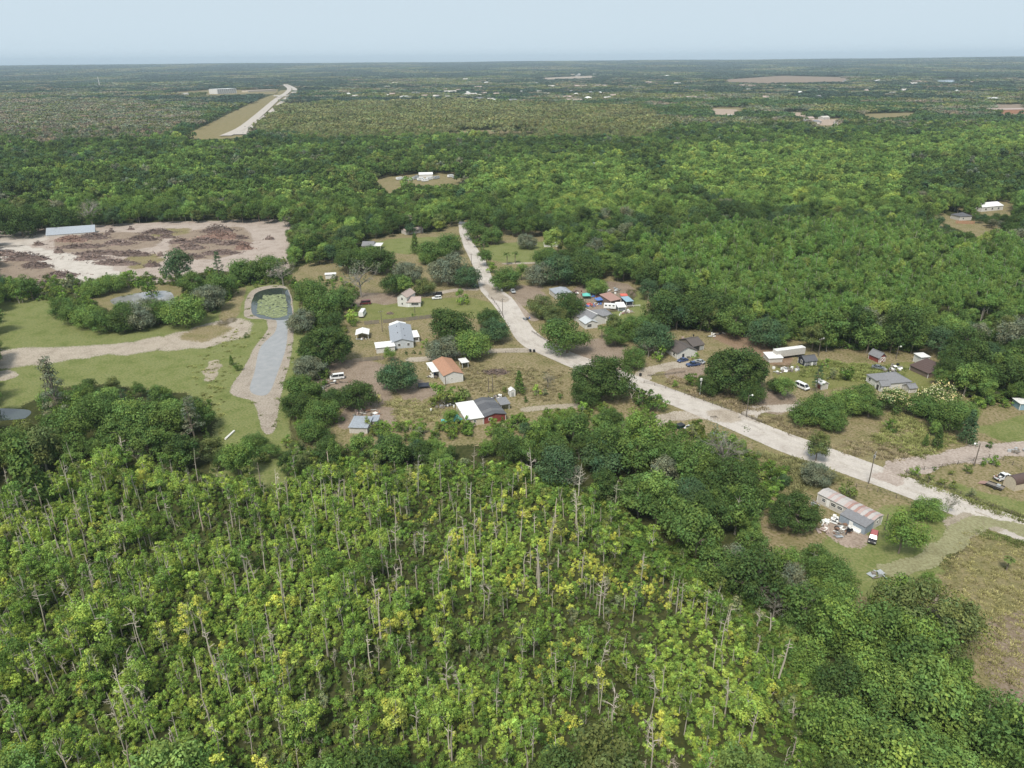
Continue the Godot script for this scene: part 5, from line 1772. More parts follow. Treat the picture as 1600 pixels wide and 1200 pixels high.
	vehicle("caravan", "caravan", "white caravan before the pink-red roofed shed", "caravan", [944, 482], [962, 483], M.white_paint)
	canopy("blue_tarp", "bright blue tarp shelter left of the pink-red roof", "tarp", G(938, 472), 5.0, 4.0, 1.7, 0.9, M.blue_plastic, 0.3)
	canopy("teal_tent", "teal tent canopy at the junk yard's left end", "tent", G(916, 466), 4.0, 4.0, 1.9, 1.0, M.teal_cloth)
	canopy("red_canopy", "small red canopy behind the blue-roofed shed", "canopy", G(974.5, 466), 3.6, 3.6, 1.9, 0.6, M.red_cloth)
	junk(929, 476, 9.0, 5.0, 26, "colourful junk left of the blue tarp", 40, [M.white_trim, M.blue_plastic, M.brown_door, M.black_plastic, M.red_cloth])
	junk(980, 489, 8.0, 4.0, 26, "white and rusty junk before the white-roofed shed", 41, [M.white_trim, M.white_trim, M.rust_roof, M.grey_wood])
	junk(925, 462, 10.0, 5.0, 22, "dark junk under the round green tree of the junk yard", 42, [M.black_plastic, M.maroon_paint, M.pale_metal, M.blue_plastic])
	junk(960, 456, 14.0, 6.0, 20, "small junk strewn over the red dirt behind the junk yard", 43, [M.black_plastic, M.white_trim, M.grey_wood, M.pale_metal])
	junk(900, 458, 5.0, 5.0, 14, "dark red junk beside the slate-grey house", 44, [M.maroon_paint, M.black_plastic, M.white_trim])
	post_fence("white_fence", "low white rail fence right of the junk yard", [[980, 480], [1000, 479]], 3.0, 1.0, 2, M.white_trim)
	o = house("white_house", "white house with dark roof whose bright gable faces the two blue cars", "house", [1040, 550], [1058, 561.5], 9.0, 2.7, {"rise": 1.9, "roof_mat": M.brown_shingle, "windows": [["f", 0.72, 1.5, 1.4, 0.7], ["f", 0.25, 1.2, 1.1, 1.0]], "doors": [["r", 0.3, 0.95, 2.0, 0.0, M.dark_metal]]})
	junk(1067, 558, 5.0, 1.5, 12, "dark junk along the white gable wall", 45, [M.black_plastic, M.dark_metal, M.grey_wood])
	o = house("garage", "brown-roofed open garage behind the white gabled house", "garage", [1082, 550], [1099, 546.5], 9.0, 2.5, {"roof": "gable_x", "rise": 1.7, "wall": M.grey_wood, "roof_mat": M.brown_shingle, "ridge": M.brown_shingle, "doors": [["f", 0.3, 3.0, 2.0, 0.0, M.black_plastic], ["f", 0.78, 1.6, 1.8, 0.2, M.pale_metal]]})
	junk(1075, 532, 10.0, 4.0, 20, "reddish junk under the trees behind the brown-roofed garage", 46, [M.maroon_paint, M.faded_red_roof, M.white_trim, M.black_plastic])
	junk(1114, 524.5, 9.0, 2.0, 14, "white and dark scrap along the wood edge", 47, [M.white_trim, M.black_plastic, M.grey_wood])
	vehicle("blue_car", "car", "dark blue car nearest the white gable wall", "car", [1075, 562.5], [1057.5, 567], M.blue_paint)
	vehicle("blue_pickup", "pickup", "dark blue pickup truck right of the dark blue car", "pickup truck", [1092.5, 570.5], [1073, 573], M.blue_paint)
	vehicle("white_car", "car", "pale blue-white car behind the dark blue pickup", "car", [1099, 569], [1086, 565], M.silver_paint)
	# semi trailer
	o = thing("semi_trailer", "long white box semi trailer at the wood edge", "trailer", Vector3.ZERO)
	o.transform = frame_at([1212, 563], [1257, 557], 2.6)
	var w := span([1212, 563], [1257, 557])
	var tb := MB.new()
	tb.box(Vector3(0, 2.5, 0), Vector3(w, 2.7, 2.55))
	var bx := part("box", tb.mesh(M.pale_wall), o)
	for i in 14:
		part("rib", box_mesh(Vector3(0.08, 2.6, 0.05), M.pale_metal), bx).position = Vector3(lerpf(-w * 0.5 + 0.4, w * 0.5 - 0.4, i / 13.0), 2.5, 1.3)
	var rr := MB.new()
	rr.box(Vector3(0, 3.9, 0), Vector3(w + 0.04, 0.1, 2.6))
	part("roof", rr.mesh(M.white_roof), o)
	var ch := MB.new()
	ch.box(Vector3(0, 1.0, 0), Vector3(w - 1.0, 0.25, 1.2))
	part("chassis", ch.mesh(M.dark_metal), o)
	for i in 4:
		part("wheel", wheel_mesh(M.rubber, 0.5, 0.3), o).position = Vector3(w * 0.5 - 1.6 - 1.2 * (i % 2), 0.5, 1.05 if i < 2 else -1.05)
	house("white_shed", "white-roofed low shed in front of the semi trailer", "shed", [1201, 567], [1221.5, 566], 5.0, 1.9, {"roof": "shed", "rise": 0.5, "wall": M.pale_wall, "roof_mat": M.white_roof})
	junk(1230, 579, 10.0, 4.0, 34, "grey junk heap before the white-roofed low shed", 48, [M.grey_wood, M.pale_metal, M.white_trim, M.grey_wood])
	o = house("playhouse", "dark navy playhouse with white trim and windows", "playhouse", [1257, 573.5], [1275, 571.5], 4.5, 2.4, {"roof": "gable_x", "rise": 1.3, "wall": M.dark_wall, "roof_mat": M.slate_shingle, "windows": [["f", 0.15, 0.7, 1.1, 0.8], ["f", 0.4, 0.7, 1.1, 0.8], ["f", 0.85, 0.7, 1.1, 0.8], ["l", 0.5, 1.0, 1.2, 0.9]], "doors": [["f", 0.62, 0.9, 1.9, 0.0, M.white_trim]]})
	vehicle("camper_van", "van", "white camper van with dark windows facing lower right", "van", [1244, 603], [1262, 611], M.white_paint)
	house("garden_shed", "small white shed with a maroon side left of the young pine", "shed", [1283, 609.5], [1292.5, 608], 3.0, 2.3, {"roof": "gable_z", "rise": 0.7, "wall": M.pale_wall, "roof_mat": M.white_roof, "doors": [["l", 0.5, 1.6, 1.9, 0.0, M.maroon_paint]]})
	o = house("red_barn", "small red barn shed with white cross trim at the wood edge", "barn", [1372.5, 567], [1382.5, 565], 5.0, 2.2, {"roof": "gable_z", "rise": 1.6, "wall": M.red_wall, "roof_mat": M.grey_shingle})
	var cr := MB.new()
	cr.bar(Vector3(-1.0, 0.1, 2.56), Vector3(1.0, 2.0, 2.56), 0.18)
	cr.bar(Vector3(1.0, 0.1, 2.57), Vector3(-1.0, 2.0, 2.57), 0.18)
	for s in [-1, 1]:
		cr.bar(Vector3(1.1 * s, 0.0, 2.55), Vector3(1.1 * s, 2.1, 2.55), 0.16)
	cr.bar(Vector3(-1.1, 2.05, 2.55), Vector3(1.1, 2.05, 2.55), 0.16)
	part("cross_trim", cr.mesh(M.white_trim), o)
	o = house("grey_house", "grey hip-roofed house with a gabled porch on the right meadow", "house", [1353, 596], [1377, 611], 11.5, 2.7, {"roof": "hip", "rise": 2.1, "wall": M.white_wall, "roof_mat": M.grey_shingle, "windows": [["f", 0.2, 1.4, 1.3, 0.9], ["l", 0.5, 1.2, 1.1, 1.0]]})
	wing(o, [1366.5, 606.5], [1376, 613], 3.0, 2.6, {"roof": "gable_z", "rise": 1.2, "wall": M.white_wall, "roof_mat": M.grey_shingle, "doors": [["f", 0.4, 1.2, 2.0, 0.0, M.dark_metal]], "windows": [["f", 0.8, 0.8, 1.2, 0.9]]})
	junk(1392, 578, 12.0, 6.0, 30, "white and grey clutter behind the hip-roofed house", 49, [M.white_trim, M.grey_wood, M.pale_metal, M.black_plastic])
	house("barn", "low barn with a dark brown ribbed metal roof", "barn", [1421, 578], [1449, 591], 7.5, 2.0, {"roof": "shed", "rise": 1.6, "wall": M.brown_wall, "roof_mat": M.brown_metal, "ribs": 1.1})
	house("white_tank_house", "tall white box shed behind the brown-roofed barn", "shed", [1437, 570.5], [1450, 569.5], 4.0, 3.2, {"roof": "flat", "wall": M.white_wall, "roof_mat": M.white_roof})
	vehicle("car", "car", "grey car behind the hip-roofed house", "car", [1366, 575], [1378, 577], M.grey_paint)
	house("well_shed", "small grey-roofed shed between the flowering trees", "shed", [1420, 614.5], [1431, 613.5], 3.2, 2.0, {"roof": "gable_x", "rise": 0.9, "wall": M.pale_wall, "roof_mat": M.grey_shingle})
	vehicle("pickup", "pickup", "silver pickup parked beside the sand road with a load", "pickup truck", [797, 451.5], [805.5, 462.5], M.silver_paint, {"load": 3})
	junk(797, 449, 4.0, 3.0, 12, "dark scrap behind the silver pickup", 50, [M.black_plastic, M.white_trim, M.maroon_paint])
	junk(822.5, 499, 3.0, 2.0, 10, "blue and grey boxes at the road's right edge", 51, [M.blue_plastic, M.pale_metal, M.black_plastic])
	bin_at(828.5, 550, "black wheeled bin at the drive mouth, left of a pair", M.black_plastic)
	bin_at(834.5, 550.5, "black wheeled bin at the drive mouth, right of a pair", M.black_plastic)
	bin_at(1000.5, 588, "black wheeled bin beside the road by the white gabled house's drive", M.black_plastic)
	bin_at(784, 455, "white wheeled bin left of the silver pickup", M.white_trim)
	o = thing("dumpster", "dark green dumpster at the tree edge below the road", "dumpster", G(1062.5, 669), 0.5)
	var db := MB.new()
	db.hexa([Vector3(-1.1, 0.1, -0.8), Vector3(1.1, 0.1, -0.8), Vector3(1.1, 0.1, 0.8), Vector3(-1.1, 0.1, 0.8), Vector3(-1.3, 1.3, -1.0), Vector3(1.3, 1.3, -1.0), Vector3(1.3, 1.3, 1.0), Vector3(-1.3, 1.3, 1.0)])
	part("body", db.mesh(M.green_plastic), o)
	for s in [-1, 1]:
		part("lid", box_mesh(Vector3(1.28, 0.08, 2.1), M.black_plastic), o).position = Vector3(0.65 * s, 1.38, 0)
	vehicle("white_car", "car", "white car mostly hidden by trees below the road", "car", [1071, 674], [1086, 667.5], M.white_paint)
	# ---- mobile home by the road
	o = house("mobile_home", "long weathered mobile home with rust-striped roof sheets", "mobile home", [1276, 785], [1361, 828.5], 4.4, 2.8, {"roof": "gable_x", "rise": 0.45, "over": 0.2, "wall": M.pale_wall, "roof_mat": M.pale_metal, "panels": 17, "panel_mats": [M.weathered_sheet, M.weathered_sheet, M.weathered_sheet, M.faded_red_roof, M.weathered_sheet, M.faded_red_roof, M.weathered_sheet, M.weathered_sheet, M.faded_red_roof, M.rust_roof, M.weathered_sheet, M.rust_roof, M.faded_red_roof, M.weathered_sheet, M.rust_roof, M.weathered_sheet, M.faded_red_roof], "windows": [["f", 0.12, 1.1, 1.0, 1.2], ["f", 0.3, 1.5, 1.0, 1.2], ["f", 0.42, 1.5, 0.9, 1.3], ["r", 0.5, 1.0, 1.0, 1.2]], "doors": [["f", 0.2, 0.9, 1.9, 0.4, M.white_trim]]})
	wing(o, [1311, 815.5], [1350, 836], 3.4, 2.3, {"roof": "shed", "rise": 0.55, "over": 0.15, "wall": M.blue_grey_wall, "trim": M.blue_grey_wall, "roof_mat": M.grey_shingle, "doors": [["f", 0.45, 1.0, 1.9, 0.0, M.white_trim]]})
	o = thing("white_sofa", "white slatted bench against the mobile home's grey-blue annex", "bench", Vector3.ZERO)
	o.transform = frame_at([1330, 829], [1340, 834], 0.8)
	part("seat", box_mesh(Vector3(2.4, 0.35, 0.9), M.white_trim), o).position = Vector3(0, 0.3, 0)
	part("backrest", box_mesh(Vector3(2.4, 0.7, 0.15), M.white_trim), o).position = Vector3(0, 0.75, -0.4)
	junk(1320, 829, 7.0, 2.6, 34, "brown and white clutter along the mobile home's annex", 52, [M.white_trim, M.brown_door, M.black_plastic, M.grey_wood, M.pale_metal])
	junk(1307, 815, 3.0, 2.0, 10, "white appliances and black scrap at the annex's left corner", 53, [M.white_trim, M.black_plastic, M.white_trim])
	o = junk(1291, 818, 3.5, 2.0, 8, "white boards lying on the grass left of the annex", 54, [M.white_trim])
	junk(1274, 790, 2.5, 2.0, 6, "grey boards by the mobile home's left end", 55, [M.grey_wood, M.pale_metal])
	junk(1286, 829, 3.0, 2.0, 10, "pale rubbish in the grass below the white boards", 56, [M.white_trim, M.pink_shingle])
	vehicle("suv", "suv", "black-hooded red-roofed car facing the viewer beside the mobile home", "car", [1366, 835], [1361, 853], M.black_paint, {"roof": M.red_paint})
	junk(1368, 899, 3.2, 2.0, 7, "grey boards dumped on the grass track", 57, [M.pale_metal, M.grey_wood])
	# ---- far right
	o = house("barrel_shed", "cream shed with a rounded brown roof at the right edge", "shed", [1567, 758], [1584.5, 768], 11.0, 2.0, {"roof": "barrel", "rise": 1.7, "over": 0.05, "wall": M.cream_wall, "roof_mat": M.brown_metal, "trim": M.cream_wall, "doors": [["r", 0.7, 1.2, 1.8, 0.0]]})
	vehicle("pickup", "pickup", "white pickup truck beside the cream barrel-roofed shed", "pickup truck", [1555, 751.5], [1578, 746], M.white_paint, {"load": 3})
	o = thing("flatbed_trailer", "grey flatbed trailer with a rusty ramp before the white pickup", "trailer", Vector3.ZERO)
	o.transform = frame_at([1542, 761], [1561, 768], 2.2)
	part("deck", box_mesh(Vector3(4.2, 0.15, 2.1), M.grey_wood), o).position.y = 0.75
	for s in [-1, 1]:
		part("wheel", wheel_mesh(M.rubber, 0.38, 0.25), o).position = Vector3(0.3, 0.38, 1.0 * s)
		part("side_rail", box_mesh(Vector3(4.2, 0.3, 0.08), M.dark_metal), o).position = Vector3(0, 0.95, 1.05 * s)
	var rp := part("ramp", box_mesh(Vector3(2.0, 0.08, 1.9), M.rust_roof), o)
	rp.position = Vector3(-3.0, 0.4, 0)
	rp.rotation.z = 0.36
	part("toolbox", box_mesh(Vector3(0.9, 0.6, 1.0), M.pale_metal), o).position = Vector3(0.8, 1.15, 0)
	junk(1590, 706, 5.0, 2.0, 16, "grey boards beside the sandy drive at the right edge", 58, [M.grey_wood, M.pale_metal])
	house("blue_shed", "light blue shed corner under trees at the right edge", "shed", [1592, 641], [1606, 641], 4.0, 2.4, {"roof": "flat", "wall": M.blue_metal, "roof_mat": M.white_roof})
	# ---- poles
	pole("utility_pole", "utility pole standing between the lawn fence and the mobile home", "utility pole", [597.5, 518], 485)
	pole("utility_pole", "short pole on the lawn right of the two-storey house", "pole", [648.5, 492.5], 479, {"arm": false})
	pole("utility_pole", "utility pole on the left road verge above the bend", "utility pole", [785.5, 493.5], 466)
	pole("utility_pole", "utility pole beside the far straight of the sand road", "utility pole", [736.7, 414], 396)
	pole("post", "thin dark pole before the tan-roofed house's front corner", "pole", [696.5, 602.5], 588, {"arm": false})
	pole("utility_pole", "left of two bare poles behind the dark shingled roof", "pole", [763.5, 613], 590, {"arm": false})
	pole("utility_pole", "right of two bare poles behind the dark shingled roof", "pole", [769.6, 612.5], 585, {"arm": false})
	pole("street_lamp", "street lamp where the drive leaves the road by the huge oak", "street lamp", [1165.8, 652], 617, {"lamp": true, "arm": false, "turn": 0.3})
	pole("nest_box_pole", "white pole with a nest box before the huge oak", "nest box", [1093.5, 617], 593, {"box": true, "arm": false, "mat": M.white_trim})
	pole("street_lamp", "street lamp at the wood edge near the semi trailer", "street lamp", [1278.5, 556], 528, {"lamp": true, "arm": true})
	pole("street_lamp", "pale street lamp behind the red barn", "street lamp", [1399.8, 561], 541, {"lamp": true, "arm": false})
	pole("utility_pole", "tall utility pole with transformer on the verge above the mobile home", "utility pole", [1357, 756], 706, {"can": true, "turn": 0.9})
	pole("street_lamp", "dark pole with a white lamp beside the sandy drive on the right", "street lamp", [1522, 728], 693, {"lamp": true, "arm": false, "turn": 2.8})
	pole("utility_pole", "bare pole right of the weathered mobile home", "pole", [1382, 828], 803, {"arm": false})
	# ---- fences
	post_fence("wood_fence", "grey picket fence left of the gap by the utility pole", [[570, 507.5], [592, 505.5]], 2.5, 1.8, 0, M.grey_wood, "fence", true)
	post_fence("wood_fence", "long grey picket fence between the two lawns", [[599, 505], [640, 501], [678, 496.5]], 2.5, 1.8, 0, M.grey_wood, "fence", true)
	post_fence("wood_fence", "grey picket fence between the mobile home and the red dirt yard", [[551, 566.5], [600, 561.5]], 2.5, 1.7, 0, M.grey_wood, "fence", true)
	post_fence("wire_fence", "wire fence along the left verge of the bend", [[768, 467], [778, 480], [787, 497]], 3.0, 1.2, 2, M.old_wood)
	post_fence("wire_fence", "wire fence along the drive of the two-storey house", [[692, 466], [730, 465], [764, 464]], 3.5, 1.2, 2, M.old_wood)
	post_fence("rail_fence", "low timber rail fence below the olive trees", [[831, 519], [845, 528], [861, 537]], 2.5, 0.9, 2, M.grey_wood)
	post_fence("wire_fence", "overgrown wire fence along the road before the huge oak", [[1006, 599], [1040, 607], [1085, 622], [1142, 643]], 3.5, 1.2, 2, M.old_wood)
	post_fence("rail_fence", "log rail fence bordering the drive with the blue cars", [[1012, 588], [1040, 586], [1070, 582]], 3.0, 0.8, 2, M.old_wood)
	post_fence("rail_fence", "short log fence below the street lamp's drive", [[1158, 648], [1175, 655], [1190, 660]], 2.0, 0.9, 2, M.old_wood)
	post_fence("wire_fence", "dark post fence between the weathered mobile home and the road", [[1325, 756], [1338, 762], [1354, 764], [1371, 769], [1400, 779], [1440, 793]], 4.0, 1.3, 2, M.old_wood)
	post_fence("wire_fence", "overgrown fence along the road's right side", [[1416, 740], [1450, 755], [1500, 773], [1550, 793], [1610, 815]], 3.0, 1.2, 2, M.old_wood)
	post_fence("wire_fence", "post fence from the sandy drive to the barrel-roofed shed", [[1416, 739], [1471, 731], [1545, 716], [1567, 720], [1582, 727], [1595, 735]], 4.5, 1.4, 2, M.old_wood)
	post_fence("wire_fence", "thin fence along the yard right of the tan-roofed house", [[745, 556], [790, 552], [825, 549]], 3.5, 1.2, 2, M.old_wood)
	# ---- the cleared land
	o = house("long_shed", "long shed with a pale ribbed metal roof on the cleared land", "shed", [72.5, 370.5], [148.5, 365], 6.5, 1.2, {"roof": "shed", "rise": 3.6, "over": 0.2, "wall": M.pale_wall, "roof_mat": M.zinc_roof, "ribs": 1.0})
	var heaps := [[112, 376, 46, 1.9], [146, 372, 42, 2.0], [61, 383, 16, 1.6], [168, 367, 9, 1.6], [174, 363, 9, 1.8], [205, 359, 10, 1.4], [128, 386, 62, 1.2], [185, 381, 46, 1.5], [224, 374, 42, 1.7], [92, 395, 15, 2.2], [158, 396, 74, 1.2], [142, 404, 46, 1.3], [205, 398, 56, 1.4], [182, 412, 66, 1.6], [42, 405, 66, 2.4], [10, 398, 40, 1.6], [58, 416, 44, 1.5], [95, 431, 46, 1.4], [12, 447, 34, 1.4], [68, 446, 30, 1.6], [247, 364, 44, 1.7], [262, 371, 24, 1.4], [281, 379, 30, 1.6], [296, 388, 42, 1.9], [340, 362, 44, 3.0], [346, 372, 66, 2.6], [322, 378, 50, 1.6], [421, 374, 14, 1.8], [381, 389, 26, 2.4], [345, 396, 50, 1.3], [300, 402, 34, 1.2], [251, 400, 9, 1.6], [238, 416, 22, 2.0], [365, 381, 40, 1.2], [376, 373, 20, 1.4]]
	var words := ["broad", "long", "small", "narrow", "low", "high"]
	for i in heaps.size():
		var h: Array = heaps[i]
		var red: bool = i in [0, 25, 28]
		var where := "left of the white track" if h[0] < 75 and h[1] > 395 else "near the long shed" if h[0] < 180 and h[1] < 380 else "at the clearing's right end" if h[0] > 300 else "in the middle of the clearing" if h[1] < 395 else "along the clearing's near edge"
		var lie := "its left part" if h[0] < 90 else "below the long shed" if h[0] < 165 else "right of the long shed" if h[0] < 230 else "its middle right" if h[0] < 310 else "its far right"
		brush_pile(h[0], h[1], h[2] * 1.08, h[3] * 1.7, Color(0.215, 0.145, 0.12) if red else HEAP * [0.9, 1.1, 1.0, 1.25][i % 4], "%s %s brush heap %s, %s" % ["long" if h[2] > 40 else "small" if h[2] < 18 else "mid-sized", "reddish" if red else "grey-brown", where, lie], 200 + i)
	brush_pile(776, 582, 40, 0.9, Color(0.13, 0.10, 0.085), "fallen dark branches on the dry yard right of the tan-roofed house", 260, "")
	var log := MB.new()
	log.tube([G(352, 686, 0.3), G(366, 673, 0.3)], [0.35, 0.3], 7, Color(0.7, 0.69, 0.66))
	tag(part("white_pipe", log.mesh(trunks_mat), self), "white pipe lying on the bare ground below the ditch", "pipe")
	# lily pads
	var pads := MultiMesh.new()
	pads.transform_format = MultiMesh.TRANSFORM_3D
	pads.use_colors = true
	var pm := MB.new()
	pm.disc(Vector3.ZERO, 0.55, 7, Color(0.25, 0.29, 0.16))
	pads.mesh = pm.mesh(leaf_mat)
	var spots := []
	var r := rng_of(8)
	var pool := px_poly([[404, 470], [414, 460], [444, 456], [449, 480], [448, 493], [430, 497], [402, 490]])
	for i in 3600:
		var q := Vector2(r.randf_range(400, 448), r.randf_range(460, 497))
		if inside(pool, q) and edge_noise.get_noise_2d(q.x * 1.6, q.y * 3.2) > -0.22:
			spots.append(q)
	pads.instance_count = spots.size()
	for i in spots.size():
		var k := r.randf_range(0.55, 1.3)
		pads.set_instance_transform(i, Transform3D(Basis().rotated(Vector3.RIGHT, r.randfn() * 0.06).scaled(Vector3.ONE * r.randf_range(0.6, 1.2)), G(spots[i].x, spots[i].y, 0.09 + r.randf() * 0.03)))
		pads.set_instance_color(i, Color(k, k, k))
	var po := MultiMeshInstance3D.new()
	po.name = "lily_pads"
	po.multimesh = pads
	add_child(po)
	po.set_meta("kind", "stuff")
	tag(po, "pale green lily pads covering the top of the ditch", "lily pads")
	far_things()

func far_things() -> void:
	var r := rng_of(15)
	# camp in the middle distance
	var camp := [[624, 281, 8, "rv"], [633, 279, 6, "van"], [641, 282, 7, "rv"], [650, 280, 7, "rv"], [657, 282, 9, "rv"], [664, 283.5, 11, "rv"], [671, 281, 7, "rv"], [682, 279.5, 8, "rv"], [652, 277, 7, "van"], [704, 277, 7, "rv"], [710, 278.5, 6, "van"], [716, 277, 7, "rv"], [732, 279, 6, "van"]]
	for i in camp.size():
		var c: Array = camp[i]
		vehicle("camper", c[3], "%s camper of the cluttered white camp in the middle distance" % (["leftmost", "second", "third", "fourth", "fifth", "sixth", "seventh", "eighth", "rear", "ninth", "tenth", "eleventh", "rightmost"][i]), "camper", [c[0] - c[2] * 0.5, c[1] + 0.6], [c[0] + c[2] * 0.5, c[1] - 0.4], M.white_paint if i % 4 != 3 else M.silver_paint, {"group": "campers parked in the far camp"})
	house("camp_hall", "pale roofed hall in the middle of the white camp", "hall", [655, 277.5], [676, 277], 8.0, 3.0, {"roof": "gable_x", "rise": 1.5, "roof_mat": M.white_roof})
	house("roof_in_wood", "small blue-white roof showing through the wood right of the camp", "house", [930, 271], [941, 270], 8.0, 8.5, {"roof": "gable_x", "rise": 2.0, "roof_mat": M.zinc_roof})
	house("long_house", "long white-roofed house among trees at the right", "house", [1533, 331], [1566, 328], 12.0, 3.5, {"roof": "gable_x", "rise": 2.0, "roof_mat": M.white_roof, "windows": [["f", 0.2, 2.0, 1.4, 1.0], ["f", 0.5, 2.0, 1.4, 1.0], ["f", 0.8, 2.0, 1.4, 1.0]]})
	house("red_house", "small red-brown house at the right edge among trees", "house", [1592, 326], [1612, 326], 8.0, 3.0, {"roof": "gable_x", "rise": 1.6, "roof_mat": M.rust_roof, "wall": M.brown_wall})
	house("dark_house", "dark house with a purple-grey roof in the right-hand gap", "house", [1499, 345], [1517, 344], 9.0, 3.0, {"roof": "hip", "rise": 2.0, "roof_mat": M.slate_shingle, "wall": M.pale_wall, "windows": [["f", 0.3, 1.4, 1.2, 1.0]]})
	post_fence("board_fence", "brown board fence before the dark house in the right-hand gap", [[1493, 349], [1522, 350]], 4.0, 2.2, 0, M.tan_roof, "fence", true)
	# the large pale building and others along the highway
	var o := house("office_building", "large white four-storey building beside the highway", "building", [340, 147], [370, 145.5], 45, 17.0, {"roof": "flat", "roof_mat": M.white_roof, "wall": M.white_wall, "over": 0.4})
	for f in 4:
		for i in 9:
			opening(o, Transform3D(), ["f", 0.08 + 0.105 * i, 4.5, 2.2, 1.2 + f * 4.0], span([340, 147], [370, 145.5]), 45.0, "window")
	house("low_hall", "long low tan hall right of the white four-storey building", "building", [388, 144.5], [432, 142.5], 40, 6.0, {"roof": "flat", "roof_mat": M.pink_shingle, "wall": M.cream_wall})
	house("low_hall", "low white hall left of the white four-storey building", "building", [274, 149], [296, 148.5], 30, 6.0, {"roof": "flat", "roof_mat": M.white_roof, "wall": M.pale_wall})
	house("low_hall", "long white shed right of the highway bridge", "building", [468, 165], [484, 164], 14, 4.0, {"roof": "gable_x", "rise": 1.5, "roof_mat": M.white_roof})
	house("low_hall", "small white house on the highway's left verge", "house", [382, 161.5], [388, 161], 12, 5.0, {"roof": "gable_x", "rise": 2.0, "roof_mat": M.white_roof})
	house("big_store", "broad pale pink-roofed hall at the right edge", "building", [1557, 178], [1612, 177], 40, 8.0, {"roof": "flat", "roof_mat": M.pink_shingle, "wall": M.tan_roof})
	# overpass
	var a := G(428, 153.5)
	var b := G(458, 153)
	var br := thing("bridge", "low road bridge crossing over the highway", "bridge", (a + b) * 0.5)
	var x := (b - a).normalized()
	br.transform = Transform3D(Basis(x, Vector3.UP, x.cross(Vector3.UP)), (a + b) * 0.5 + Vector3(0, land(a.x, a.z), 0))
	var len := a.distance_to(b)
	part("deck", box_mesh(Vector3(len, 1.6, 13.0), M.pale_wall), br).position.y = 7.0
	for i in 4:
		part("pier", box_mesh(Vector3(1.2, 6.4, 10.0), M.pale_wall), br).position = Vector3(len * (-0.36 + 0.24 * i), 3.1, 0)
	for s in [-1, 1]:
		part("parapet", box_mesh(Vector3(len, 1.0, 0.3), M.white_wall), br).position = Vector3(0, 8.3, 6.3 * s)
	# mast
	var at := G(156, 136)
	at.y = land(at.x, at.z)
	var h := 48.0
	var mast := thing("radio_mast", "thin white mast rising from the far forest on the left", "mast", at)
	var m := MB.new()
	for k in 3:
		var p := Vector3(cos(k * TAU / 3), 0, sin(k * TAU / 3))
		m.bar(p * 2.2, p * 0.8 + Vector3(0, h, 0), 1.0)
	for i in 12:
		for k in 3:
			var p := Vector3(cos(k * TAU / 3), 0, sin(k * TAU / 3)) * lerpf(2.2, 0.8, i / 12.0)
			var q := Vector3(cos((k + 1) * TAU / 3), 0, sin((k + 1) * TAU / 3)) * lerpf(2.2, 0.8, (i + 1) / 12.0)
			m.bar(p + Vector3(0, h * i / 12.0, 0), q + Vector3(0, h * (i + 1) / 12.0, 0), 0.5)
	part("lattice", m.mesh(M.white_wall), mast)
	# cars on the highway
	var lanes := [[372, 207], [388, 203], [383, 199], [398, 191], [405, 193], [415, 185], [412, 174], [430, 172], [424, 161], [440, 160], [395, 198], [380, 209], [421, 178]]
	for i in lanes.size():
		var l: Array = lanes[i]
		vehicle("highway_car", ["car", "van", "suv"][i % 3], "%s %s on the highway, %s" % [["white", "white", "dark", "silver"][i % 4], ["car", "van", "car"][i % 3], "nearer stretch" if l[1] > 190 else "far stretch"], "car", [l[0] - 1.0, l[1] + 1.5], [l[0] + 1.0, l[1] - 1.5], [M.white_paint, M.white_paint, M.black_paint, M.silver_paint][i % 4], {"group": "cars on the highway"})
	# suburb houses scattered through the far woods
	var proto := {}
	var areas := [[700, 960, 146, 162, 30, "in the far suburb right of the highway"], [1105, 1330, 170, 196, 20, "round the far building sites on the right"], [1050, 1600, 120, 160, 26, "scattered through the far right forest"], [600, 1050, 118, 145, 18, "scattered through the far middle forest"], [540, 760, 138, 160, 14, "in the woods right of the highway"]]
	for ar in areas:
		for i in ar[4]:
			var q := Vector2(r.randf_range(ar[0], ar[1]), r.randf_range(ar[2], ar[3]))
			var g := G(q.x, q.y)
			g.y = land(g.x, g.z)
			var roof: Material = [M.white_roof, M.pink_shingle, M.grey_shingle, M.pale_wall][i % 4]
			var big: float = 1.0 + (0.6 if q.y < 140 else 0.0) + (1.5 if r.randf() < 0.12 else 0.0)
			var tall := 7.0 if q.y < 165 else 4.0
			var root := thing("suburb_house", "%s-roofed house %s" % [["white", "pinkish", "grey", "pale"][i % 4], ar[5]], "house", g, r.randf_range(-0.7, 0.7), "houses %s" % ar[5])
			var key: int = i % 4
			if not proto.has(key):
				proto[key] = root
				block(root, Transform3D(), 18.0, 12.0, 5.0, {"roof": "gable_x" if key % 2 else "hip", "rise": 3.0, "roof_mat": roof, "wall": M.pale_wall if key != 1 else M.cream_wall, "windows": [["f", 0.25, 2.0, 1.5, 1.2], ["f", 0.7, 2.0, 1.5, 1.2]]})
			else:
				for c in proto[key].get_children():
					var d: Node = c.duplicate()
					root.add_child(d, true)
			root.scale = Vector3(big, tall / 5.0, big)

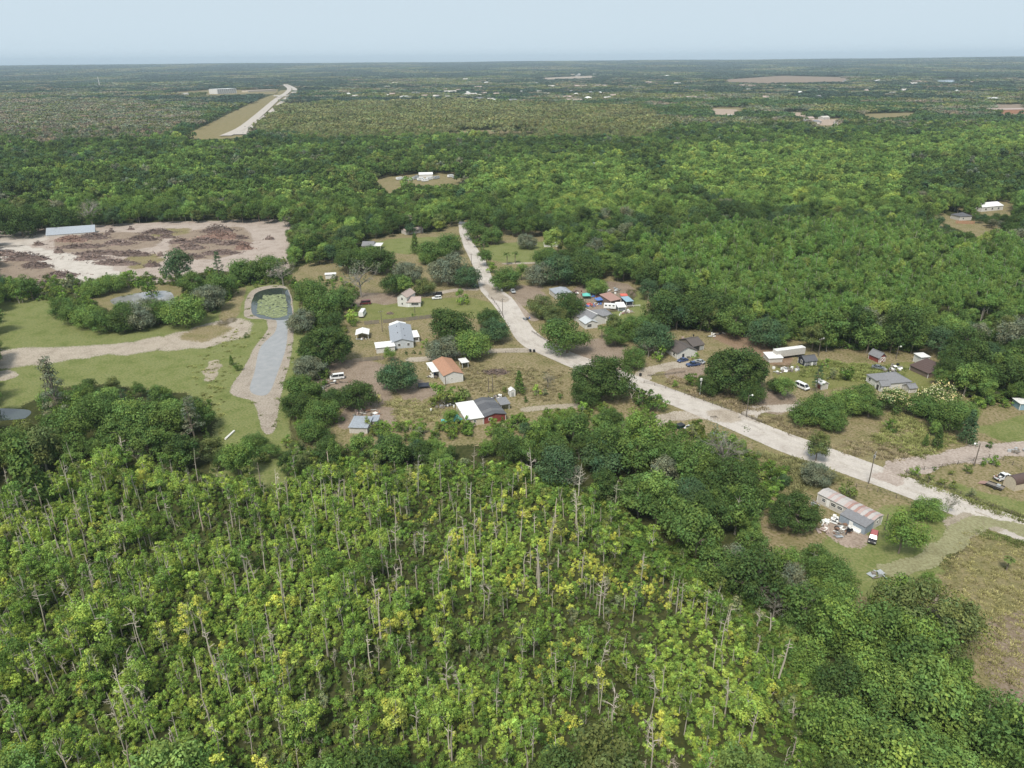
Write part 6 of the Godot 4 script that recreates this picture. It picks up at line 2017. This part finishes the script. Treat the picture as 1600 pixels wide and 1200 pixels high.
# ---------------------------------------------------------------- trees that stand singly: px, py of the crown's middle, width, kind, tone, label
const SIZE := {"oak": [11.2, 9.5, 5.0], "great_oak": [17.0, 12.5, 6.0], "flowering": [9.4, 7.0, 3.6], "broadleaf": [10.2, 13.0, 7.0], "cypress": [7.0, 17.0, 11.0], "pine": [6.0, 15.0, 9.0], "shrub": [3.0, 2.9, 1.4], "juniper": [3.6, 6.0, 2.8], "swamp_tall": [5.2, 10.0, 6.0], "bare": [10.0, 9.0, 5.0], "palm": [4.2, 6.6, 5.6]}
const NAMED := {"oak": ["oak_tree", "tree"], "great_oak": ["oak_tree", "tree"], "flowering": ["flowering_tree", "tree"], "broadleaf": ["broadleaf_tree", "tree"], "cypress": ["cypress_tree", "tree"], "pine": ["pine_tree", "tree"], "shrub": ["bush", "bush"], "juniper": ["juniper", "conifer"], "swamp_tall": ["swamp_tree", "tree"], "bare": ["bare_tree", "tree"], "palm": ["palm_tree", "palm tree"]}

func stand(px: float, py: float, w: float, kind: String, tone: String, label: String, pick: int, high := 1.0) -> void:
	var z: Array = SIZE[kind]
	var p := G(px, py, 4.0)
	var s := 1.0
	for i in 4:
		s = mpp(p) * w / z[0]
		p = G(px, py, z[2] * s * high)
	var group := ""
	tree(NAMED[kind][0], kind, tone, pick, Vector3(p.x, 0, p.z), fmod(px * 1.37 + py, TAU), Vector3(s, s * high, s), label, NAMED[kind][1], group)

func place_trees() -> void:
	var list := [
		[531, 462, 48, "oak", "mid", "dense green oak above the white camper"], [549, 495, 24, "shrub", "lime", "bright yellow-green bush hiding the white camper"], [498, 478, 62, "oak", "mid", "big oak at the left edge of the upper lawn"],
		[481, 453, 50, "oak", "mid", "oak by the top of the ditch"], [470, 500, 44, "oak", "grey", "greyish oak between ditch and upper lawn"], [515, 500, 40, "oak", "dark", "dark oak left of the picket fence"], [562, 434, 64, "bare", "pale", "wide grey bare tree above the maroon van"],
		[613, 441, 44, "oak", "dark", "round dark green oak left of the two-storey house"], [648, 381, 20, "juniper", "mid", "slender conifer on the far lawn"], [680, 392, 44, "oak", "mid", "green oak left of the road's far straight"], [702, 378, 42, "oak", "mid", "oak beside the end of the road's far straight"],
		[699, 418, 60, "oak", "grey", "large grey-green oak in the row above the drive"], [728, 430, 44, "oak", "blue", "bluish oak at the road corner above the drive"], [662, 446, 34, "oak", "olive", "olive oak behind the two-storey house"], [638, 423, 44, "oak", "grey", "grey oak in the row above the two-storey house"], [634, 444, 30, "broadleaf", "light", "light green tree right behind the round dark oak"],
		[668, 400, 30, "oak", "light", "light green tree at the front of the far lawn"], [615, 408, 16, "pine", "mid", "small conifer before the far lawn"], [595, 405, 50, "oak", "dark", "dark oak in front of the grey house with the white carport"], [570, 402, 46, "oak", "mid", "mid green oak left of the grey house"],
		[722, 463, 26, "shrub", "fresh", "round fresh green shrub beside the drive"], [645, 492, 8, "shrub", "light", "tiny green bush on the fence of the upper lawn"],
		[709, 505, 68, "oak", "dark", "broad dark oak between the lawns near the road"], [762, 494, 40, "oak", "dark", "dark oak at the bend, right of the broad one"], [774, 514, 48, "oak", "blue", "rounded bluish oak close to the road bend"], [739, 535, 58, "oak", "light", "lighter oak with visible trunk right of the tan-roofed house"], [690, 543, 50, "oak", "grey", "low greyish oak behind the tan-roofed house"], [665, 536, 18, "shrub", "fresh", "fresh green bush right of the mobile home's porch"],
		[634, 551, 7, "shrub", "dark", "leftmost of three dark bushes before the mobile home"], [647, 550, 7, "shrub", "dark", "middle of three dark bushes before the mobile home"], [656, 551, 6, "shrub", "dark", "rightmost of three dark bushes before the mobile home"],
		[508, 538, 92, "great_oak", "dark", "huge dark oak left of the white fabric carport"], [481, 570, 50, "oak", "grey", "grey-green oak below the huge dark one by the ditch"], [475, 604, 52, "oak", "mid", "oak along the ditch's lower right bank"], [467, 630, 50, "oak", "dark", "dark oak at the foot of the ditch row"], [500, 640, 56, "oak", "mid", "oak at the left of the lower dirt yard"], [490, 668, 50, "oak", "mid", "oak below the ditch row near the swamp"], [525, 650, 26, "shrub", "mid", "dark bush left of the broken board heap"],
		[620, 585, 62, "oak", "blue", "oak standing alone left of the black square canopy"], [607, 553, 18, "broadleaf", "fresh", "fresh green treetop before the long white shed"], [558, 613, 58, "oak", "dark", "dark round oak on the red dirt yard"], [520, 618, 40, "oak", "dark", "dark oak left of the red dirt yard's round oak"], [590, 622, 12, "shrub", "cream", "pale bush right of the red dirt yard's round oak"],
		[684, 613, 32, "shrub", "light", "yellowish bush at the left end of the hedge"], [697, 620, 32, "shrub", "olive", "olive bush in the middle of the hedge"], [711, 617, 32, "shrub", "mid", "green bush right of the hedge's middle"], [725, 616, 32, "shrub", "olive", "olive bush at the hedge's right end"], [676, 628, 16, "shrub", "olive", "small olive bush below the hedge"],
		[811, 598, 24, "juniper", "mid", "round green conifer beside the tiny garden shed"], [788, 608, 12, "shrub", "olive", "small olive bush left of the tiny garden shed"], [821, 624, 10, "shrub", "dark", "small dark bush below the tiny garden shed"], [838, 609, 18, "shrub", "lime", "low lime-green bush right of the garden shed"], [856, 592, 30, "bare", "pale", "small leafless grey tree on the dry yard by the road"], [852, 612, 12, "shrub", "grey", "grey bush beneath the small leafless tree"], [876, 618, 11, "shrub", "mid", "lone green bush left of the roadside oak"], [706, 652, 26, "broadleaf", "fresh", "bright green tree over the turquoise canopy"],
		[787, 433, 46, "oak", "mid", "round green oak right of the road above the silver pickup"], [768, 416, 22, "shrub", "light", "yellow-green bush along the road's right verge"], [760, 400, 24, "broadleaf", "mid", "tree at the right verge by the far lawn"], [824, 375, 30, "oak", "grey", "grey oak shading the white car on the far lawn"], [767, 366, 34, "oak", "mid", "oak at the far lawn's top left"], [746, 358, 38, "oak", "mid", "oak right of the road's far end"], [745, 378, 18, "shrub", "mid", "left of two bushes by the road's far end"], [757, 378, 18, "shrub", "dark", "right of two bushes by the road's far end"], [805, 396, 12, "palm", "olive", "palm standing on the far lawn"], [792, 398, 12, "palm", "olive", "leaning palm left of the far lawn's palm"], [845, 425, 48, "oak", "grey", "big grey-green oak above the slate-grey house"], [870, 418, 60, "oak", "blue", "bluish spreading oak right of the big grey-green one"], [912, 420, 60, "oak", "dark", "dark oak behind the junk yard"], [862, 374, 34, "broadleaf", "lime", "tall yellow-green tree over the white caravans"], [815, 423, 22, "broadleaf", "light", "light tree right of the round oak"], [850, 400, 40, "oak", "mid", "oak below the tall yellow-green tree"],
		[849, 477, 44, "oak", "olive", "olive-green oak right of the road's bend"], [893, 475, 52, "oak", "dark", "dark brownish oak before the slate-grey house"], [866, 488, 36, "oak", "olive", "olive oak left of the L-shaped house"], [887, 523, 68, "oak", "mid", "large green oak beside the road below the L-shaped house"], [868, 508, 36, "oak", "blue", "bluish oak behind the roadside fence"], [933, 446, 34, "oak", "light", "round light green oak in the junk yard"], [959, 503, 32, "broadleaf", "olive", "brownish conical tree beside the L-shaped house"], [963, 525, 36, "oak", "mid", "oak on bare dirt below the L-shaped house"], [993, 511, 48, "oak", "mid", "oak in the middle of the row left of the white gabled house"], [1024, 524, 62, "oak", "blue", "broad oak behind the white gabled house"], [990, 558, 42, "oak", "mid", "oak close to the road left of the white gabled house"], [1031, 552, 26, "shrub", "fresh", "bright bush at the white gabled house's left corner"], [941, 512, 14, "palm", "olive", "palm before the L-shaped house"], [1014, 544, 30, "bare", "pale", "grey leafless tree left of the white gabled house"],
		[940, 588, 98, "great_oak", "dark", "massive dark oak overhanging the sand road"], [909, 580, 32, "oak", "grey", "greyish oak left of the massive roadside oak"], [920, 612, 50, "oak", "dark", "dark oak below the massive roadside oak"], [993, 615, 32, "shrub", "dark", "leftmost juniper bush of the roadside row"], [1006, 621, 34, "shrub", "dark", "second juniper bush of the roadside row"], [1018, 626, 34, "shrub", "dark", "third juniper bush of the roadside row"], [1030, 629, 30, "shrub", "mid", "rightmost juniper bush of the roadside row"],
		[1151, 574, 106, "great_oak", "dark", "huge round oak in the middle of the right-hand yards"], [1081, 590, 28, "shrub", "mid", "bush at the left foot of the huge round oak"], [1178, 612, 44, "oak", "dark", "smaller dark oak at the right foot of the huge oak"], [1112, 600, 40, "oak", "dark", "dark lower bough tree under the huge oak"], [1212, 600, 30, "oak", "dark", "dark oak right of the huge oak"], [1228, 606, 30, "broadleaf", "light", "light green tree left of the white camper van"], [1055, 600, 12, "shrub", "light", "light bush on the verge before the huge oak"], [1087, 557, 14, "shrub", "light", "light bush between garage and parked cars"],
		[1197, 516, 60, "oak", "blue", "round bluish oak at the wood edge above the semi trailer"], [1110, 478, 92, "great_oak", "dark", "broad dark oak at the wood edge behind the garage"], [1048, 478, 74, "oak", "dark", "broad dark oak right of the junk yard"], [1012, 500, 34, "oak", "mid", "green oak at the junk yard's lower right"], [1150, 500, 60, "oak", "mid", "green oak in the wood edge behind the garage"], [1258, 503, 56, "oak", "mid", "oak right of the bluish round oak"], [1296, 506, 60, "broadleaf", "mid", "tree behind the dark navy playhouse"], [1342, 506, 58, "broadleaf", "dark", "dark tree left of the red barn"], [1412, 508, 60, "broadleaf", "dark", "dark tree behind the pale street lamp"],
		[1258, 642, 52, "oak", "mid", "left tree of the thicket beside the drive"], [1285, 632, 56, "oak", "mid", "second tree of the thicket beside the drive"], [1322, 626, 50, "oak", "light", "third tree of the thicket beside the drive"], [1345, 622, 52, "oak", "mid", "fourth tree of the thicket beside the drive"], [1300, 652, 46, "oak", "mid", "front tree of the thicket beside the drive"], [1360, 634, 42, "oak", "mid", "right end tree of the thicket beside the drive"],
		[1403, 624, 54, "flowering", "cream", "oak with cream blossom below the hip-roofed house"], [1468, 622, 62, "flowering", "cream", "wide tree with cream blossom on its crown"], [1440, 630, 46, "oak", "mid", "green tree between the two blossoming trees"], [1478, 645, 62, "oak", "mid", "green tree below the wide blossoming tree"], [1510, 640, 40, "oak", "light", "light green tree right of the blossoming trees"],
		[1516, 668, 36, "juniper", "blue", "dark columnar shrub tree on the right meadow"], [1467, 684, 22, "juniper", "dark", "dark conical shrub on the right meadow"], [1447, 688, 13, "juniper", "mid", "small conical shrub left of the dark one"], [1463, 670, 20, "broadleaf", "light", "pale sapling behind the dark conical shrub"], [1280, 588, 19, "pine", "blue", "young pine behind the small white shed"], [1322, 581, 28, "shrub", "mid", "wide green bush on the right meadow"], [1302, 585, 18, "shrub", "grey", "grey bush left of the wide green bush"], [1291, 567, 15, "shrub", "light", "light bush right of the playhouse"], [1390, 663, 22, "shrub", "mid", "low green bush below the blossoming trees"], [1400, 672, 10, "shrub", "dark", "tiny dark bush on the right meadow"],
		[1279, 695, 42, "broadleaf", "olive", "thin airy tree overhanging the road"], [1279, 738, 48, "oak", "grey", "grey bushy tree behind the weathered mobile home"], [1325, 766, 32, "shrub", "olive", "olive bush behind the weathered mobile home"], [1554, 719, 20, "shrub", "fresh", "bright green bush by the sandy drive"], [1538, 722, 14, "shrub", "mid", "green bush left of the bright one"], [1514, 732, 17, "shrub", "olive", "dry olive bush at the foot of the lamp pole"], [1432, 736, 20, "shrub", "light", "low light bush at the fence corner"], [1546, 694, 13, "shrub", "dark", "dark shrub beyond the sandy drive"],
		[1453, 744, 14, "shrub", "olive", "first olive bush behind the roadside fence"], [1472, 752, 16, "shrub", "olive", "second olive bush behind the roadside fence"], [1490, 757, 16, "shrub", "olive", "third olive bush behind the roadside fence"], [1519, 771, 16, "shrub", "grey", "grey bush on the roadside fence"], [1487, 738, 10, "shrub", "olive", "small dry bush inside the fenced yard"], [1460, 732, 8, "shrub", "dark", "small dark bush at the fenced yard's back"],
		[1412, 832, 58, "broadleaf", "fresh", "light green young tree on the grass by the mobile home"], [1452, 793, 46, "oak", "light", "light green tree beside the road curve"], [1484, 788, 34, "bare", "pale", "lacy half bare tree overhanging the road"], [1432, 800, 30, "shrub", "mid", "bush between the two light green trees"], [1240, 800, 84, "great_oak", "dark", "tall dark oak left of the weathered mobile home"], [1578, 874, 16, "palm", "olive", "cabbage palm on the brown field"], [1160, 798, 50, "bare", "pale", "grey tree at the wood's lower edge"], [1130, 700, 96, "bare", "pale", "large grey leafless oak in the dark belt"], [1075, 770, 70, "oak", "blue", "bluish oak in the dark belt"], [1455, 960, 165, "great_oak", "olive", "great olive-green oak at the brown field's corner"], [1330, 985, 110, "great_oak", "mid", "large green oak left of the great olive one"], [1400, 1060, 140, "great_oak", "mid", "large green oak at the lower right"], [1290, 890, 70, "oak", "mid", "oak below the weathered mobile home"], [1400, 1000, 90, "great_oak", "light", "light green oak before the great olive one"], [1540, 1120, 120, "great_oak", "mid", "oak at the lower right corner"],
		[95, 478, 38, "oak", "mid", "leftmost tree of the pond grove"], [112, 487, 42, "oak", "mid", "second tree of the pond grove's front"], [135, 492, 46, "oak", "light", "third tree of the pond grove's front"], [163, 498, 46, "oak", "mid", "fourth tree of the pond grove's front"], [190, 498, 48, "oak", "dark", "fifth tree of the pond grove's front"], [218, 494, 48, "oak", "grey", "grey tree at the pond grove's front"], [245, 486, 46, "oak", "mid", "tree before the pond's right end"], [285, 482, 64, "oak", "light", "broad light tree right of the pond"], [322, 462, 54, "oak", "grey", "grey-green willow right of the pond"], [342, 442, 50, "oak", "mid", "green tree behind the grey-green willow"], [272, 413, 46, "broadleaf", "blue", "tall tree between pond and cleared land"], [200, 436, 30, "shrub", "light", "light bush behind the pond"], [176, 440, 38, "oak", "light", "light tree behind the pond's left end"], [145, 448, 36, "oak", "light", "light tree left behind the pond"], [232, 446, 38, "shrub", "mid", "dark bush row behind the pond"], [300, 440, 40, "oak", "mid", "tree behind the pond's right end"], [378, 420, 48, "oak", "mid", "green tree above the head of the ditch"], [412, 416, 50, "oak", "mid", "second green tree above the head of the ditch"], [440, 425, 44, "bare", "pale", "grey tree at the head of the ditch"], [340, 412, 20, "pine", "blue", "dark pine by the cleared land"], [22, 446, 30, "broadleaf", "light", "light tree at the left edge of the cleared land"], [46, 448, 32, "broadleaf", "mid", "green tree at the lower edge of the cleared land"], [8, 452, 34, "oak", "light", "light bushy tree at the left border"], [74, 456, 24, "shrub", "olive", "olive bush left of the pond grove"], [30, 462, 26, "shrub", "mid", "green bush at the top of the left field"], [110, 440, 30, "shrub", "grey", "grey bush above the pond grove"],
		[236, 478, 44, "oak", "grey", "grey tree standing before the pond's middle"], [203, 486, 42, "oak", "mid", "green tree standing before the pond's left half"],
		[384, 524, 9, "shrub", "dark", "small lone dark bush by the sand track's end"], [361, 563, 10, "juniper", "mid", "small lone conifer on the left field"], [370, 572, 16, "shrub", "mid", "weeds at the foot of the small lone conifer"], [139, 332, 46, "bare", "pale", "wide bare tree behind the long shed"], [30, 343, 60, "oak", "dark", "dark oak left behind the long shed"], [95, 338, 50, "oak", "dark", "dark oak right behind the long shed"],
		[372, 712, 52, "broadleaf", "fresh", "bright green tree at the foot of the ditch"], [40, 745, 78, "juniper", "mid", "soft tall conifer at the left border of the swamp"], [400, 690, 40, "oak", "mid", "tree with grey trunk below the ditch"], [80, 605, 50, "pine", "grey", "tall pine at the lower left of the field"], [150, 960, 66, "swamp_tall", "lime", "large yellow-green tree in the left swamp"], [200, 1060, 50, "swamp_tall", "lime", "yellow-green tree in the lower left swamp"], [470, 1115, 54, "swamp_tall", "lime", "yellow-green tree near the bottom of the swamp"], [685, 1110, 46, "swamp_tall", "lime", "yellow-green tree at the bottom middle of the swamp"],
	]
	for i in list.size():
		var t: Array = list[i]
		stand(t[0], t[1], t[2], t[3], t[4], t[5], i, 1.35 if t[2] > 60 and t[3] == "broadleaf" else 1.0)
	weeds()
	undergrowth()

# rough weeds and tussocks over the open ground
func weeds() -> void:
	var mesh := MB.new()
	var r := rng_of(400)
	for i in 26:
		var d := Vector3(r.randfn(), 0, r.randfn()) * 0.28
		var top := d * 1.5 + Vector3(r.randfn() * 0.1, r.randf_range(0.25, 0.6), r.randfn() * 0.1)
		var s := Vector3(r.randfn(), 0, r.randfn()).normalized() * 0.12
		mesh.tri(d - s, d + s, top, Color(1, 1, 1) * r.randf_range(0.7, 1.2))
	var mm := MultiMesh.new()
	mm.transform_format = MultiMesh.TRANSFORM_3D
	mm.use_colors = true
	mm.mesh = mesh.mesh(leaf_mat)
	var areas := []
	# outline, count, size, colour
	for a in [[[[1165, 650], [1260, 650], [1300, 690], [1400, 690], [1470, 702], [1395, 722], [1330, 712], [1240, 680]], 1200, 0.8, Color(0.298, 0.251, 0.158)], [[[1015, 585], [1080, 590], [1160, 625], [1210, 640], [1150, 645], [1080, 618]], 900, 0.9, Color(0.317, 0.260, 0.167)], [[[1180, 705], [1250, 718], [1330, 750], [1270, 760], [1220, 780]], 800, 1.0, Color(0.242, 0.242, 0.112)],
		[[[1510, 830], [1600, 855], [1600, 1080], [1540, 1060], [1500, 960], [1470, 880]], 1000, 0.55, Color(0.360, 0.336, 0.156)], [[[1400, 640], [1500, 690], [1440, 715], [1360, 690]], 900, 0.9, Color(0.278, 0.298, 0.112)], [[[1415, 738], [1600, 805], [1600, 820], [1500, 782], [1410, 745]], 900, 0.9, Color(0.223, 0.242, 0.094)],
		[[[600, 625], [680, 625], [690, 660], [620, 665]], 260, 0.8, Color(0.336, 0.324, 0.156)], [[[700, 565], [880, 580], [880, 630], [740, 615]], 900, 0.7, Color(0.298, 0.260, 0.149)], [[[1250, 560], [1420, 575], [1400, 600], [1250, 590]], 900, 0.9, Color(0.242, 0.278, 0.094)], [[[290, 570], [380, 500], [400, 520], [350, 600], [350, 690], [330, 650]], 500, 0.7, Color(0.276, 0.288, 0.108)], [[[1520, 833], [1600, 860], [1600, 846], [1525, 822]], 300, 0.55, Color(0.17, 0.21, 0.07)]]:
		var d := px_poly(a[0])
		var n := 0
		while n < a[1]:
			var q: Vector2 = d.box.position + Vector2(r.randf(), r.randf()) * d.box.size
			n += 1
			if not inside(d, q) or hw_noise.get_noise_2d(q.x * 3.0, q.y * 5.0) < -0.15 - 0.3 * r.randf():
				continue
			areas.append([G(q.x, q.y), a[2] * r.randf_range(0.6, 1.6), a[3]])
	# rushes along the water's edge
	for line in [[[395, 454], [444, 448], [457, 486], [454, 549], [438, 611], [426, 669]], [[426, 669], [403, 659], [397, 627], [362, 613], [383, 575], [400, 542], [419, 517], [416, 499], [384, 493], [395, 454]], [[172, 470], [215, 458], [262, 455], [272, 470], [255, 490], [210, 488], [172, 470]]]:
		for i in line.size() - 1:
			var a := G(line[i][0], line[i][1])
			var b := G(line[i + 1][0], line[i + 1][1])
			for k in int(a.distance_to(b) * 2.2):
				if r.randf() < 0.05:
					areas.append([a.lerp(b, r.randf()) + Vector3(r.randfn(), 0, r.randfn()) * 0.9, r.randf_range(0.5, 1.3), Color(0.180, 0.216, 0.072)])
	mm.instance_count = areas.size()
	for i in areas.size():
		var k := r.randf_range(0.6, 1.35)
		mm.set_instance_transform(i, Transform3D(Basis(Vector3.UP, r.randf() * TAU).scaled(Vector3(areas[i][1] * 1.6, areas[i][1], areas[i][1] * 1.6)), areas[i][0]))
		mm.set_instance_color(i, areas[i][2] * k)
	var o := MultiMeshInstance3D.new()
	o.name = "weeds"
	o.multimesh = mm
	add_child(o)
	o.set_meta("kind", "stuff")
	tag(o, "rough weeds and tussocks on the open ground", "weeds")

func _ready() -> void:
	var cam := Camera3D.new()
	cam.name = "camera"
	cam.fov = rad_to_deg(2.0 * atan(HALF_H))
	cam.near = 0.5
	cam.far = 60000.0
	cam.position = Vector3(0, EYE, 0)
	cam.rotation_degrees = Vector3(-PITCH, 0, 0)
	cam.rotate_object_local(Vector3(0, 0, 1), -ROLL)
	add_child(cam)
	cam.current = true
	var env := Environment.new()
	var sky := Sky.new()
	var sm := ProceduralSkyMaterial.new()
	sm.sky_top_color = Color(0.645, 0.690, 0.727)
	sm.sky_horizon_color = Color(0.665, 0.722, 0.757)
	sm.sky_curve = 0.12
	sm.ground_bottom_color = Color(0.25, 0.28, 0.22)
	sm.ground_horizon_color = Color(0.6, 0.68, 0.72)
	sm.sun_angle_max = 1.0
	sky.sky_material = sm
	env.background_mode = Environment.BG_SKY
	env.sky = sky
	env.tonemap_mode = Environment.TONE_MAPPER_LINEAR
	env.tonemap_exposure = 1.62
	env.sdfgi_enabled = true
	env.ssao_enabled = true
	env.ssil_enabled = true
	env.fog_enabled = true
	env.fog_density = 0.00006
	env.fog_light_color = Color(0.80, 0.88, 0.95)
	var we := WorldEnvironment.new()
	we.name = "environment"
	we.environment = env
	add_child(we)
	var sun := DirectionalLight3D.new()
	sun.name = "sun"
	sun.light_energy = 0.92
	sun.light_color = Color(1.0, 0.97, 0.92)
	sun.light_angular_distance = 14.0
	sun.shadow_enabled = true
	sun.rotation_degrees = Vector3(-56, -22, 0)
	sun.sky_mode = DirectionalLight3D.SKY_MODE_LIGHT_ONLY
	add_child(sun)
	make_materials()
	make_land()
	make_vegetation()
	plant_woods()
	place_things()
	place_trees()
	grow_woods()
